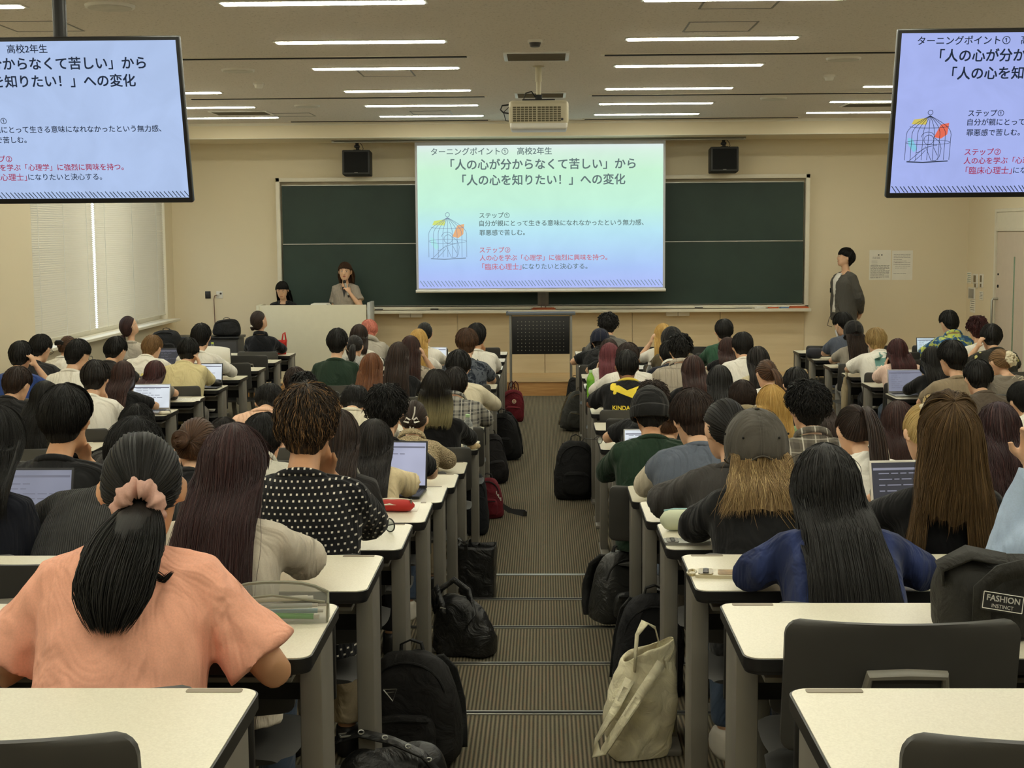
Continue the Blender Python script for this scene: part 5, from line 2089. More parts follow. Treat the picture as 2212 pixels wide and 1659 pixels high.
def person(loc, lab, b, hair, top, arms=('desk', 'desk'), rz=0.0, detail=1, skin=None, legs='sit', trousers=0, shoe=0, desk=0.72, edge=0.29, group=None, ears=True):
    NPERS[0] += 1
    rs = NPERS[0] * 17
    P = thing('person', lab, 'person', loc, rz, group)
    vox = (0.0072, 0.0095, 0.0135)[detail]
    k = b.k
    sk = skin or SKIN
    A = [arm_pose(b, sg, a, desk, edge) for sg, a in ((-1, arms[0]), (1, arms[1]))]
    # body: one surface
    m = MB()
    head_shape(m, b.TH, b.hk, 20 if detail < 2 else 14, ears)
    m.tube([b.c7 - b.dir7 * 0.03, b.c7 + Vector((0, 0.012, 0.0)), b.nt + Vector((0, 0.01, 0)), head_pt(b, 0, -.012, -.02)], [.064 * k, (.053 if b.sex == 'm' else .046) * k, (.050 if b.sex == 'm' else .042) * k, .052 * k], 14)
    b.torso(m, -0.012, -.14)
    for sg, (S_, e, w, d, up, curl) in zip((-1, 1), A):
        c, dd = b.at(0.93)
        m.tube([c + Vector((sg * 0.05, 0.01, 0)), S_, S_.lerp(e, 0.45), e.lerp(S_, 0.06), e, e.lerp(w, 0.3), e.lerp(w, 0.75), w], [.045 * k, .050 * k, .043 * k, .037 * k, .036 * k, .037 * k, .029 * k, .023 * k], 12)
        hand_shape(m, w, d, up, curl, k * (1.0 if b.sex == 'm' else 0.95), sg)
    hip = Vector((0, 0, b.hip))
    J = []
    for sg in (-1, 1):
        if legs == 'sit':
            j = [hip + Vector((sg * .085 * k, 0.03, -.005)), Vector((sg * .105 * k, 0.43 * k, b.hip + 0.0)), Vector((sg * .09 * k, 0.40 * k, 0.09)), Vector((sg * .095 * k, 0.55 * k, 0.045))]
        else:
            j = [hip + Vector((sg * .085 * k, 0.0, -.02)), Vector((sg * .09 * k, 0.02, b.hip * 0.53)), Vector((sg * .09 * k, -0.01, 0.09)), Vector((sg * .11 * k, 0.13, 0.045))]
        J.append(j)
        m.tube([hip + Vector((sg * .05, 0, 0.02)), j[0], j[0].lerp(j[1], .5), j[1].lerp(j[0], 0.08), j[1], j[1].lerp(j[2], .3), j[1].lerp(j[2], .8), j[2]], [.07 * k, .072 * k, .064 * k, .05 * k, .046 * k, .047 * k, .034 * k, .032 * k], 10)
        m.tube([j[2] + Vector((0, -.03, -.03)), j[2] + Vector((0, .03, -.035)), j[3] + Vector((0, 0, -.012)), j[3] + Vector((0, .035, -.018))], [.030, .030, .018, .012], 8)
    finish(m, 'body', sk, P, vox, 3)
    if hair:
        make_hair(b, hair, P, detail, rs)
    # garment
    key, sleeve = top['mat'], top.get('sleeve', 'short')
    fit = top.get('fit', 0.016)
    g = MB()
    b.torso(g, fit, top.get('t0', -.14), top.get('neck', 1.03), wide=top.get('wide', 1.0), boxy=top.get('boxy', 0.6 if b.sex == 'm' else 0.35))
    for sg, (S_, e, w, d, up, curl) in zip((-1, 1), A):
        c, dd = b.at(0.93)
        if sleeve == 'none':
            continue
        rS = (.049 + fit * 0.75) * k
        if sleeve == 'short':
            q = top.get('slen', 0.72)
            x = S_.lerp(e, q)
            g.tube([c + Vector((sg * 0.04, 0.01, -.005)), S_, S_.lerp(e, q * 0.5), x], [.046 * k + fit * .6, rS, rS * 0.98, rS * top.get('flare', 0.98)], 14)
        elif sleeve == 'long':
            q = top.get('slen', 0.95)
            g.tube([c + Vector((sg * 0.04, 0.01, -.005)), S_, S_.lerp(e, .5), e.lerp(S_, .08), e, e.lerp(w, .2), e.lerp(w, .6), e.lerp(w, q)], [.046 * k + fit * .6, rS, rS * .9, .044 * k + fit * .7, .043 * k + fit * .6, .042 * k + fit * .6, .036 * k + fit * .5, .030 * k + fit * .4], 14)
        elif sleeve == 'cap':
            x = S_.lerp(e, 0.2)
            g.tube([c + Vector((sg * 0.04, 0.01, -.005)), S_, x], [.046 * k + fit * .5, rS * .92, rS * 0.9], 14)
    gm = finish(g, top.get('name', 'shirt'), key, P, max(0.0085, vox * 1.15), 5 if detail else 7, (0.018, 0.014, 0.008)[detail] * top.get('crease', 1.0))
    # neckband or collar
    col = top.get('collar')
    if col:
        cm = MB()
        c, dd = b.at(1.0 if col != 'hood' else 0.97)
        f = Vector((0, dd.z, -dd.y)).normalized()
        tq = 0.975
        rx = float(np.interp(tq, [q[0] for q in b.tab], [q[1] for q in b.tab])) * k + fit * .5
        ry = float(np.interp(tq, [q[0] for q in b.tab], [q[2] for q in b.tab])) * k + fit * .5
        if col == 'rib':
            c, dd = b.at(tq)
            rx, ry = rx * 0.93, ry * 0.93
        elif col == 'shirt':
            rx, ry = rx * 0.9, ry * 0.9
        hgt = {'rib': 0.016, 'shirt': 0.042, 'hood': 0.05}[col]
        rings = []
        prof = {'rib': [(-.6, .004), (.2, .005), (.9, .003), (1.2, -.004), (.6, -.012)], 'shirt': [(0.1, .010), (.35, .012), (1.0, .002), (1.0, -.004), (.2, -.002)], 'hood': [(-.5, .02), (.2, .04), (.8, .022), (.9, .0), (.2, -.01)]}[col]
        nseg = 26
        for i in range(nseg):
            a = 2 * PI * i / nseg
            rg = []
            for h_, o_ in prof:
                tilt = -0.016 * math.sin(a)
                rg.append(c + dd * (hgt * h_ - 0.004 + tilt) + Vector((math.cos(a) * (rx + o_), 0, 0)) + f * (math.sin(a) * (ry + o_) + 0.011))
            rings.append(rg)
        rings.append(rings[0])
        cm.loft(rings, caps=False)
        cm.build({'rib': 'neckband', 'shirt': 'collar', 'hood': 'hood'}[col], top.get('colmat', key), P, angle=None)
    # trousers
    t = MB()
    if legs == 'sit':
        t.ell(hip + Vector((0, 0.015, 0.045)), (.168 * k, .126, .115))
    else:
        t.ell(hip + Vector((0, 0.0, 0.02)), (.165 * k, .115, .12))
    for sg, j in zip((-1, 1), J):
        t.tube([hip + Vector((sg * .06, 0, 0.02)), j[0], j[0].lerp(j[1], .5), j[1].lerp(j[0], .08), j[1], j[1].lerp(j[2], .4), j[2] + Vector((0, 0, 0.02))], [.080 * k, .084 * k, .076 * k, .066 * k, .062 * k, .058 * k, .055 * k], 12)
    mt_ = M_TROU[trousers] if isinstance(trousers, int) else trousers
    finish(t, 'trousers', mt_, P, max(.012, vox * 1.3), 4)
    for sg, j in zip((-1, 1), J):
        s_ = MB()
        x, y = j[2].x, j[2].y
        s_.loft([[Vector((x + math.cos(2 * PI * i / 14) * w_, y + yy + math.sin(2 * PI * i / 14) * l_, z_)) for i in range(14)] for (w_, l_, yy, z_) in ((.044, .125, .075, 0.0), (.047, .13, .075, .012), (.046, .128, .073, .03), (.042, .10, .045, .062), (.038, .055, .005, .085), (.035, .045, 0.0, .10))])
        s_.build('shoe', M_SHOE[shoe], P, angle=None)
    return P


def solve_body(sex, row, u, vtop, hairtop=0.02, side=0.0, hyaw=0.0, hroll=0.0, dy=0.0, k=None, bias=0.0, bow=0.0):
    """pose whose head top falls on photo pixel (u, vtop) for somebody sitting at the desk of a row"""
    fz = FZ[row]
    hy = 1.55 + 0.9 * row + dy
    lo, hi = -0.9, 2.2
    for _ in range(26):
        q = (lo + hi) / 2
        q1 = min(1.0, q)
        lean, neck, hp = 0.06 + 0.30 * max(-.6 if bow else 0, q1) + 0.55 * max(0, q - 1) + bias, 0.12 + 0.52 * max(-.1, q1) - bias + 0.75 * bow, 0.02 + 0.50 * q1 + 0.6 * bow
        b = Body(sex, k, lean, neck, hp, hyaw, hroll, side)
        top = b.hc.z + (0.112 + hairtop) * b.hk * math.sqrt(math.cos(hp) ** 2 + (0.88 * math.sin(hp)) ** 2)
        p = at(u, vtop, hy + b.hc.y)
        if top + fz > p.z:
            lo = q
        else:
            hi = q
    p = at(u, vtop, hy + b.hc.y)
    return b, Vector((p.x - b.hc.x, hy, fz)), q
# ---------------------------------------------------------------- the audience
def T(key, rgb, sleeve='short', collar=None, pat=None, c2=None, c3=None, **kw):
    d = dict(mat=cloth(key, rgb, pat, c2, c3), sleeve=sleeve, collar=collar)
    d.update(kw)
    return d


BLK = (30, 30, 32)
WHT = (240, 236, 226)
K_BLACK = lambda **kw: T('black', BLK, collar='rib', **kw)
K_WHITE = lambda **kw: T('white', WHT, collar='rib', **kw)
S1, S2, S3, S4 = ('short', 'black'), ('short', 'soft'), ('short', 'dkbrown'), ('bob', 'black')
ND = ('desk', 'desk')
# short name of who, sex, row counted from the back, block, photo column and hair top, hair, garment, arms, extras, label
CROWD = [
    # ---- left of the aisle, edge seats, back to front
    ('the salmon pink T-shirt', 'f', 1, 'L', 303, 926, ('pony', 'black', dict(tie=(0, -.092, -.074), len=.19, fat=.078, n=4200, flat=.5, r0=.022, rag=.35, sx=.0)), T('salmon', (246, 180, 154), fit=.024, slen=.84, flare=1.30, boxy=.75, crease=1.3), (((-.255, .17, .715), (-.15, .36, .775), (.3, .9, 0)), ((.285, .17, .715), (.17, .36, .775), (-.3, .9, 0))), dict(k=.95, skin=SKIN2, dy=.05, hyaw=.22), 'person in a salmon pink T-shirt with a low black ponytail in a dusty pink scrunchie'),
    ('the long dark hair beside the mesh pencil case', 'f', 2, 'L', 500, 914, ('long', 'plum', dict(len=.50, spread=1.28, loose=70, lift=.008, front=66)), T('greige', (204, 194, 178), 'short', flare=1.05, slen=.95), ND, {}, 'person with very long dark brown hair and a pale blouse behind the mesh case'),
    ('the polka dot shirt', 'm', 3, 'L', 662, 836, ('curly', 'streaked', dict(vol=.028, lift=.012, wave=.007, n=3000, w=1.3, ln=(.3, .6), flip=0, jit=.006, freq=1.3, over=.0)), T('dots', (26, 26, 29), 'short', 'rib', 'dots', (222, 216, 204), slen=1.0, fit=.02), ('wide', 'chin'), dict(skin=SKIN2), 'person in a black polka dot shirt with wavy highlighted hair'),
    ('the long straight hair in front of the polka dot shirt', 'f', 4, 'L', 728, 884, ('long', 'dkbrown', dict(len=.36, spread=1.1)), T('darkgrey', (52, 50, 50), 'short'), ('lap', 'lap'), {}, 'person with long straight dark hair mostly hidden behind the polka dot shirt'),
    ('the cream keyhole blouse', 'f', 5, 'L', 806, 905, ('long', 'soft', dict(len=.24, spread=1.0, front=56)), T('creamblouse', (226, 208, 168), 'short', slen=.95, flare=1.1), ND, dict(hyaw=-.2), 'person in a cream keyhole blouse with shoulder length dark hair at a laptop'),
    ('the curly dark hair in front of the cream blouse', 'm', 6, 'L', 833, 838, ('curly', 'black', dict(vol=.030)), K_BLACK(), ND, {}, 'person with thick curly black hair and a black T-shirt next to the beige knit'),
    ('the beige knit', 'f', 7, 'L', 893, 862, ('bun', 'dkbrown', dict(tie=(0, -.10, -.06), size=.02)), T('beigeknit', (220, 198, 158), 'long', 'shirt', 'knit', fit=.022), ND, {}, 'person in a beige open knit with a white ribbon in tied dark hair'),
    ('the two tone bob', 'f', 8, 'L', 942, 797, ('bob', 'ombre', dict(len=.215, vol=.018)), T('blacktop', (24, 24, 26), 'long', neck=.93), ND, {}, 'person in a low backed black top with a bob fading to ash blond tips'),
    ('the grey check shirt by the aisle', 'm', 9, 'L', 982, 795, S2, T('greycheck', (72, 72, 72), 'long', 'shirt', 'plaid', (176, 172, 160), (190, 186, 176), fit=.022), ND, {}, 'person in a dark grey check shirt, left of the aisle behind the two tone bob'),
    ('the cream sweater by the aisle', 'm', 10, 'L', 990, 760, ('short', 'black', dict(vol=.03)), T('creamknit', (224, 214, 188), 'long', 'rib', fit=.024), ('wide', 'wide'), {}, 'person in a cream sweater left of the aisle, with black bowl cut hair'),
    ('the navy patterned shirt', 'm', 12, 'L', 1008, 712, ('short', 'brown', dict(line=LINE_BOWL, vol=.03, inset=.5)), T('navyprint', (40, 46, 58), 'short', 'rib', 'print', (92, 98, 108)), ND, {}, 'person in a navy patterned shirt with a round brown haircut'),
    ('the white T-shirt with a small black back logo', 'm', 13, 'L', 1029, 700, ('short', 'black', dict(vol=.026)), T('white', WHT, 'short', 'rib', fit=.024), ('wide', 'chin'), dict(skin=SKIN2), 'person in a white T-shirt with a small black mark on the back, chin on hand'),
    # second seats
    ('the ribbed charcoal sweater', 'm', 3, 'L', 290, 906, ('short', 'black', dict(vol=.024)), T('charcoalrib', (84, 84, 84), 'short', None, 'rib', fit=.022, slen=1.0), ('wide', 'desk'), dict(side=.20, skin=SKIN2), 'person in a ribbed charcoal sweater half hidden by the salmon T-shirt'),
    ('the brown bun', 'f', 4, 'L', 424, 898, ('bun', 'brown', dict(tie=(-.03, -.108, -.02), size=.036)), K_BLACK(), ND, {}, 'person with brown hair in a round bun and a black top'),
    ('the grey collar between the long hair and the polka dots', 'm', 5, 'L', 568, 896, S1, T('greycollar', (198, 194, 180), 'short', 'shirt'), ND, {}, 'person with black hair and a pale collared shirt, hidden between long hair and polka dots'),
    ('the low dark head behind the brown bun', 'm', 7, 'L', 482, 905, S2, T('darkgrey', (52, 50, 50), 'short'), ND, {}, 'person bent so low that only dark hair shows beyond the brown bun'),
    ('the low dark head above the pink scrunchie', 'm', 6, 'L', 295, 876, S1, T('darkgrey', (52, 50, 50), 'short'), ND, {}, 'person whose dark hair top shows just beyond the head of the charcoal sweater'),
    ('the bowed head in white', 'm', 8, 'L', 766, 836, S1, T('whitehood', (228, 220, 200), 'long', 'rib', fit=.026), ('fold', 'fold'), dict(bow=.9), 'person in white with head bowed forward, beyond the wavy highlighted hair'),
    ('the peach shirt', 'm', 8, 'L', 581, 830, ('short', 'black', dict(vol=.018)), T('peach', (240, 196, 168), 'short', 'rib', fit=.024), ('fold', 'fold'), dict(bow=.9), 'person in a pale peach T-shirt with bowed head and cropped black hair'),
    ('the auburn long hair', 'f', 10, 'L', 802, 762, ('long', 'ginger', dict(len=.38, spread=1.35)), T('brown', (92, 62, 44), 'short'), ND, {}, 'person with long straight auburn hair hanging down the back'),
    ('the long dark hair over a black top', 'f', 11, 'L', 860, 738, ('long', 'dkbrown', dict(len=.38, spread=1.2)), T('black', BLK, 'long'), ND, {}, 'person with long dark brown hair and a black long sleeved top, beside the auburn hair'),
    ('the lace blouse', 'f', 12, 'L', 886, 724, ('long', 'redbrown', dict(len=.30, spread=1.2)), T('lace', (128, 118, 104), 'short', None, 'print', (190, 178, 160)), ('desk', 'hair'), {}, 'person in a patterned grey lace blouse with a hand in long reddish brown hair'),
    ('the long blond hair in the left block', 'f', 13, 'L', 904, 710, ('long', 'blond', dict(len=.26, spread=1.2)), K_WHITE(), ND, {}, 'person with long pale blond hair and a white top, left of the aisle'),
    ('the black ponytail before the blond hair', 'f', 14, 'L', 917, 694, ('pony', 'black', dict(len=.16)), K_WHITE(), ND, {}, 'person in white with tied black hair in front of the blond hair'),
    # third seats
    ('the black T-shirt left of the pink scrunchie', 'm', 4, 'L', 140, 838, ('short', 'black', dict(vol=.032)), K_BLACK(fit=.02), ('desk', 'chin'), dict(skin=SKIN2), 'person in a black T-shirt, full black hair, left of the pink scrunchie'),
    ('the navy top at the left edge', 'f', 3, 'L', -14, 874, ('long', 'black', dict(len=.19, front=60)), T('navy', (28, 30, 40), 'long'), ('lap', 'lap'), dict(hyaw=-.35), 'person cut by the left picture edge, with long black hair and navy top'),
    ('the green sweater in the left block', 'm', 12, 'L', 728, 710, ('short', 'black', dict(vol=.022)), T('forest', (40, 58, 46), 'long', 'rib', fit=.02), ND, {}, 'person in a dark green sweater with short black hair, left of the aisle'),
    ('the fluffy white cardigan', 'f', 13, 'L', 766, 722, ('pony', 'soft', dict(len=.14, tie=(0, -.11, -.04))), T('fluffy', (224, 222, 218), 'long', None, 'knit', fit=.03), ND, {}, 'person in a fluffy white cardigan with tied dark hair beside the green sweater'),
    ('the brown bob before the fluffy cardigan', 'f', 14, 'L', 775, 700, ('bob', 'dkbrown', dict(len=.16)), T('white', WHT, 'long'), ND, {}, 'person with a short brown bob just beyond the fluffy white cardigan'),
    ('the grey hoodie', 'm', 15, 'L', 797, 692, ('short', 'pinkhair', dict(line=LINE_BOWL)), T('hoodie', (174, 168, 156), 'long', 'hood', fit=.026), ND, {}, 'person in a grey hoodie with short peach pink hair'),
    ('the smooth dark head beyond the peach shirt', 'm', 10, 'L', 637, 793, ('short', 'dkbrown', dict(vol=.016, line=LINE_BOWL)), T('darkgrey', (52, 50, 50), 'short'), ND, {}, 'person with smooth dark brown hair, farther than the wavy highlighted head'),
    ('the dark curls beyond the wavy highlighted hair', 'm', 9, 'L', 655, 807, ('curly', 'black', dict(vol=.024)), T('darkgrey', (52, 50, 50), 'short'), ND, {}, 'person whose dark curls just show above the wavy highlighted hair'),
    # ---- right of the aisle, edge seats
    ('the blue ribbed cardigan', 'f', 2, 'R', 1786, 962, ('long', 'black', dict(len=.50, spread=1.35, loose=60, lift=.008, front=66, vol=.020)), T('blueknit', (48, 60, 104), 'long', None, 'cable', fit=.018), (((-.225, .26, .775), (-.10, .47, .785), (.3, .9, 0)), ((.225, .26, .775), (.10, .47, .785), (-.3, .9, 0))), {}, 'person in a royal blue ribbed cardigan with very long black hair'),
    ('the faded black baseball cap', 'f', 3, 'R', 1634, 890, ('long', 'capblond', dict(len=.145, spread=1.7, vol=.005, loose=90, wave=.010, front=72)), T('black', BLK, 'long', 'rib', fit=.03), ND, {}, 'person in a washed black baseball cap with loose blond hair and a black sweater'),
    ('the dark grey T-shirt with tied black hair', 'f', 4, 'R', 1567, 856, ('pony', 'black', dict(tie=(.02, -.10, -.055), len=.20)), T('charcoal', (66, 64, 63), 'short', 'rib', fit=.032, slen=1.0, flare=1.12), ('wide', 'desk'), dict(hyaw=.3), 'person in an oversized dark grey T-shirt with smooth black hair tied low'),
    ('the slate blue vest', 'm', 5, 'R', 1497, 847, ('short', 'dkbrown', dict(line=LINE_BOWL, vol=.03, inset=.6)), T('slate', (96, 104, 118), 'short', 'rib', fit=.034, slen=.35, wide=1.05), ND, dict(hyaw=.25), 'person in a slate blue vest over cream sleeves with a brown bowl cut'),
    ('the black beanie', 'm', 6, 'R', 1404, 835, ('short', 'black', dict(vol=.012)), T('bottle', (36, 56, 42), 'long', 'rib', fit=.022), ND, dict(skin=SKIN2), 'person in a dark green sweater wearing a black brimless cap with a strap'),
    ('the pulled back brown hair beside the black cap', 'f', 7, 'R', 1442, 873, ('bun', 'brown', dict(size=.02, tie=(0, -.11, -.01))), T('darkgrey', (52, 50, 50), 'short'), ND, {}, 'person with pulled back brown hair squeezed between the black cap and the slate vest'),
    ('the black T-shirt at the white screen laptop', 'm', 8, 'R', 1410, 828, ('curly', 'dkbrown', dict(vol=.026)), K_BLACK(fit=.024), ('wide', 'desk'), dict(side=.10), 'person in a loose black T-shirt leaning right beyond the small lit laptop'),
    ('the black jersey with the yellow leaping cat', 'm', 10, 'R', 1354, 757, ('short', 'black', dict(vol=.018)), T('black', BLK, 'short', 'rib', colmat=cloth('yellowrib', (224, 200, 80)), fit=.026, slen=.85), ('wide', 'wide'), dict(skin=SKIN3), 'person in a black sports jersey with a yellow leaping cat on the back'),
    ('the white sweatshirt before the jersey', 'm', 11, 'R', 1356, 743, ('short', 'dkbrown', dict(vol=.026, line=LINE_BOWL)), T('white', WHT, 'long', 'rib', fit=.026), ('wide', 'wide'), {}, 'person in a white sweatshirt just beyond the black jersey'),
    ('the dark pink long hair', 'f', 12, 'R', 1316, 740, ('long', 'magenta', dict(len=.36, spread=1.15, front=45)), T('white', WHT, 'long'), ('cheek', 'desk'), {}, 'person with long dusty magenta hair, right of the aisle behind the green bottle'),
    ('the brown hair next to the magenta hair', 'f', 13, 'R', 1315, 731, ('bob', 'dkbrown', dict(len=.15)), K_BLACK(), ND, {}, 'person with brown hair showing just above the magenta hair'),
    ('the navy cap', 'm', 14, 'R', 1296, 710, ('short', 'black', dict(vol=.012)), K_BLACK(), ('wide', 'wide'), {}, 'person in a navy baseball cap and black T-shirt, right of the aisle near the front'),
    ('the big black curls at the front', 'm', 15, 'R', 1313, 680, ('curly', 'black', dict(vol=.034, lift=.02)), T('midgrey', (112, 110, 106), 'short', 'rib'), ND, {}, 'person with big fluffy black hair and grey top, frontmost right of the aisle'),
    # second seats right
    ('the long golden brown hair', 'f', 3, 'R', 2052, 832, ('long', 'olive', dict(len=.53, spread=2.0, loose=80, lift=.010, tilt=10, front=60, cut=(-.062, .020, .25))), T('black', BLK, 'short', fit=.016, slen=.45, boxy=0.1), ('wide', 'wide'), dict(hyaw=-.1), 'person with very long golden brown hair and a fitted black T-shirt, at a white laptop'),
    ('the blond bun with a white scrunchie', 'f', 4, 'R', 2000, 868, ('bun', 'paleblond', dict(tie=(0.01, -.085, .075), size=.040)), T('black', BLK, 'short', colmat=cloth('white', WHT), collar='rib'), ND, dict(hyaw=.15), 'person with a high blond bun in a cream frilled scrunchie'),
    ('the dark brown ponytail next to the plaid shirt', 'f', 5, 'R', 1846, 872, ('pony', 'dkbrown', dict(tie=(.025, -.10, .05), len=.34, sx=.03, fat=.042)), T('white', WHT, 'short'), ND, dict(hyaw=.2), 'person with a high dark brown ponytail, in front of the very long black hair'),
    ('the grey plaid shirt', 'm', 6, 'R', 1744, 830, ('curly', 'black', dict(vol=.034)), T('plaid', (112, 106, 96), 'short', 'shirt', 'plaid', (70, 66, 62), (206, 200, 188), fit=.024), ND, dict(hyaw=.15), 'person in a grey plaid shirt with curly black hair'),
    ('the golden blond hair behind the baseball cap', 'f', 7, 'R', 1668, 830, ('long', 'blond', dict(len=.20, spread=1.0)), K_BLACK(), ND, {}, 'person with golden blond hair and dark roots, between the cap and the plaid shirt'),
    ('the khaki collar', 'm', 8, 'R', 1604, 822, ('short', 'dkbrown', dict(vol=.018)), T('khaki', (150, 136, 108), 'short', 'hood'), ND, dict(skin=SKIN3), 'person with close cropped dark brown hair and a khaki collar'),
    ('the long black hair left of the cropped head', 'f', 9, 'R', 1554, 788, ('long', 'black', dict(len=.30, spread=1.05)), K_BLACK(), ND, {}, 'person with glossy long black hair beyond the tied black hair, in a black top'),
    ('the long reddish brown hair in a black top', 'f', 10, 'R', 1498, 767, ('long', 'redbrown', dict(len=.30, spread=1.05)), K_BLACK(), ND, {}, 'person with long straight reddish brown hair in the middle of the right block'),
    ('the pale grey pinstripe shirt', 'm', 11, 'R', 1468, 723, ('curly', 'black', dict(vol=.022, lift=.01)), T('pinstripe', (178, 168, 152), 'long', 'shirt', 'pinstripe', (120, 112, 102), fit=.022), ('wide', 'wide'), dict(k=1.04), 'person in a pale grey pinstriped shirt'),
    ('the navy shirt with a white collar', 'm', 12, 'R', 1446, 738, S1, T('navy2', (34, 36, 48), 'short', 'shirt', colmat=cloth('white', WHT)), ND, dict(side=-.08), 'person in a navy shirt with a white edged collar, beyond the pinstriped shirt'),
    ('the olive jacket', 'm', 13, 'R', 1451, 706, ('short', 'black', dict(vol=.012)), T('olivejkt', (92, 82, 62), 'long', 'rib'), ND, dict(hyaw=.25), 'person in an olive jacket and a dark cap'),
    ('the blond hair with raised hand', 'f', 14, 'R', 1432, 698, ('long', 'blond', dict(len=.24)), K_WHITE(), ('hair', 'desk'), {}, 'person in white with blond hair and a raised hand, near the front on the right'),
    # third seats right
    ('the green sweater near the front', 'm', 14, 'R', 1564, 691, ('short', 'black', dict(vol=.024)), T('pine', (52, 88, 68), 'long', 'rib', fit=.02), ND, {}, 'person in a bright green sweater near the front of the right block'),
    ('the dark head next to the green sweater', 'f', 13, 'R', 1572, 728, ('bob', 'redbrown', dict(len=.15)), K_BLACK(), ND, {}, 'person with reddish dark hair between the green sweater and the white T-shirt'),
    ('the white T-shirt behind the green sweater', 'm', 12, 'R', 1604, 720, ('short', 'black', dict(vol=.026)), K_WHITE(fit=.022), ND, {}, 'person in a white T-shirt with black hair behind the bright green sweater'),
    ('the cream collar with long dark hair', 'f', 11, 'R', 1638, 748, ('long', 'soft', dict(len=.20)), T('creamshirt', (224, 210, 176), 'short', 'shirt'), ND, dict(hyaw=.2), 'person with long dark hair and a cream collar, beside the brown ponytail'),
    ('the brown low ponytail over white', 'f', 10, 'R', 1656, 775, ('pony', 'brown', dict(len=.18, sx=.06)), T('white', WHT, 'long'), ND, dict(hyaw=.3), 'person with smooth brown hair in a low ponytail and a white top'),
    ('the round black head beyond the curly plaid person', 'm', 9, 'R', 1720, 794, ('short', 'black', dict(vol=.018)), T('darkgrey', (52, 50, 50), 'short'), ND, {}, 'person with smooth black hair just beyond the golden blond and curly heads'),
    ('the pale green top', 'f', 8, 'R', 1764, 842, ('bob', 'dkbrown', dict(len=.16)), T('sage', (150, 178, 132), 'short'), ('desk', 'cheek'), {}, 'person in a pale green top, hidden by the curly head of the plaid shirt'),
    ('the reddish long hair in front of the blond bun', 'f', 6, 'R', 1941, 866, ('long', 'redbrown', dict(len=.34, spread=1.1)), T('oat', (206, 196, 176), 'short', fit=.024), ND, {}, 'person with long reddish brown hair and an oatmeal top, left of the blond bun'),
    ('the dark wavy hair right of the golden brown hair', 'f', 5, 'R', 2160, 868, ('long', 'plum', dict(len=.36, spread=1.5, wave=.012)), K_BLACK(), ND, {}, 'person with dark wavy long hair, half hidden right of the golden brown hair'),
    ('the light blue shirt', 'm', 2, 'R', 2300, 960, ('short', 'black', {}), T('skyblue', (180, 200, 228), 'long', 'shirt', fit=.026), (((-.20, .34, .79), (-.12, .36, 1.04), (-.05, -.15, 1.0)), 'desk'), dict(), 'person in a light blue shirt at the right picture edge, hand raised'),
    # ---- block by the window
    ('the blue T-shirt with raised arm', 'm', 11, 'SL', 44, 738, ('short', 'black', dict(vol=.022)), T('royal', (52, 76, 140), 'short', 'rib', colmat=cloth('bluegrey', (130, 140, 160))), ('desk', 'hair'), {}, 'person in a royal blue T-shirt with an arm raised to the head'),
    ('the dark grey T-shirt beside the blue one', 'm', 12, 'SL', 87, 723, ('short', 'black', dict(vol=.022)), T('darktee', (48, 48, 50), 'short', 'rib', fit=.022), ND, dict(hyaw=-.3), 'person in a dark grey T-shirt next to the royal blue one'),
    ('the brown hair with a black hair clip', 'f', 13, 'SL', 146, 724, ('bun', 'brown', dict(tie=(-.03, -.10, -.02), size=.025)), K_WHITE(), ND, dict(hyaw=-.2), 'person in white with brown hair in a black clip below the window blind'),
    ('the white T-shirt with blue back print', 'm', 11, 'SL', 168, 734, ('short', 'black', dict(vol=.024)), K_WHITE(fit=.022), ND, dict(hyaw=-.5), 'person in a white T-shirt with a blue back print and glasses'),
    ('the dark head below the window edge', 'm', 12, 'SL', 250, 728, ('short', 'black', dict(vol=.022)), T('darkgrey', (52, 50, 50), 'short', 'rib'), ND, dict(hyaw=-.4), 'person with neat black hair below the window, behind the fair brown hair'),
    ('the yellow back print', 'm', 13, 'SL', 328, 725, ('short', 'ltbrown', dict(vol=.022)), K_WHITE(fit=.022), ND, dict(hyaw=-.3), 'person in a white T-shirt with a faded yellow print and light brown hair'),
    ('the glasses in front of the window', 'f', 15, 'SL', 278, 677, ('bun', 'plum', dict(tie=(-.02, -.10, -.07), size=.034)), T('palegrey', (192, 184, 170), 'short', 'rib'), ND, dict(hyaw=-.7), 'person in a pale grey top with glasses and a low bun, under the window'),
    ('the black T-shirt with white lettering', 'm', 9, 'SL', 36, 794, ('short', 'dkbrown', dict(vol=.024)), K_BLACK(fit=.022), ND, dict(hyaw=-.3), 'person in a black T-shirt with arched white lettering, at the left edge'),
    ('the long black hair in the window block', 'f', 8, 'SL', 95, 822, ('long', 'black', dict(len=.42, spread=1.2, wave=.006)), T('oliveblk', (58, 54, 44), 'short'), ND, {}, 'person with long black hair in the window side block, right of the lettered T-shirt'),
    ('the plain white T-shirt with full black hair', 'm', 9, 'SL', 205, 783, ('short', 'soft', dict(vol=.032)), K_WHITE(fit=.022), ('desk', 'chin'), {}, 'person in a plain white T-shirt with full black hair, hand at the mouth'),
    ('the brown hair and bent bare arm', 'f', 10, 'SL', 265, 779, ('long', 'redbrown', dict(len=.30, spread=1.15)), K_BLACK(slen=.8), ('desk', 'wide'), {}, 'person with long brown hair whose bare forearm rests on the desk end'),
    ('the long dark brown hair by the pouch', 'f', 11, 'SL', 334, 778, ('long', 'wine', dict(len=.28, spread=1.05)), T('greytop', (140, 134, 126), 'short'), ND, {}, 'person with long dark reddish hair between the laptop and the cream sweatshirt'),
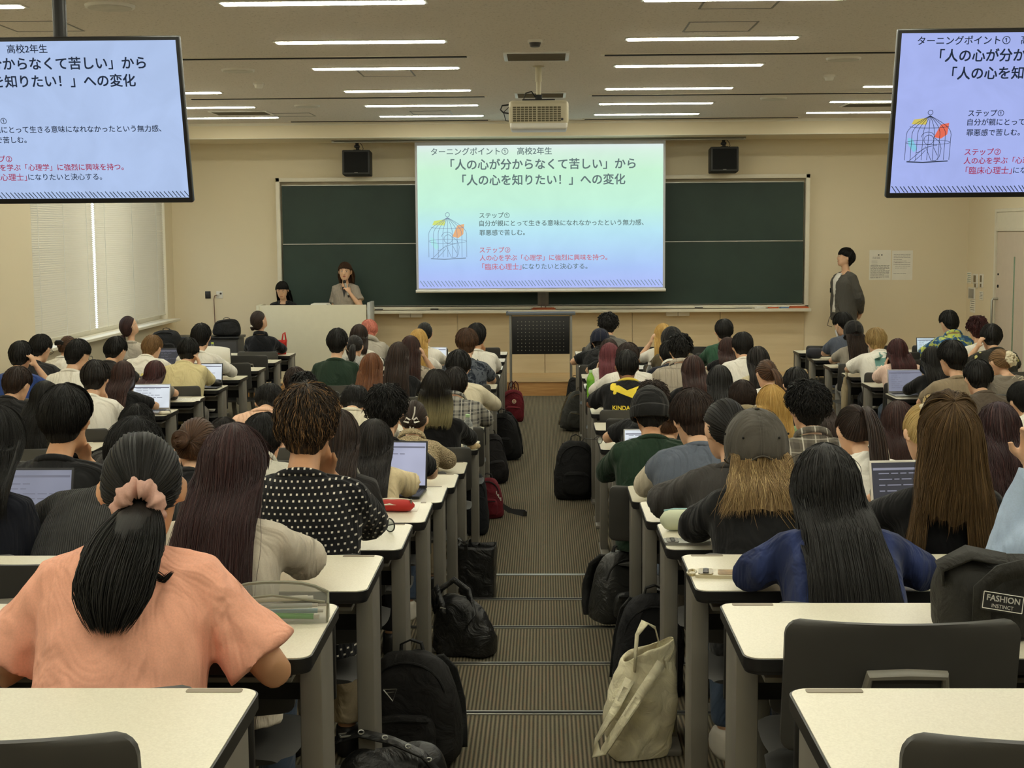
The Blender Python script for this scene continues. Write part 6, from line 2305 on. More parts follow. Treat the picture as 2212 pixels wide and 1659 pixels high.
    ('the cream sweatshirt in the window block', 'm', 12, 'SL', 406, 731, ('short', 'black', dict(line=LINE_BOWL, vol=.024, inset=.6)), T('butter', (222, 208, 158), 'long', 'rib', fit=.024), ('wide', 'cheek'), {}, 'person in a pale yellow sweatshirt with a black bowl cut at the window block'),
    ('the white long sleeves in the window block', 'm', 13, 'SL', 434, 700, ('short', 'black', dict(vol=.024)), T('white', WHT, 'long', 'rib', fit=.024), ('desk', 'wide'), dict(side=.05), 'person in a white long sleeved shirt at the second occupied desk end from the lectern'),
    ('the black jacket by the lectern', 'f', 16, 'SL', 559, 668, ('bun', 'dkbrown', dict(tie=(-.02, -.10, -.035), size=.026)), T('jacket', (28, 29, 34), 'long', 'shirt', fit=.022, name='jacket'), ('desk', 'desk'), dict(hyaw=-.6), 'person in a black jacket with a low bun, at the desk nearest the lectern'),
    # ---- block by the door
    ('the blue grey shirt and face mask', 'm', 15, 'SR', 1821, 676, ('short', 'black', dict(vol=.028)), T('bluegrey2', (84, 90, 104), 'short', 'rib', fit=.024), ND, dict(hyaw=.6), 'person in a blue grey shirt and white face mask below the standing man'),
    ('the black cap over long hair', 'f', 14, 'SR', 1844, 692, ('long', 'dkbrown', dict(len=.36, spread=1.1, vol=.008, wave=.006)), T('greytee', (160, 152, 140), 'short'), ND, {}, 'person in a grey T-shirt, black cap and long dark hair below the standing man'),
    ('the picture print T-shirt', 'm', 13, 'SR', 1893, 712, ('short', 'dirty', dict(vol=.032, line=[(0, .05), (60, .02), (98, -.02), (180, -.10)])), K_WHITE(fit=.03, slen=.9), ('wide', 'wide'), {}, 'person in an oversized white T-shirt with a picture print and shaggy blond hair'),
    ('the pale pink shirt', 'f', 12, 'SR', 1939, 731, ('bob', 'wine', dict(len=.17)), T('blush', (240, 208, 192), 'long', None, fit=.032), ('cheek', 'wide'), {}, 'person in a pale pink shirt with a dark red bob, head on hand'),
    ('the black top at the grey laptop', 'f', 11, 'SR', 2014, 748, ('bob', 'black', dict(len=.19)), T('black', BLK, 'long', 'rib'), ND, {}, 'person in a black top with black hair, at the open grey laptop'),
    ('the taupe T-shirt', 'm', 10, 'SR', 2056, 740, ('short', 'black', dict(vol=.034, line=LINE_F)), T('taupe', (152, 136, 112), 'short', 'rib', fit=.024), ND, dict(hyaw=.4), 'person in a taupe T-shirt with thick black hair, in the door side block'),
    ('the brown grey T-shirt', 'm', 9, 'SR', 2113, 780, ('short', 'black', dict(vol=.026)), T('umber', (92, 82, 72), 'short', 'rib', fit=.022), ND, {}, 'person in a brown grey T-shirt with choppy black hair, above the golden brown hair'),
    ('the white T-shirt at the right edge', 'm', 8, 'SR', 2212, 827, S1, K_WHITE(fit=.02), ND, dict(hyaw=.2), 'person in a white T-shirt with black hair, cut by the right picture edge'),
    ('the blue floral shirt', 'm', 15, 'SR', 2050, 672, ('short', 'black', dict(vol=.026)), T('aloha', (84, 132, 172), 'long', 'shirt', 'floral', (196, 206, 104), (44, 84, 128), fit=.026), ('wide', 'desk'), dict(hyaw=.3), 'person in a blue and yellow floral shirt, first by the door'),
    ('the dark red curls', 'f', 14, 'SR', 2111, 685, ('curly', 'wine', dict(vol=.026, line=[(0, .05), (60, .02), (98, -.03), (180, -.10)])), K_WHITE(), ND, {}, 'person with dark red wavy hair and a white top near the door'),
    ('the black embroidered T-shirt', 'm', 13, 'SR', 2141, 703, ('short', 'black', dict(vol=.030, line=LINE_F)), T('embroid', (46, 46, 42), 'short', 'rib', 'lace', (206, 200, 130), fit=.024), ('hair', 'desk'), {}, 'person in a black T-shirt with pale embroidery, a hand raised to the hair'),
    ('the cream flower scrunchie', 'f', 11, 'SR', 2160, 752, ('bun', 'ltbrown', dict(tie=(.035, -.095, -.01), size=.034)), T('stonetop', (128, 120, 108), 'short', neck=.95), ND, dict(hyaw=.35), 'person with light brown hair in a large cream flower scrunchie and a grey tied top'),
]
PEOPLE = {}
SEAT_USED = {}
for (who, sex, row, blk, u, v, hair, top, arms, ex, lab) in CROWD:
    det = 0 if row <= 3 else (1 if row <= 8 else 2)
    sx = [seat_x(blk, row, s_) for s_ in (1, 2, 3)]
    b, loc, q = solve_body(sex, row, u, v, 0.02, ex.get('side', 0), ex.get('hyaw', 0), ex.get('hroll', 0), ex.get('dy', 0), ex.get('k'), ex.get('bias', 0), ex.get('bow', 0))
    seat = min((1, 2, 3), key=lambda s_: abs(sx[s_ - 1] - loc.x) + (10 if (blk, row, s_) in SEAT_USED else 0))
    SEAT_USED[(blk, row, seat)] = who
    P_ = person(loc, lab, b, hair, top, arms, 0.0, det, ex.get('skin'), 'sit', ex.get('tr', NPERS[0] % 4), ex.get('sh', NPERS[0] % 2), 0.72, ex.get('edge', 0.29 - ex.get('dy', 0)), 'seated audience')
    PEOPLE[who] = (P_, b, loc, row)
    make_chair(loc.x, 1.385 + 0.9 * row, FZ[row], 'dark grey chair of ' + who)
# free seats, pushed in under their desks
for blk in ('L', 'R', 'SL', 'SR'):
    for row in ROWS[blk]:
        for s_ in (1, 2, 3):
            if (blk, row, s_) in SEAT_USED:
                continue
            x = seat_x(blk, row, s_)
            uu, vv = pix((x, near(row), FZ[row] + 0.8))
            if not (-150 < uu < 2360):
                continue
            nm = ['next to', 'second from', 'third from'][s_ - 1]
            make_chair(x, near(row) - 0.045, FZ[row], 'empty dark chair %s aisle end, %s desk from the %s, %s' % (nm, CORD[row] if blk in 'LR' else CORD[16 - row], 'back' if blk in 'LR' else 'front', BNAME[blk]))
# ---------------------------------------------------------------- what people wear: caps, scrunchies, prints
def ruffle(b, tie, R, r, mt, parent, name, squash=0.8, waves=11, amp=0.22, along=0.012, seed=1):
    """gathered ring of cloth around a hair tie"""
    T = head_pt(b, *tie)
    out = (T - b.hc).normalized()
    a1 = out.cross(Vector((1, 0, 0.01))).normalized()
    a2 = out.cross(a1)
    rr = random.Random(seed)
    ph = [rr.uniform(0, 6) for _ in range(3)]
    m = MB()
    rings = []
    for i in range(72):
        a = 2 * PI * i / 72
        w = 1 + amp * math.sin(waves * a + ph[0]) + amp * 0.6 * math.sin((waves * 2 + 1) * a + ph[1])
        dirv = a1 * math.cos(a) + a2 * math.sin(a) * squash
        c = T + out * (along + 0.008 * math.sin(waves * a * 0.5 + ph[2])) + dirv * R
        rings.append([c + dirv.normalized() * (math.cos(2 * PI * q / 12) * r * w) + out * (math.sin(2 * PI * q / 12) * r * (1.15 + 0.3 * math.sin(waves * a + ph[2]))) for q in range(12)])
    rings.append(rings[0])
    m.loft(rings, caps=False)
    return m.build(name, mt, parent, angle=None)


def cap(b, parent, mt, name='cap', size=1.0, tiltdeg=12, brim=True, arch=True, seams=True, low=-0.012, brimless_band=False, vol=0.020):
    """cap on the head: dome of panels, button, peak to the front, strap arch at the back"""
    H = lambda x, y, z: head_pt(b, x, y, z)
    ra, rb, rc = .0765 + vol, .1010 + vol, .1130 + vol
    m = MB()
    NP, NT_ = 48, 16
    tt = math.radians(tiltdeg)
    R = Matrix.Rotation(tt, 3, 'X')
    V, idx = [], {}

    def dome(ph, u, f=1.0):
        th = u * (PI / 2 + 0.30)
        d = R @ Vector((math.sin(th) * math.sin(ph), math.sin(th) * math.cos(ph), math.cos(th)))
        r = 1 / math.sqrt((d.x / ra) ** 2 + (d.y / rb) ** 2 + (d.z / rc) ** 2)
        return d * (r * f * (1 + .07 * math.sin(PI * min(1, u)))) + Vector((0, -.006, -.004))
    for i in range(NP):
        for j in range(NT_ + 1):
            idx[(i, j)] = len(V)
            V.append(H(*dome(2 * PI * i / NP, j / NT_)))
    Fc = []
    for i in range(NP):
        for j in range(NT_):
            a = math.degrees(2 * PI * (i + .5) / NP)
            if arch and abs(a - 180) < 26 and (j + .5) / NT_ > 0.82 + 0.15 * (abs(a - 180) / 26) ** 2:
                continue
            i2 = (i + 1) % NP
            Fc.append((idx[(i, j)], idx[(i, j + 1)], idx[(i2, j + 1)], idx[(i2, j)]))
    m.add([tuple(v) for v in V], Fc)
    o = m.build(name, mt, parent, angle=None)
    s_ = o.modifiers.new('thickness', 'SOLIDIFY')
    s_.thickness = 0.003
    s_.offset = 1
    if seams:
        q = MB()
        for i in range(6):
            ph = 2 * PI * i / 6
            for dlt in (-0.02, 0.02):
                u1 = 0.80 if (arch and i == 3) else 1.0
                q.tube([H(*dome(ph + dlt / max(.15, u / 12 * u1), u / 12 * u1, 1.025)) for u in range(2, 13)], 0.0007, 4)
        for i in range(1, 4):
            q.tube([H(*dome(2 * PI * k_ / 40, 0.93 + 0.02 * i, 1.027)) for k_ in range(41) if abs(9 * k_ - 180) > 30], 0.0006, 4)
        q.build('stitching', mat('stitch_' + name, (96, 92, 86), 0.8), o)
        q = MB()
        for i in range(6):
            p = H(*dome(2 * PI * (i + .5) / 6, 0.58, 1.025))
            q.ell(p, (0.004, 0.004, 0.004), None, 8, 6)
        q.build('eyelets', M_DKHOLE, o)
        q = MB()
        q.ell(H(*dome(0, 0, 1.03)), (0.008, 0.008, 0.004), b.RH, 12, 8)
        q.build('button', mt, o)
    if arch:
        q = MB()
        q.ribbon([H(*dome(PI + math.radians(a), 0.97, 1.03)) for a in range(-30, 31, 6)], 0.018, 0.0015, side=b.RH @ Vector((0, 0, 1)))
        q.build('strap', mt, o)
        q = MB()
        c = [H(*dome(PI + math.radians(-27 + 54 * k_ / 16), 0.985 - 0.18 * math.sin(PI * k_ / 16), 1.02)) for k_ in range(17)]
        q.tube(c, 0.0028, 6)
        q.build('binding', mt, o)
    if brim:
        q = MB()
        r0, r1 = [], []
        for k_ in range(21):
            a = math.radians(-62 + 124 * k_ / 20)
            p = dome(a, 1.0, 1.0)
            w = math.cos(math.radians(-62 + 124 * k_ / 20) * 90 / 66) ** 0.6
            r0.append(H(*p))
            e = p + Vector((math.sin(a) * 0.01, 0.075 * w, -0.015 * w))
            r1.append(H(*e))
        q.loft([r0, r1], caps=False, closed=False)
        bo = q.build('peak', mt, o)
        bo.modifiers.new('thickness', 'SOLIDIFY').thickness = 0.003
    if brimless_band:
        q = MB()
        rings = []
        for k_ in range(49):
            a = 2 * PI * k_ / 48
            rg = []
            for u, f in ((0.74, 1.02), (0.78, 1.06), (0.98, 1.07), (1.03, 1.04), (1.0, 1.0)):
                rg.append(H(*dome(a, u, f)))
            rings.append(rg)
        q.loft(rings, caps=False)
        q.build('rolled_band', mt, o, angle=None)
    return o


def on_back(who, name, verts, faces, mt, t=0.62, dx=0.0, dz=0.0, sub=0, off=0.003, label=None):
    """print on the back of the garment; flat x/z shapes laid on the cloth"""
    P_, b, loc, row = PEOPLE[who]
    c, d = b.at(t)
    bm = bmesh.new()
    vs = [bm.verts.new((v[0] + c.x + dx, c.y - 0.32, v[1] + c.z + dz)) for v in verts]
    for f in faces:
        try:
            bm.faces.new([vs[i] for i in f])
        except ValueError:
            pass
    if sub:
        bmesh.ops.triangulate(bm, faces=bm.faces[:])
        bmesh.ops.subdivide_edges(bm, edges=bm.edges[:], cuts=sub, use_grid_fill=True)
        bmesh.ops.triangulate(bm, faces=bm.faces[:])
    me = bpy.data.meshes.new(name)
    bm.to_mesh(me)
    bm.free()
    me.materials.append(mt)
    shirt = [ch for ch in P_.children if ch.name.split('.')[0] in ('shirt', 'jacket')][0]
    o = bpy.data.objects.new(name, me)
    COL.objects.link(o)
    o.parent = shirt
    w = o.modifiers.new('on_cloth', 'SHRINKWRAP')
    w.target = shirt
    w.wrap_method = 'PROJECT'
    w.use_project_y = True
    w.use_positive_direction = True
    w.use_negative_direction = False
    w.offset = off
    if label:
        o['label'] = label
    return o


def text_on_back(who, s, width, mt, t, dx=0.0, dz=0.0, bold=0.03, arc=0.0):
    V, Fc = text_mesh(s, width=width, bold=bold)
    V = V[:, :2].copy()
    V[:, 0] -= width / 2
    if arc:
        a = V[:, 0] / arc
        rad = arc + V[:, 1]
        V = np.stack([np.sin(a) * rad, np.cos(a) * rad - arc], 1)
    return on_back(who, 'back_lettering', V.tolist(), Fc, mt, t, dx, dz, 0)


W = lambda who: PEOPLE[who]
# dusty pink scrunchie
P_, b, _, _ = W('the salmon pink T-shirt')
ruffle(b, (0, -.092, -.074), .042, .019, cloth('dustypink', (206, 164, 150)), P_, 'scrunchie', .80, 9, .20, .012)
wisps(b, HM('black'), P_, [[b.c7 + Vector((.035, -.05, .02)), b.c7 + Vector((.06, -.085, -.015)), b.c7 + Vector((.09, -.095, -.03)), b.c7 + Vector((.105, -.09, -.015))]], 30, .0012, 4, .003)
P_, b, _, _ = W('the blond bun with a white scrunchie')
ruffle(b, (0.01, -.085, .075), .036, .014, cloth('creamlace', (232, 222, 196)), P_, 'scrunchie', .9, 13, .3, -.004)
P_, b, _, _ = W('the cream flower scrunchie')
for i, (R_, r_) in enumerate(((.05, .016), (.036, .014), (.022, .012))):
    ruffle(b, (.035, -.095, -.01), R_, r_, cloth('creamlace', (232, 222, 196)), P_, 'scrunchie_frill', .95, 9, .3, .012 + .012 * i, i)
q = MB()
c = b.c7 + Vector((0.05, -0.075, -0.02))
for s_ in (-1, 1):
    q.tube([c, c + Vector((.03 * s_ + .01, -.01, .03)), c + Vector((.055 * s_ + .01, -.012, .005)), c + Vector((.02 * s_, -.012, -.005))], .003, 6)
    q.tube([c, c + Vector((.015 * s_, -.02, -.04)), c + Vector((.02 * s_, -.035, -.085))], .003, 6)
q.tube([c + Vector((-.14, .05, .01)), c + Vector((-.07, .0, .005)), c, c + Vector((.06, .03, .01))], .0035, 6)
q.build('neck_bow', cloth('creamlace', (232, 222, 196)), P_)
# ribbon
P_, b, _, _ = W('the beige knit')
c = head_pt(b, 0, -.115, -.055)
q = MB()
for s_ in (-1, 1):
    q.ribbon([c, c + Vector((.03 * s_, -.012, .022)), c + Vector((.045 * s_, -.012, 0)), c + Vector((.02 * s_, -.012, -.006)), c], .010, .0012, side=(0, 0.3, 1))
    q.ribbon([c, c + Vector((.012 * s_, -.014, -.05)), c + Vector((.02 * s_ - .01, -.02, -.11))], .009, .0012)
q.ribbon([c, c + Vector((.018, -.012, .05)), c + Vector((.02, -.006, .085))], .008, .0012)
q.build('ribbon', cloth('white', WHT), P_)
# claw clip
P_, b, _, _ = W('the brown hair with a black hair clip')
c = head_pt(b, -.03, -.13, -.01)
q = MB().box(c, (.085, .03, .045), (0.2, 0, 0.3), .012).box(c + Vector((0, -.012, .02)), (.06, .03, .02), (0.2, 0, .3), .008)
q.build('hair_clip', M_BLACK, P_)
P_, b, _, _ = W('the black jacket by the lectern')
c = head_pt(b, -.02, -.115, -.02)
q = MB().ell(c, (.022, .012, .022))
q.build('hair_clip', mat('pearl', (222, 214, 200), 0.3), P_)
# caps
P_, b, _, _ = W('the faded black baseball cap')
cap(b, P_, cloth('washedblack', (84, 80, 74)), 'cap', 1, 33, vol=.028)
wisps(b, HM('capblond'), P_, [[b.c7 + Vector((.02, -.07, .02)), b.c7 + Vector((.05, -.11, -.07)), b.c7 + Vector((.03, -.13, -.15)), b.c7 + Vector((.06, -.14, -.21)), b.c7 + Vector((.0, -.14, -.26))],
                              [b.c7 + Vector((-.02, -.08, .02)), b.c7 + Vector((.06, -.12, -.09)), b.c7 + Vector((.11, -.12, -.14))]], 40, .0012, 9, .008)
P_, b, _, _ = W('the black beanie')
cap(b, P_, cloth('capblack', (34, 34, 35)), 'brimless_cap', 1, 6, brim=False, arch=True, seams=False, brimless_band=True, vol=.020)
P_, b, _, _ = W('the navy cap')
cap(b, P_, cloth('capnavy', (36, 40, 58)), 'cap', 1, 8, arch=False, vol=.022)
P_, b, _, _ = W('the olive jacket')
cap(b, P_, cloth('capblack', (34, 34, 35)), 'cap', 1, 8, arch=False, vol=.020)
P_, b, _, _ = W('the black cap over long hair')
cap(b, P_, cloth('capblack', (34, 34, 35)), 'cap', 1, 14, arch=True, vol=.022)
# mask and glasses
P_, b, _, _ = W('the blue grey shirt and face mask')
q = MB()
rings = []
for z in (-.03, -.055, -.08, -.105):
    rings.append([head_pt(b, .078 * math.sin(a), .015 + .098 * math.cos(a), z) for a in [math.radians(-72 + 12 * i) for i in range(13)]])
q.loft(rings, caps=False, closed=False)
for s_ in (-1, 1):
    q.tube([head_pt(b, s_ * .074, .045, -.035), head_pt(b, s_ * .082, -.01, -.005), head_pt(b, s_ * .08, -.025, -.02), head_pt(b, s_ * .07, .03, -.09)], .0014, 5)
q.build('face_mask', cloth('maskwhite', (222, 222, 220)), P_)


def glasses_on(who, mt):
    P_, b, _, _ = W(who)
    q = MB()
    for s_ in (-1, 1):
        q.tube([head_pt(b, s_ * (.034 + .024 * math.cos(a)), .104, .012 + .019 * math.sin(a)) for a in [2 * PI * i / 16 for i in range(17)]], .0016, 6)
        q.tube([head_pt(b, s_ * .058, .102, .016), head_pt(b, s_ * .082, .04, .016), head_pt(b, s_ * .085, -.015, .012), head_pt(b, s_ * .083, -.03, -.005)], .0018, 6)
    q.tube([head_pt(b, -.010, .105, .014), head_pt(b, .010, .105, .014)], .0016, 6)
    q.build('glasses', mt, P_)


glasses_on('the glasses in front of the window', M_ALU)
glasses_on('the white T-shirt with blue back print', M_DKGREY)
glasses_on('the dark grey T-shirt beside the blue one', M_DKGREY)

# prints on the back
M_YEL = mat('print_yellow', (240, 214, 60), 0.7)
CATP = [(-1.00, .30), (-.97, .47), (-.86, .55), (-.70, .56), (-.60, .50), (-.40, .40), (-.10, .20), (.15, .06), (.36, .04), (.52, .10), (.64, .22), (.74, .40), (.80, .52), (.92, .58), (1.0, .56), (.99, .48), (.90, .46), (.83, .36), (.76, .18),
        (.68, .02), (.62, -.08), (.66, -.22), (.76, -.40), (.86, -.62), (.88, -.80), (.78, -.84), (.74, -.70), (.62, -.52), (.44, -.34), (.28, -.20), (.08, -.16), (-.20, -.06), (-.40, .06), (-.52, .10), (-.66, .10), (-.70, -.02), (-.82, -.06), (-.86, .02), (-.78, .08), (-.74, .18), (-.88, .16), (-.99, .20)]
J = 'the black jersey with the yellow leaping cat'
on_back(J, 'cat_emblem', [(x * .138, z * .125) for x, z in CATP], [tuple(range(len(CATP)))], M_YEL, .68, .0, .07, 2, .004)
text_on_back(J, 'KINDAI UNIV', .25, M_YEL, .42, .0, .085, .05)
text_on_back('the white T-shirt with a small black back logo', 'A', .022, M_INK, .86, .02, 0, .05)
L = 'the black T-shirt with white lettering'
text_on_back(L, 'NETWORK', .22, mat('print_white', (214, 212, 204), 0.7), .66, .05, 0, .03, arc=.13)
L = 'the white T-shirt with blue back print'
M_BLUE = mat('print_blue', (84, 112, 150), 0.7)
text_on_back(L, 'BOO', .16, M_BLUE, .52, .03, 0, .09)
text_on_back(L, 'KYOTO', .10, mat('print_thin', (120, 120, 122), 0.7), .66, -.02, 0, .01)
L = 'the yellow back print'
text_on_back(L, 'WAVE', .24, mat('print_pale_yellow', (222, 206, 120), 0.7), .58, .02, 0, .09)
L = 'the picture print T-shirt'
on_back(L, 'picture_print', [(-.12, -.15), (.14, -.15), (.14, .13), (-.12, .13)], [(0, 1, 2, 3)], mat('print_sky', (128, 178, 172), 0.7, var=.2, nscale=8), .50, .04, .09, 4, .003)
on_back(L, 'picture_print_flowers', [(-.08 + .10 * math.cos(a) * (1 + .2 * math.sin(5 * a)) + .06, -.09 + .085 * math.sin(a) * (1 + .2 * math.cos(4 * a))) for a in [2 * PI * i / 28 for i in range(28)]], [tuple(range(28))], mat('print_flowers', (176, 160, 84), 0.8, var=.4, nscale=60), .50, .04, .09, 2, .005)
L = 'the plain white T-shirt with full black hair'
on_back(L, 'back_mark', [(0, 0), (.03, .012), (.004, .002), (.026, -.01)], [(0, 1, 2), (0, 3, 2)], M_INK, .42, .06, 0, 0)
for i, (x, z) in enumerate(((.05, .0), (.12, .0))):
    on_back(L, 'back_mark', [(x - .003, -.01), (x + .003, -.01), (x + .003, .012), (x - .003, .012)], [(0, 1, 2, 3)], M_INK, .26, 0, 0, 0)
on_back('the cream keyhole blouse', 'keyhole', [(.009 * math.cos(a), .035 * math.sin(a)) for a in [2 * PI * i / 16 for i in range(16)]], [tuple(range(16))], skin_mat('skin_light', (0, 0, 0)), .82, -.01, 0, 0, .002)
# cream sleeves under the slate vest
P_, b, _, _ = W('the slate blue vest')
for sg in (-1, 1):
    S_, e, w, d, up, curl = arm_pose(b, sg, 'desk', .72, .29)
    q = MB()
    q.tube([S_.lerp(e, .1), S_.lerp(e, .5), e.lerp(S_, .08), e, e.lerp(w, .25), e.lerp(w, .9)], [.058, .062, .060, .056, .052, .042], 14)
    q.build('sleeve', cloth('creamsleeve', (222, 212, 190)), P_, angle=None)

# ---------------------------------------------------------------- laptops, bottles, cases on the desks
def on_desk(row, u=None, y=0.0, x=None):
    Y = near(row) + y
    z = FZ[row] + .7218
    if x is None:
        p = at(u, 600, Y)
        x = p.x
        # the ray at the height of the desk
        v = pix((x, Y, z))[1]
        x = at(u, v, Y).x
    return Vector((x, Y, z))


def screen_mat(key, rgb, strength=.9):
    nm = 'laptop_screen_' + key
    if nm in MATS:
        return MATS[nm]
    k = NT(nm)
    co = k.coord('Object', scale=(1, 1, 1))
    n = k.n('ShaderNodeTexNoise', Scale=7.0, Detail=1.0)
    k.l(co, n.inputs['Vector'])
    c = lin(rgb)
    k.l(k.ramp(n.outputs['Fac'], [(.4, tuple(v * .88 for v in c[:3]) + (1,)), (.6, c)]), k.b.inputs['Emission Color'])
    k.b.inputs['Emission Strength'].default_value = strength
    k.b.inputs['Base Color'].default_value = (.02, .02, .02, 1)
    MATS[nm] = k.m
    return k.m


def laptop(p, lab, body, screen, w=.305, h=.205, ang=20, rz=0.0, lines=8, ink=(120, 122, 140), seed=1):
    t = thing('laptop', lab, 'laptop', p, rz)
    m = MB().box((0, -.105, .008), (w, .21, .014), None, .004)
    m.build('base', body, t)
    m = MB()
    for r_ in range(5):
        for c_ in range(12):
            m.b2((-w * .44 + c_ * w * .074, -.03 - r_ * .019, .015), (-w * .44 + c_ * w * .074 + w * .062, -.016 - r_ * .019, .0165))
    m.build('keyboard', M_BLACK, t, smooth=False)
    m = MB().b2((-.05, -.195, .015), (.05, -.13, .0158))
    m.build('touchpad', M_GREY, t)
    m = MB().b2((-w / 2, 0, 0), (w / 2, .007, h), .003)
    ld = m.build('lid', body, t)
    ld.location = (0, .0, .014)
    ld.rotation_euler = (math.radians(-ang), 0, 0)
    m = MB().b2((-w / 2 + .008, -.0012, .014), (w / 2 - .008, .0, h - .008))
    sc = m.build('screen', screen, ld, smooth=False)
    rr = random.Random(seed)
    m = MB()
    m.b2((-w * .46, -.0018, h - .034), (w * .46, -.0012, h - .026))
    for i in range(lines):
        z = h * .80 - i * h * .085
        x = -w * .40
        for q in range(rr.randint(2, 5)):
            L_ = rr.uniform(.015, .05)
            m.b2((x, -.0018, z), (x + L_, -.0012, z + .0035))
            x += L_ + .008
    m.build('screen_text', emit('screen_ink_%d' % ink[0], ink, .7), ld, smooth=False)
    return t


M_SIL = mat('laptop_silver', (168, 168, 168), .35, .6)
M_LBK = mat('laptop_dark', (46, 47, 50), .4, .3)
M_LWH = mat('laptop_white', (228, 224, 214), .4)
SCR_L = screen_mat('lavender', (196, 200, 226), .75)
SCR_W = screen_mat('white', (228, 236, 244), .9)
SCR_G = screen_mat('greyblue', (150, 154, 174), .7)
SCR_D = screen_mat('dark', (52, 54, 66), .7)
laptop(on_desk(3, x=-1.815, y=.33), 'dark laptop at the left picture edge with a document on its screen', M_LBK, SCR_G, ang=14, seed=2)
laptop(on_desk(5, x=-.715, y=.30), 'open laptop with a document on a pale screen before the cream keyhole blouse', M_LBK, SCR_L, .31, .225, 12, -.08, seed=3, lines=3)
laptop(on_desk(14, x=-1.17, y=.26), 'laptop with a white screen next to the long blond hair', M_SIL, SCR_W, ang=14, seed=4)
laptop(on_desk(10, x=-3.13, y=.30), 'laptop with a white screen at the desk end with the bent bare arm', M_SIL, SCR_W, ang=14, seed=5)
laptop(on_desk(12, x=-3.12, y=.30), 'laptop with a bright screen in front of the pale yellow sweatshirt', M_LBK, SCR_W, ang=14, seed=6)
laptop(on_desk(11, x=3.07, y=.34), 'open grey laptop at the desk end in the block by the door', M_SIL, SCR_G, .30, .20, 10, 0.05, seed=7)
laptop(on_desk(15, x=4.24, y=.30), 'laptop with a pale blue screen before the blue floral shirt', M_LBK, screen_mat('cyan', (206, 226, 236), .9), ang=12, seed=8)
laptop(on_desk(3, x=1.27, y=.26), 'white laptop with a dark screen before the very long golden brown hair', M_LWH, SCR_D, .31, .235, 14, .12, ink=(150, 152, 170), seed=9, lines=4)
laptop(on_desk(7, x=.625, y=.28), 'small laptop with a lit white screen beside the dark green sweater', M_SIL, SCR_W, ang=14, seed=10)
laptop(on_desk(14, x=-3.90, y=.30), 'dark laptop beside the pale grey top under the window', M_LBK, SCR_D, ang=12, seed=11)


def glass_mat(key, rgb, rough=.05, tr=1.0):
    nm = 'clear_' + key
    if nm in MATS:
        return MATS[nm]
    k = NT(nm)
    k.b.inputs['Base Color'].default_value = lin(rgb)
    k.b.inputs['Roughness'].default_value = .12
    k.b.inputs['Coat Weight'].default_value = .5
    t_ = k.n('ShaderNodeBsdfTransparent', Color=lin(rgb))
    fr = k.n('ShaderNodeLayerWeight', Blend=.35)
    r_ = k.ramp(fr.outputs['Facing'], [(0, (.12, .12, .12, 1)), (1, (.75, .75, .75, 1))])
    m_ = k.n('ShaderNodeMixShader')
    k.l(r_, m_.inputs[0])
    k.l(t_.outputs[0], m_.inputs[1])
    k.l(k.b.outputs[0], m_.inputs[2])
    k.l(m_.outputs[0], k.t.nodes['Material Output'].inputs[0])
    MATS[nm] = k.m
    return k.m


def bottle(p, lab, body, capm, label_m, h=.215, r=.033):
    t = thing('drink_bottle', lab, 'bottle', p)
    k = h / .215
    prof = [(0, .8), (.006, .98), (.02, 1), (.05, 1), (.055, .95), (.06, 1), (.14, 1), (.155, .92), (.175, .62), (.188, .42), (.198, .40)]
    m = MB()
    m.loft([[(math.cos(2 * PI * i / 20) * r * f, math.sin(2 * PI * i / 20) * r * f, z * k) for i in range(20)] for z, f in prof])
    m.build('body', body, t, angle=None)
    MB().cyl((0, 0, .205 * k), r * .46, .018 * k, 16).build('cap', capm, t)
    if label_m:
        m = MB()
        m.loft([[(math.cos(2 * PI * i / 20) * r * 1.02, math.sin(2 * PI * i / 20) * r * 1.02, z * k) for i in range(20)] for z in (.065, .135)], caps=False)
        m.build('label', label_m, t)
    return t


GREEN_B = mat('tea_green', (128, 186, 62), .25, var=.15, nscale=30)
bottle(on_desk(11, u=1276, y=.20), 'green tea bottle at the desk end right of the aisle', GREEN_B, mat('cap_palegreen', (190, 224, 170), .4), mat('label_green', (104, 168, 50), .4, var=.3, nscale=50), .235)
bottle(on_desk(12, u=1403, y=.18), 'clear water bottle between the magenta hair and the pinstriped shirt', glass_mat('water', (228, 232, 234)), M_WHITE, mat('label_pink', (196, 186, 186), .4, var=.3, nscale=60))
bottle(on_desk(8, u=1011, y=.15), 'clear bottle with a pale green cap at the left aisle desk end', glass_mat('water', (228, 232, 234)), mat('cap_palegreen', (190, 224, 170), .4), mat('label_white', (214, 214, 208), .4, var=.2, nscale=60))
bottle(on_desk(4, u=763, y=.16), 'white capped bottle beside the cream keyhole blouse', glass_mat('milky', (220, 220, 214), .3), M_WHITE, None, .235)
bottle(on_desk(15, u=460, y=.2), 'bottle with a yellow green cap below the power cord', glass_mat('water', (228, 232, 234)), mat('cap_lime', (190, 206, 90), .4), mat('label_red', (190, 150, 150), .4, var=.3, nscale=60))
p = on_desk(8, u=1012, y=.12)
t = thing('bun_pack', 'small beige roll lying at the foot of the clear bottle by the left aisle', 'roll', p + Vector((.03, -.08, .022)))
MB().ell((0, 0, 0), (.035, .026, .022)).ell((.03, .01, -.002), (.022, .02, .018)).build('roll', mat('beige_roll', (214, 190, 146), .8), t)


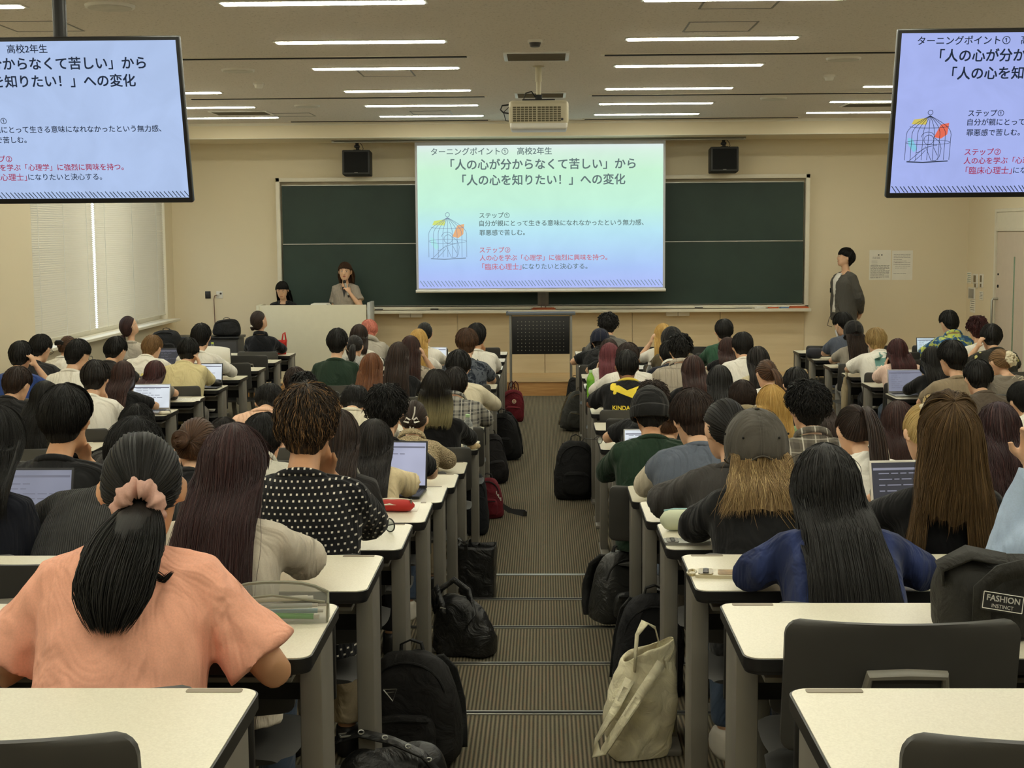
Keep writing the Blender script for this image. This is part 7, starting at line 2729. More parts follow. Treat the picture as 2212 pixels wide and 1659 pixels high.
def pouch(p, lab, mt, size=(.2, .07, .06), rz=0.0, zipm=None, round_=.02, name='pencil_case', cat='pencil case', ends=None):
    t = thing(name, lab, cat, p, rz)
    sx, sy, sz = size
    m = MB()
    rings = []
    for i in range(11):
        u = i / 10 * 2 - 1
        e = (1 - abs(u) ** 5) ** .5 if abs(u) < 1 else .0
        e = max(e, .25)
        rings.append([(u * sx / 2, math.cos(a) * sy / 2 * e, sz / 2 + math.sin(a) * sz / 2 * e * (1 if math.sin(a) > 0 else 1)) for a in [2 * PI * k_ / 16 for k_ in range(16)]])
    for r_ in rings:
        for q in range(len(r_)):
            x, y, z = r_[q]
            r_[q] = (x, y, max(0.001, z * 1.0))
    m.loft(rings)
    m.build('body', mt, t, angle=None)
    m = MB()
    m.tube([(-sx * .42, 0, sz * .93), (-sx * .2, 0, sz * 1.0), (sx * .2, 0, sz * 1.0), (sx * .42, 0, sz * .93)], .0035, 6)
    zp = m.build('zip', zipm or M_BLACK, t)
    m = MB().box((sx * .43, -.01, sz * .85), (.006, .012, .022), None, .002)
    m.build('zip_pull', M_ALU, zp)
    return t


# see-through mesh case
k = NT('grey_mesh_cloth')
k.b.inputs['Base Color'].default_value = lin((150, 150, 140))
tr = k.n('ShaderNodeBsdfTransparent')
mx = k.n('ShaderNodeMixShader')
mx.inputs[0].default_value = .62
k.l(k.b.outputs[0], mx.inputs[1])
k.l(tr.outputs[0], mx.inputs[2])
k.l(mx.outputs[0], k.t.nodes['Material Output'].inputs[0])
M_MESHC = k.m
p = on_desk(1, u=596, y=.28)
t = thing('pencil_case', 'see-through grey mesh pencil case with pens, right of the salmon pink T-shirt', 'pencil case', p, .04)
rings = []
for i in range(9):
    u = i / 8 * 2 - 1
    hh = .084 * (1 - .28 * abs(u) ** 3 - .10 * (u + 1) * 0)
    ring = [(-.031, 0.0), (-.034, .008), (-.031, hh * .7), (-.018, hh * .97), (0, hh), (.018, hh * .97), (.031, hh * .7), (.034, .008), (.031, 0.0)]
    s_ = 1.0 if abs(u) < 1 else .9
    rings.append([(u * .115, y * s_, max(.0015, z * s_ + .001)) for y, z in ring])
m = MB().loft(rings)
m.build('mesh_body', M_MESHC, t, angle=60)
m = MB()
m.tube([(u * .115, 0, .084 * (1 - .28 * abs(u) ** 3) + .002) for u in [i / 8 * 2 - 1 for i in range(9)]], .004, 6)
m.tube([(.115, -.03, .004), (.117, -.026, .045), (.115, 0, .062)], .003, 6)
m.tube([(-.115, -.036, .055), (0, -.036, .066), (.112, -.034, .05)], .003, 6)
m.build('piping', mat('mesh_piping', (128, 128, 112), .6), t)
for (a_, c_, r_, z_, lab2) in (((-.1, -.015, .018), (.085, -.018, .014), .0065, 'p', (92, 176, 96)), ((-.1, .005, .03), (.08, .0, .034), .0055, 'q', (206, 214, 216)), ((-.09, .012, .016), (.09, .014, .018), .0055, 'r', (150, 190, 210)), ((-.1, -.004, .046), (.07, .004, .05), .006, 's', (226, 222, 206))):
    q = thing('pen', {'p': 'green barrelled pen lowest inside the mesh case', 'q': 'clear pale pen lying across the middle of the mesh case', 'r': 'light blue pen at the back of the mesh case', 's': 'white pen on top inside the mesh case'}[z_], 'pen', p, .04, 'pens in the mesh case')
    MB().tube([a_, c_], r_, 10).build('barrel', mat('pen_' + z_, lab2, .35), q)
    d_ = (Vector(c_) - Vector(a_)).normalized()
    MB().tube([Vector(c_), Vector(c_) + d_ * .012], r_ * .75, 10).build('cap_end', M_WHITE, q)

p = on_desk(4, u=856, y=.23)
t = pouch(p, 'red and white striped pencil pouch on the desk end beyond the polka dot shirt', mat('pouch_red', (186, 44, 36), .7), (.15, .075, .05), -.12, mat('zip_white', (226, 216, 196), .6))
m = MB()
for yy, zz in ((-.032, .036), (.0, .051)):
    m.ribbon([(-.075, yy, zz - .006), (-.02, yy, zz), (.05, yy * .8, zz - .004)], .012, .0015, side=(0, 1, .6))
m.build('white_stripe', mat('zip_white', (226, 216, 196), .6), t)
pouch(on_desk(3, u=1476, y=.30), 'cream and mint pencil case on the desk beside the black sweater', mat('pouch_mint', (208, 214, 186), .6, var=.05), (.16, .075, .075), 0, mat('zip_blue', (150, 186, 190), .6))
pouch(on_desk(10, u=357, y=.08), 'small white pouch at the corner of the desk with the bent bare arm', mat('pouch_white', (224, 218, 200), .7), (.10, .06, .03))
pouch(on_desk(11, u=368, y=.15), 'black and grey striped pouch beside the long dark reddish hair', mat('pouch_stripe', (56, 54, 52), .7, var=.5, nscale=90), (.14, .1, .09))
pouch(on_desk(12, u=468, y=.25), 'black pencil pouch right of the bright laptop in the window block', M_BLACK, (.11, .07, .07))
pouch(on_desk(14, u=1815, y=.25), 'patterned blue grey cup shaped pouch near the black cap over long hair', mat('pouch_bluegrey', (132, 140, 150), .6, var=.3, nscale=60), (.06, .06, .08))
pouch(on_desk(15, u=1759, y=.22), 'dark navy pouch on the first desk end of the block by the door', mat('pouch_navy', (32, 34, 46), .7), (.18, .12, .12))


def phone(p, lab, mt, rz, case=None):
    t = thing('phone', lab, 'phone', p, rz)
    m = MB()
    m.prism(rrect(-.038, -.076, .038, .076, .010), 0.0, .009)
    m.build('body', mt, t)
    m = MB()
    m.prism(rrect(-.033, .028, .033, .068, .010), .009, .0115)
    cb_ = m.build('camera_plate', case or M_GREY, t)
    m = MB()
    for x in (-.018, .0, .018):
        m.cyl((x, .048, .0125), .008, .003, 14)
    m.build('lens', M_BLACK, cb_)
    return t


phone(on_desk(3, u=1484, y=.10), 'silver phone lying in front of the cream and mint case', mat('phone_silver', (150, 150, 148), .3, .5), 1.57)
t = phone(on_desk(2, u=1563, y=.17), 'phone in a clear case with a picture card, left of the blue cardigan', mat('phone_clear', (196, 186, 156), .25), 1.45, glass_mat('case', (210, 200, 170), .1))
m = MB()
m.prism(rrect(-.026, -.062, .026, .015, .004), .009, .0102)
m.build('picture_card', mat('card_brown', (150, 122, 84), .5, var=.4, nscale=50), t)
MB().tube([(.03 * math.cos(a), .085 + .012 * math.sin(a), .006) for a in [2 * PI * i / 14 for i in range(15)]], .004, 6).build('finger_ring', glass_mat('case', (210, 200, 170), .1), t)


def eyeglasses(p, lab, rz):
    t = thing('glasses', lab, 'glasses', p, rz)
    m = MB()
    for s_ in (-1, 1):
        m.tube([(s_ * .034 + .025 * math.cos(a), 0, .026 + .023 * math.sin(a)) for a in [2 * PI * i / 20 for i in range(21)]], .0025, 8)
        m.tube([(s_ * .060, 0, .034), (s_ * .064, .05, .034), (s_ * .062, .11, .03), (s_ * .058, .135, .012)], .0022, 8)
    m.tube([(-.010, 0, .030), (0, 0, .034), (.010, 0, .030)], .002, 8)
    m.build('frame', M_BLACK, t)
    m = MB()
    for s_ in (-1, 1):
        m.cyl((s_ * .034, 0, .026), .0225, .001, 20, 'y')
    m.build('lens', glass_mat('lens', (235, 240, 240), .0), t)


eyeglasses(on_desk(3, u=828, y=.30), 'black round framed glasses lying on the desk end by the polka dot sleeve', 2.4)
eyeglasses(on_desk(8, u=1303, y=.26), 'dark glasses on the desk end beyond the large black backpack', .8)


def sheet(p, lab, w, h, rz, lines=6, seed=1):
    t = thing('handout', lab, 'paper', p, rz, 'paper handouts')
    MB().b2((-w / 2, -h / 2, 0), (w / 2, h / 2, .0012)).build('sheet', M_PAPER, t, smooth=False)
    m = MB()
    rr = random.Random(seed)
    for i in range(lines):
        y = h * .42 - i * h * .13
        x = -w * .4
        for q in range(rr.randint(1, 4)):
            L_ = rr.uniform(.02, .06)
            m.b2((x, y, .0012), (min(w * .42, x + L_), y + .003, .0016))
            x += L_ + .01
            if x > w * .3:
                break
    m.build('print', M_INK, t, smooth=False)


sheet(on_desk(2, x=.98, y=.24), 'printed handout right of the blue cardigan, in front of the black shoulder bag', .21, .29, -.03)
sheet(on_desk(11, x=-3.03, y=.2), 'white handout next to the striped pouch in the window block', .2, .26, .2)
sheet(on_desk(3, x=1.0, y=.18), 'handout under the long golden brown lock of hair', .2, .28, .1)
sheet(on_desk(4, x=-.62, y=.32), 'handout beyond the red striped pouch', .2, .2, .0)
p = on_desk(14, x=-3.42, y=.24)
t = thing('folder', 'upright curved white folder on the desk by the white long sleeves', 'folder', p)
m = MB()
ra, rb2 = [], []
for i in range(15):
    a = math.radians(-10 + 150 * i / 14)
    x, y = -.16 + .32 * min(1, i / 9), .0
    z = .20
    ra.append((-.16 + i * .0225, .03 - .06 * (i / 14) ** 3, 0.0))
    rb2.append((-.15 + i * .0215, .05 - .09 * (i / 14) ** 3, .235 - .02 * (i / 14) ** 4))
m.loft([ra, rb2], caps=False, closed=False)
o = m.build('cover', M_PAPER, t, angle=None)
o.modifiers.new('thickness', 'SOLIDIFY').thickness = .003
# ---------------------------------------------------------------- bags
LUMP = bpy.data.textures.new('sagging', 'CLOUDS')
LUMP.noise_scale = 0.13


def bag_mat(key, rgb, rough=.75, spec=.3, bscale=30, leather=False):
    nm = 'bag_' + key
    if nm in MATS:
        return MATS[nm]
    k = NT(nm)
    co = k.coord('Object')
    n = k.n('ShaderNodeTexNoise', Scale=9.0, Detail=5.0, Distortion=1.5)
    k.l(co, n.inputs['Vector'])
    c = lin(rgb)
    k.l(k.ramp(n.outputs['Fac'], [(.3, tuple(v * .8 for v in c[:3]) + (1,)), (.7, tuple(min(1, v * 1.2) for v in c[:3]) + (1,))]), k.b.inputs['Base Color'])
    k.b.inputs['Roughness'].default_value = rough
    k.b.inputs['Specular IOR Level'].default_value = spec
    k.bump(n.outputs['Fac'], .8, .03)
    MATS[nm] = k.m
    return k.m


def soft(o, strength=.02, sub=1, smooth=0):
    if sub:
        s_ = o.modifiers.new('subdivision', 'SUBSURF')
        s_.levels = s_.render_levels = sub
    d = o.modifiers.new('sagging', 'DISPLACE')
    d.texture = LUMP
    d.texture_coords = 'GLOBAL'
    d.strength = strength
    return o


def backpack(p, lab, key, rgb, w, h, d, rz=0.0, tilt=0.0, lean=0.0, straps=True, pocket=True, leather=False, extra=None, rgb2=None):
    """rucksack standing on the floor: sagging body, front pocket, lid, two straps and a grab handle"""
    t = thing('backpack', lab, 'bag', p, rz)
    mt = bag_mat(key, rgb, .42 if leather else .8, .5 if leather else .25)
    mt2 = bag_mat(key + '_trim', rgb2 or tuple(int(v * .7) for v in rgb))
    R = Euler((lean, tilt, 0)).to_matrix()
    f = lambda x, y, z: R @ Vector((x, y, z))
    m = MB()
    rings = []
    for z, a, c_ in ((.0, .80, .72), (.02, .97, .95), (.18, 1.03, 1.08), (.42, 1.0, 1.0), (.66, .95, .86), (.84, .84, .66), (.95, .62, .44), (1.0, .30, .22)):
        ring = []
        for i in range(24):
            an = 2 * PI * i / 24
            ca, sa = math.cos(an), math.sin(an)
            ring.append(f(math.copysign(abs(ca) ** .6, ca) * w / 2 * a, math.copysign(abs(sa) ** .6, sa) * d / 2 * c_, z * h))
        rings.append(ring)
    m.loft(rings)
    bo = soft(m.build('body', mt, t, angle=None), .035 * (w / .3))
    if pocket:
        m = MB()
        rings = []
        for yy, s_ in ((-.40, 1.0), (-.60, .98), (-.66, .88), (-.67, .5)):
            ring = []
            for i in range(20):
                an = 2 * PI * i / 20
                ca, sa = math.cos(an), math.sin(an)
                ring.append(f(math.copysign(abs(ca) ** .55, ca) * w * .36 * s_, d * yy, h * .30 + math.copysign(abs(sa) ** .55, sa) * h * .21 * s_))
            rings.append(ring)
        m.loft(rings)
        po = soft(m.build('front_pocket', mt, t, angle=None), .02)
        m = MB()
        m.tube([f(-w * .3, -d * .655, h * .44), f(0, -d * .68, h * .455), f(w * .3, -d * .655, h * .44)], .004, 6)
        m.build('pocket_zip', mt2, po)
    m = MB()
    m.tube([f(w * .42 * math.cos(a), -d * .30, h * (.62 + .30 * math.sin(a))) for a in [PI * i / 12 for i in range(13)]], .005, 6)
    m.build('main_zip', mt2, t)
    m = MB()
    m.ribbon([f(-.04, d * .12, h * .96), f(-.035, d * .12, h * 1.05), f(0, d * .12, h * 1.085), f(.035, d * .12, h * 1.05), f(.04, d * .12, h * .96)], .022, .003, side=R @ Vector((0, 1, 0)))
    m.build('grab_handle', mt2, t)
    if straps:
        for s_ in (-1, 1):
            m = MB()
            m.ribbon([f(s_ * w * .22, d * .36, h * .9), f(s_ * w * .30, d * .62, h * .74), f(s_ * w * .34, d * .72, h * .45), f(s_ * w * .36, d * .6, h * .2), f(s_ * w * .38, d * .42, h * .06)], .055, .006)
            m.build('shoulder_strap', mt2, t, angle=None)
    if extra:
        extra(t, f, w, h, d, mt2)
    return t


def fl(u, v, z, dy=0.0):
    """floor point of height z seen at (u, v)"""
    d = RC @ Vector(((u - 1106.0) / F, (829.5 - v) / F, -1.0))
    k_ = (z - CAMZ) / d.z
    return Vector((d.x * k_, d.y * k_ + dy, z))


def round_badge(t, f, w, h, d, mt2):
    q = MB()
    c = f(.0, -d * .60, h * .66)
    q.cyl(c + Vector((0, -.004, 0)), .024, .008, 24, 'y')
    bd = q.build('round_badge', mat('badge_cream', (226, 206, 178), .6), t)
    q = MB().tube([c + Vector((.010, -.010, .008)), c + Vector((-.008, -.010, .010)), c + Vector((-.010, -.010, -.006)), c + Vector((.006, -.010, -.010)), c + Vector((.010, -.010, .002))], .0035, 6)
    q.build('badge_mark', mat('badge_red', (176, 72, 52), .6), bd)
    for s_ in (-.02, .02):
        q = MB().tube([f(s_ - .04, 0, h * .95), f(s_ - .03, 0, h * 1.18), f(s_ + .0, 0, h * 1.26), f(s_ + .03, 0, h * 1.16), f(s_ + .04, 0, h * .95)], .006, 8)
        q.build('carry_loop', bag_mat('maroon_trim', (70, 22, 28)), t)


def triangle_badge(t, f, w, h, d, mt2):
    m = MB()
    a, b_, c = f(-.05, -d * .62, h * .74), f(-.005, -d * .62, h * .74), f(-.02, -d * .64, h * .64)
    o_ = Vector((0, -.012, 0))
    m.tube([a + o_, b_ + o_, c + o_, a + o_], .0022, 6)
    m.tube([a + o_ + Vector((.012, 0, -.010)), b_ + o_ + Vector((-.008, 0, -.010))], .0018, 5)
    m.build('triangle_plate', M_ALU, t)
    m = MB()
    for i in range(3):
        m.b2(f(w * .12, -d * .70, h * .14 - i * .012) + o_ * 2, f(w * .12 + .05 - .01 * i, -d * .70, h * .14 - i * .012 + .006) + o_ * 2 + Vector((0, .002, 0)))
    m.build('side_print', M_ALU, t)


B = (30, 30, 31)
# left of the aisle, far to near
backpack(fl(1106, 910, 0), 'dark red square backpack with a round badge, left of the aisle near the stage', 'maroon', (110, 32, 42), .26, .36, .17, .15, .05, 0, False, True, extra=round_badge)
backpack(fl(1100, 921, 0) + Vector((-.06, 0, 0)), 'small black bag in front of the dark red square backpack', 'black', B, .2, .17, .16, .3, .1, 0, False, False)
backpack(fl(1098, 992, 0), 'black backpack sticking out into the aisle behind the dark red one', 'black', B, .27, .44, .19, -.25, -.14, .0)
backpack(fl(1072, 1042, 0), 'black slumped backpack left of the aisle, between the two dark red bags', 'black2', (36, 34, 35), .22, .42, .2, .2, -.10, 0)
t = backpack(fl(1062, 1116, 0), 'dark red and black bag with its strap looped out on the aisle floor', 'maroonblk', (104, 30, 40), .20, .30, .18, -.1, -.12, 0, False, True, rgb2=(30, 28, 30))
c0 = fl(1092, 1078, 0)
m = MB()
m.ribbon([Vector((.06, -.02, .10)), Vector((.15, -.02, .05)), Vector((.24, -.03, .03)), Vector((.262, .02, .022)), Vector((.24, .08, .022)), Vector((.12, .09, .03)), Vector((.04, .06, .10))], .035, .002, side=(0, .2, 1))
m.build('long_strap', M_BLACK, t)
m = MB()
for i in range(5):
    m.b2((.05 + i * .008, -.112, .19 - i * .012), (.056 + i * .008, -.108, .215 - i * .012 - .01 * (i % 2)))
m.build('white_lettering', M_WHITE, t)
backpack(fl(1016, 1158, 0) + Vector((.02, .1, 0)), 'crumpled black bag under the aisle end of the desk, behind the looped strap', 'black3', (28, 30, 34), .22, .44, .24, 0, -.03, 0, False, False)
# tall open tote
p = fl(1032, 1296, 0)
t = thing('tote_bag', 'tall open black leather tote standing left of the aisle', 'bag', p, -.12)
M_LEA = bag_mat('leather', (28, 28, 29), .38, .55)
m = MB()
for (zs_, grow_) in (((0, .03, .15, .31), 1.0),):
    rings = []
    for z, a in ((0.001, .96), (.03, 1.0), (.16, 1.0), (.315, 1.04)):
        rings.append([(x * a, y * a + .03 * z, z + (.02 * abs(x) / .1 if z > .3 else 0)) for x, y in rrect(-.105, -.07, .105, .07, .03, 5)])
    m.loft(rings, caps=False)
    m.add([tuple(q) for q in rings[0]], [tuple(range(len(rings[0]) - 1, -1, -1))])
o = m.build('body', M_LEA, t, angle=None)
o.modifiers.new('thickness', 'SOLIDIFY').thickness = .004
soft(o, .012, 1)
for s_ in (-1, 1):
    m = MB().ribbon([(-.05, s_ * .07, .27), (-.055, s_ * .07, .34), (-.10, s_ * .04, .37 - .05 * (s_ > 0)), (-.13, s_ * .02, .30), (-.06, s_ * .066, .20)], .02, .002, side=(1, 0, .4))
    m.build('handle', M_LEA, t)
# slouching leather hobo bag
p = fl(1004, 1412, FZ[5])
t = thing('shoulder_bag', 'slouching glossy black leather bag with raised handle, on a step left of the aisle', 'bag', p, -.35)
m = MB()
rings = []
for z, a, c_, o_ in ((.0, .90, .9, 0), (.015, 1.0, 1.0, 0), (.09, 1.0, .9, -.002), (.17, .86, .62, -.012), (.24, .66, .40, -.03), (.285, .45, .18, -.045)):
    rings.append([(math.copysign(abs(math.cos(an)) ** .7, math.cos(an)) * .155 * a + o_, math.copysign(abs(math.sin(an)) ** .7, math.sin(an)) * .08 * c_, z) for an in [2 * PI * i / 26 for i in range(26)]])
m.loft(rings)
soft(m.build('body', M_LEA, t, angle=None), .045, 2)
m = MB().ribbon([(-.13, -.05, .20), (-.11, -.02, .30), (-.05, 0, .345), (.02, .0, .30), (.06, -.03, .20), (.03, -.07, .13)], .03, .003, side=(.4, .2, 1))
m.build('handle', M_LEA, t, angle=None)
m = MB().ribbon([(-.14, .0, .18), (-.16, -.02, .29), (-.13, -.03, .315), (-.09, -.05, .24), (-.07, -.07, .16)], .028, .003, side=(.4, .5, 1))
m.build('handle', M_LEA, t, angle=None)
m = MB().box((-.085, -.055, .215), (.028, .004, .022), (.4, .2, .3), .002)
m.build('name_tag', M_ALU, t)
backpack(fl(905, 1640, FZ[3]) + Vector((0.0, -.02, 0)), 'large limp black backpack with a triangle badge on the steps, left of the aisle', 'black4', (31, 30, 30), .31, .37, .22, -.2, -.10, -.10, True, True, extra=triangle_badge)
# studded bag nearest the camera
p = Vector((-.43, 3.86, FZ[2]))
t = thing('shoulder_bag', 'black leather bag with an eyelet strap at the bottom edge of the picture', 'bag', p, .35)
m = MB()
rings = []
for z, a, c_ in ((.0, .92, .9), (.015, 1.0, 1.0), (.10, 1.0, .96), (.17, .95, .72), (.21, .80, .36), (.225, .5, .12)):
    rings.append([(math.copysign(abs(math.cos(an)) ** .6, math.cos(an)) * .16 * a, math.copysign(abs(math.sin(an)) ** .6, math.sin(an)) * .09 * c_, z) for an in [2 * PI * i / 26 for i in range(26)]])
m.loft(rings)
soft(m.build('body', M_LEA, t, angle=None), .03, 2)
PT = [Vector((-.17, .04, .24)), Vector((-.10, .0, .272)), Vector((-.02, -.05, .258)), Vector((.06, -.09, .222)), Vector((.13, -.11, .13)), Vector((.16, -.10, .04))]
C_, _ = resample(PT, 22)
m = MB().ribbon([tuple(x) for x in C_], .032, .003, side=(.3, .8, .3))
st = m.build('eyelet_strap', M_LEA, t, angle=None)
m = MB()
for i in (4, 7, 10, 13, 16):
    q = Vector(C_[i]) + Vector((-.0, -.004, .005))
    m.tube([q + Vector((.008 * math.cos(a), .006 * math.sin(a) * .8, .004 * math.sin(a))) for a in [2 * PI * k_ / 12 for k_ in range(13)]], .0022, 6)
m.build('eyelets', M_ALU, st)
m = MB()
q = Vector(C_[2]) + Vector((0, 0, .006))
m.tube([q + Vector((.016 * x, .012 * y, .0)) for x, y in ((-1, -1), (1, -1), (1, 1), (-1, 1), (-1, -1))], .003, 6)
m.build('buckle', M_ALU, st)
m = MB().tube([(-.15, -.07, .08), (-.12, -.10, .15), (-.02, -.12, .19), (.08, -.12, .15), (.11, -.11, .05)], .009, 8)
m.build('handle', M_LEA, t)
m = MB().tube([(-.10, -.075, .185), (-.03, -.085, .178)], .004, 6)
m.build('front_zip', M_ALU, t)

# right of the aisle
backpack(fl(1232, 930, 0), 'grey green backpack leaning right of the aisle near the stage', 'greygreen', (66, 66, 62), .26, .44, .2, .2, .26, 0, True, True, rgb2=(96, 86, 64))
backpack(fl(1240, 872, 0) + Vector((0, .3, 0)), 'small dark bag behind the leaning grey green backpack', 'black', B, .2, .3, .16, 0, .1, 0, False, False)
backpack(fl(1238, 1076, 0), 'large black backpack standing alone right of the aisle', 'black', B, .31, .47, .22, .12, .05, 0)
backpack(fl(1330, 1352, FZ[5]) + Vector((.0, .06, 0)), 'dark leather backpack on the steps right of the aisle, behind the canvas tote', 'leatherpack', (48, 48, 47), .27, .36, .21, .5, .12, 0, True, True, True)
backpack(fl(1392, 1490, FZ[4]) + Vector((.0, -.03, 0)), 'black drawstring backpack right behind the cream canvas tote', 'black5', (26, 26, 28), .28, .40, .22, .1, .10, 0, True, False)
# cream canvas tote
p = fl(1378, 1628, FZ[3])
t = thing('tote_bag', 'cream canvas tote bag standing on a step right of the aisle', 'bag', p, .28)
M_CAN = bag_mat('canvas', (238, 228, 196), .9, .15)
m = MB()
rings = []
for z, a, c_, ox in ((.002, .80, 1.0, 0), (.03, .94, 1.05, 0), (.14, 1.0, 1.0, .005), (.25, .96, .8, .02), (.335, .82, .55, .03), (.36, .76, .48, .034)):
    rings.append([(math.copysign(abs(math.cos(an)) ** .65, math.cos(an)) * .118 * a + ox, math.copysign(abs(math.sin(an)) ** .65, math.sin(an)) * .07 * c_, z + (.035 * math.cos(an) if z > .3 else 0)) for an in [2 * PI * i / 28 for i in range(28)]])
m.loft(rings, caps=False)
m.add(rings[0], [tuple(range(27, -1, -1))])
o = m.build('body', M_CAN, t, angle=None)
o.modifiers.new('thickness', 'SOLIDIFY').thickness = .003
soft(o, .035, 2)
m = MB().ribbon([(-.03, -.045, .30), (-.015, -.03, .42), (.02, -.01, .455), (.06, .0, .43), (.085, -.03, .30)], .034, .0025, side=(.2, 1, .2))
m.build('handle', M_CAN, t, angle=None)
m = MB().ribbon([(.055, -.072, .33), (-.02, -.10, .25), (-.10, -.115, .15), (-.155, -.10, .06), (-.175, -.085, .045), (-.17, -.07, .09), (-.11, -.08, .19), (-.05, -.06, .28)], .034, .0025, side=(.5, .3, 1))
m.build('handle', M_CAN, t, angle=None)
m = MB()
m.b2((.119, -.02, .07), (.123, .015, .13)).b2((.121, -.03, .17), (.125, .02, .20))
m.build('side_print', mat('tote_print', (120, 120, 70), .8, var=.5, nscale=60), t)
q = thing('wallet', 'red wallet inside the cream canvas tote', 'wallet', p + Vector((.03, 0, .25)), .28)
MB().box((0, 0, 0), (.06, .02, .08), (0, .3, 0), .005).build('cover', mat('wallet_red', (190, 84, 60), .6), q)

# black shoulder bag with a woven label on the desk
p = on_desk(1, x=1.0, y=.19)
t = thing('shoulder_bag', 'black cloth shoulder bag with a stitched FASHION label on the desk at the right', 'bag', p, .05)
M_NYL = bag_mat('nylon', (44, 43, 40), .7, .3)
m = MB()
rings = []
for z, a, c_ in ((.002, .95, .9), (.02, 1.0, 1.0), (.10, 1.04, 1.0), (.145, 1.0, .72), (.17, .9, .35)):
    rings.append([(math.copysign(abs(math.cos(an)) ** .6, math.cos(an)) * .185 * a, math.copysign(abs(math.sin(an)) ** .6, math.sin(an)) * .085 * c_, z + .02 * math.cos(an * 2) * (z > .15)) for an in [2 * PI * i / 28 for i in range(28)]])
m.loft(rings)
soft(m.build('body', M_NYL, t, angle=None), .03, 2)
m = MB().ribbon([(-.18, -.02, .12), (-.19, -.03, .15), (-.13, -.03, .178), (-.06, -.04, .165), (-.05, -.06, .14)], .05, .003, side=(.2, 1, .4))
m.build('handle', M_NYL, t, angle=None)
m = MB().ribbon([(-.12, -.085, .02), (-.125, -.10, .12), (-.09, -.10, .15), (.0, -.095, .168), (.10, -.085, .162), (.18, -.06, .15)], .036, .003, side=(.9, 0, -.5))
m.build('shoulder_strap', M_NYL, t, angle=None)
m = MB().ribbon([(.0, -.11, .04), (.05, -.115, .10), (.12, -.11, .13), (.19, -.09, .12)], .04, .003, side=(-.3, .1, 1))
m.build('front_strap', M_NYL, t, angle=None)
R = Euler((math.radians(78), math.radians(10), 0)).to_matrix()
lp = Vector((-.085, -.106, .092))
m = MB()
V, Fc = text_mesh('FASHION', width=.068, bold=.04)
m.add([lp + R @ Vector((x - .034, y + .006, .002)) for x, y, _ in V.tolist()], Fc)
V, Fc = text_mesh('INSTINCT', width=.045, bold=.03)
m.add([lp + R @ Vector((x - .0225, y - .009, .002)) for x, y, _ in V.tolist()], Fc)
for a_, b_ in (((-.041, .017), (.041, .017)), ((-.041, -.016), (.041, -.016)), ((-.041, -.016), (-.041, .017)), ((.041, -.016), (.041, .017))):
    m.tube([lp + R @ Vector((a_[0], a_[1], .002)), lp + R @ Vector((b_[0], b_[1], .002))], .0009, 4)
lt = m.build('label_lettering', M_WHITE, None, smooth=False)
m = MB().add([lp + R @ Vector((x, y, .0)) for x, y in rrect(-.045, -.02, .045, .021, .004, 3)], [tuple(range(16))])
lb = m.build('label', M_BLACK, t, smooth=False)
lt.parent = lb

# red bag on the front desk, bags by the window
p = on_desk(16, u=606, y=.22)
t = thing('tote_bag', 'small red bag with tall handles on the desk by the black jacket', 'bag', p, .1)
m = MB()
rings = [[(x * a, y * a, z) for x, y in rrect(-.075, -.04, .075, .04, .02, 4)] for z, a in ((.001, .85), (.06, .95), (.13, 1.0), (.165, 1.06))]
m.loft(rings, caps=False).add(rings[0], [tuple(range(len(rings[0]) - 1, -1, -1))])
M_RED = bag_mat('red', (196, 46, 36), .6)
o = m.build('body', M_RED, t, angle=None)
o.modifiers.new('thickness', 'SOLIDIFY').thickness = .003
for s_ in (-1, 1):
    m = MB().ribbon([(.02, s_ * .04, .15), (.035, s_ * .03, .24), (.055, s_ * .03, .255), (.068, s_ * .04, .15)], .012, .002)
    m.build('handle', M_RED, t)
p = fl(405, 760, 0)
t = thing('storage_cabinet', 'low dark cabinet against the front wall below the window end', 'cabinet', (-4.32, 18.0, 0.19 - .19))
m = MB().b2((-.42, -.0, .0), (.42, .38, .80), .006)
t.location = (-4.30, 17.85, 0)
m.build('body', M_DKGREY, t)
m = MB().b2((-.44, -.02, .80), (.44, .40, .83), .006)
m.build('top', M_BLACK, t)
for s_ in (-1, 1):
    m = MB().b2((s_ * .21 - .195, -.015, .05), (s_ * .21 + .195, 0.0, .77), .003)
    dr = m.build('door', M_DKGREY, t)
    MB().tube([(s_ * .06, -.03, .35), (s_ * .06, -.03, .48)], .007, 8).build('handle', M_ALU, dr)
backpack(Vector((-4.05, 18.0, .835)), 'soft black bag lying on the low dark cabinet by the window', 'black', B, .34, .21, .24, .2, 0, 0, False, False)
p = on_desk(16, x=-4.42, y=.22)
backpack(p, 'black backpack with pale piping on the front desk in the window corner', 'black', B, .38, .29, .2, 0, 0, 0, False, True, rgb2=(150, 144, 130))
# umbrella hooked on a desk end
p = Vector((SR - .012, near(13) + .1, FZ[13] + .60))
t = thing('umbrella', 'beige folded umbrella with a ring handle on the desk end in the door block', 'umbrella', p, 0)
MB().tube([(0, .03 * math.cos(a), .145 + .03 * math.sin(a)) for a in [2 * PI * i / 18 for i in range(19)]], .007, 8).build('ring_handle', mat('handle_cream', (222, 210, 180), .4), t)
MB().tube([(-.012, 0, .115), (-.014, 0, .0), (-.016, 0, -.25), (-.016, 0, -.42)], [.01, .034, .028, .008], 12).build('canopy', cloth('umbrella_beige', (176, 160, 130)), t)
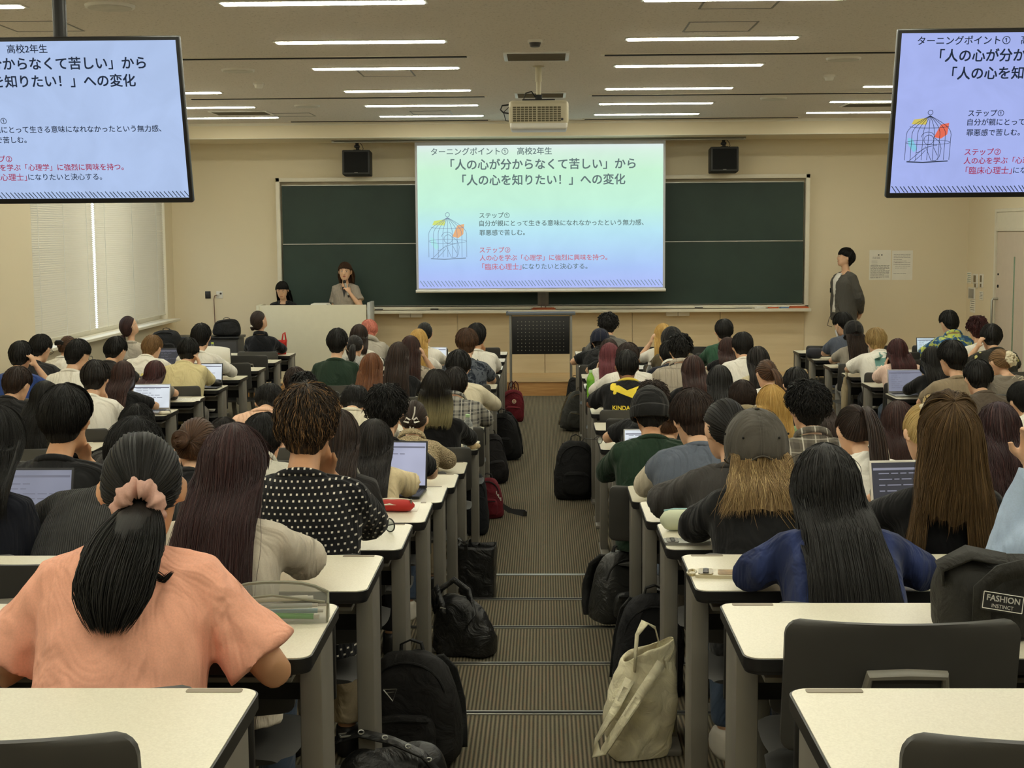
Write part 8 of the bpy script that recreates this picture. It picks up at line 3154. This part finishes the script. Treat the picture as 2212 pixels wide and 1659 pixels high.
# ---------------------------------------------------------------- the three people at the front
def face(P_, b, mouth=0.0, lid=1.0, brow=True):
    """eyes, brows and mouth on the front of the head"""
    Wt, Dk = mat('eye_white', (226, 220, 212), .3), mat('eye_dark', (28, 20, 16), .25)
    for s_ in (-1, 1):
        e = MB().ell(head_pt(b, s_ * .031, .0865, .012), (.0125, .006, .0055 * lid), b.RH, 12, 8).build('eye', Wt, P_)
        MB().ell(head_pt(b, s_ * .031, .0915, .012), (.0055, .003, .0052 * lid), b.RH, 10, 8).build('iris', Dk, e)
        if brow:
            MB().tube([head_pt(b, s_ * .014, .0955, .028), head_pt(b, s_ * .030, .0935, .034), head_pt(b, s_ * .047, .083, .029)], [.002, .0032, .0015], 6).build('eyebrow', mat('brow', (52, 38, 30), .7), P_)
    MB().ell(head_pt(b, 0, .0905, -.056), (.021, .006, .0045 + mouth), b.RH, 14, 8).build('mouth', mat('lip', (176, 98, 88), .45), P_)


def face_crowd(*who):
    for w_ in who:
        face(W(w_)[0], W(w_)[1])


# speaker with a microphone
b = Body('f', .93, .06, .10, .10, .0, -.05, 0.0, .79)
b.hk = 1.0
loc = Vector((at(747, 600, 19.12).x, 19.12, .19))
hair = ('bob', 'brown', dict(len=.165, front=58, tilt=4, vol=.016))
top = T('vestgrey', (158, 148, 136), 'short', None, fit=.026, slen=.62, flare=1.25, name='jacket', neck=.93, t0=-.27)
P_ = person(loc, 'person speaking at the lectern in a short sleeved grey jacket, holding a microphone', b, hair, top, ('mic', 'down'), PI, 1, None, 'stand', 0, 0)
PEOPLE['the speaker'] = (P_, b, loc, 16)
face(P_, b, .002)
c, dd = b.at(.80)
m = MB()
m.add([Vector((-.034, .155, .06)) + c, Vector((.034, .155, .06)) + c, Vector((.0, .180, -.085)) + c], [(0, 1, 2)])
o = m.build('inner_top', M_BLACK, P_)
for s_ in (-1, 1):
    q = MB().ribbon([b.c7 + Vector((s_ * .055, .03, .0)), b.c7 + Vector((s_ * .062, .115, -.05)), b.c7 + Vector((s_ * .045, .145, -.12)), b.c7 + Vector((s_ * .006, .155, -.20))], .034, .003, side=(1, .2, .2))
    q.build('lapel', top['mat'], P_, angle=None)
S_, e, w, d, up, curl = arm_pose(b, -1, 'mic', .72, .3)
g = w + d.normalized() * .075
mm = Matrix.Rotation(PI, 4, 'Z')
t = thing('microphone', 'black and silver hand microphone held by the person at the lectern', 'microphone', loc + Vector((-g.x, -g.y, g.z)), PI)
ax = (head_pt(b, 0.0, .12, -.06) - g)
ax = Vector((ax.x * .8, ax.y * .5, .085)).normalized()
MB().tube([-ax * .11, -ax * .02, ax * .06], [.011, .012, .015], 14).build('handle', M_ALU, t)
MB().ell(ax * .08, (.022, .022, .025)).build('grille_head', M_BLACK, t)
MB().tube([-ax * .135, -ax * .105], [.011, .012], 12).build('end_cap', M_BLACK, t)

# seated woman behind the lectern
b = Body('f', .95, .12, .22, .42, .0, 0, 0, .56)
loc = Vector((at(613, 630, 19.1).x, 19.14, .19))
hair = ('long', 'black', dict(len=.24, front=60, tilt=2, vol=.014, spread=1.25))
top = T('jacketblk', (30, 31, 34), 'long', None, fit=.020, name='jacket', neck=.95)
P_ = person(loc, 'person in a black jacket seated behind the lectern, looking down', b, hair, top, ('lap', 'lap'), PI, 1, None, 'sit', 0, 0)
face(P_, b, 0, .35)
for s_ in (-1, 1):
    q = MB().ribbon([b.c7 + Vector((s_ * .05, .04, .0)), b.c7 + Vector((s_ * .058, .12, -.05)), b.c7 + Vector((s_ * .03, .15, -.13))], .03, .003, side=(1, .2, .2))
    q.build('lapel', top['mat'], P_, angle=None)
make_chair(loc.x, loc.y + .15, .19, 'dark chair behind the lectern under the seated black jacket', PI)

# standing man
b = Body('m', 1.0, .03, .02, -.14, -.34, 0, 0, .88)
p = at(1826, 600, 18.85)
loc = Vector((p.x + .03, 18.85, .19))
hair = ('short', 'black', dict(vol=.026, line=[(0, .045), (40, .045), (62, .036), (78, .03), (98, .020), (110, -.030), (130, -.060), (180, -.078)]))
top = T('blazer', (86, 84, 80), 'long', None, fit=.028, name='jacket', neck=.97, t0=-.27)
P_ = person(loc, 'person standing by the wall notices in a grey jacket, hands behind the back', b, hair, top, ('behind', 'behind'), PI / 2 + .38, 1, None, 'stand', M_TROU[0], 0)
face(P_, b)
m = MB()
ra, rb2 = [], []
for i in range(13):
    t_ = -.05 + 1.02 * i / 12
    c, dd = b.at(t_)
    ry = float(np.interp(t_, [q[0] for q in b.tab], [q[2] for q in b.tab]))
    yy = .055 * (1 - .8 * sstep(.8, 1.0, t_)) + ry + .030
    w_ = .075 - .02 * (i / 12)
    ra.append([c + Vector((x * w_, yy * (1 - .13 * abs(x) ** 2), 0)) for x in (-1, -.6, 0, .6, 1)])
m.loft(ra, caps=False, closed=False)
o = m.build('white_shirt', cloth('whitetee', (228, 226, 220)), P_, angle=None)
o.modifiers.new('thickness', 'SOLIDIFY').thickness = .006
for s_ in (-1, 1):
    q = MB().ribbon([b.c7 + Vector((s_ * .058, .02, .01)), b.c7 + Vector((s_ * .07, .10, -.06)), b.c7 + Vector((s_ * .08, .165, -.2)), b.c7 + Vector((s_ * .085, .175, -.42)), b.c7 + Vector((s_ * .085, .16, -.56))], .03, .006, side=(1, .5, 0))
    q.build('lapel', top['mat'], P_, angle=None)
q = MB().box(b.c7 + Vector((.085, .185, -.24)), (.02, .02, .06), None, .004)
q.build('clip_microphone', M_BLACK, P_)
q = MB().tube([b.c7 + Vector((.05, .19, -.54)), b.c7 + Vector((.05, .23, -.62)), b.c7 + Vector((.05, .25, -.70)), b.c7 + Vector((.05, .18, -.72))], .004, 6)
q.build('microphone_cable', M_BLACK, P_)
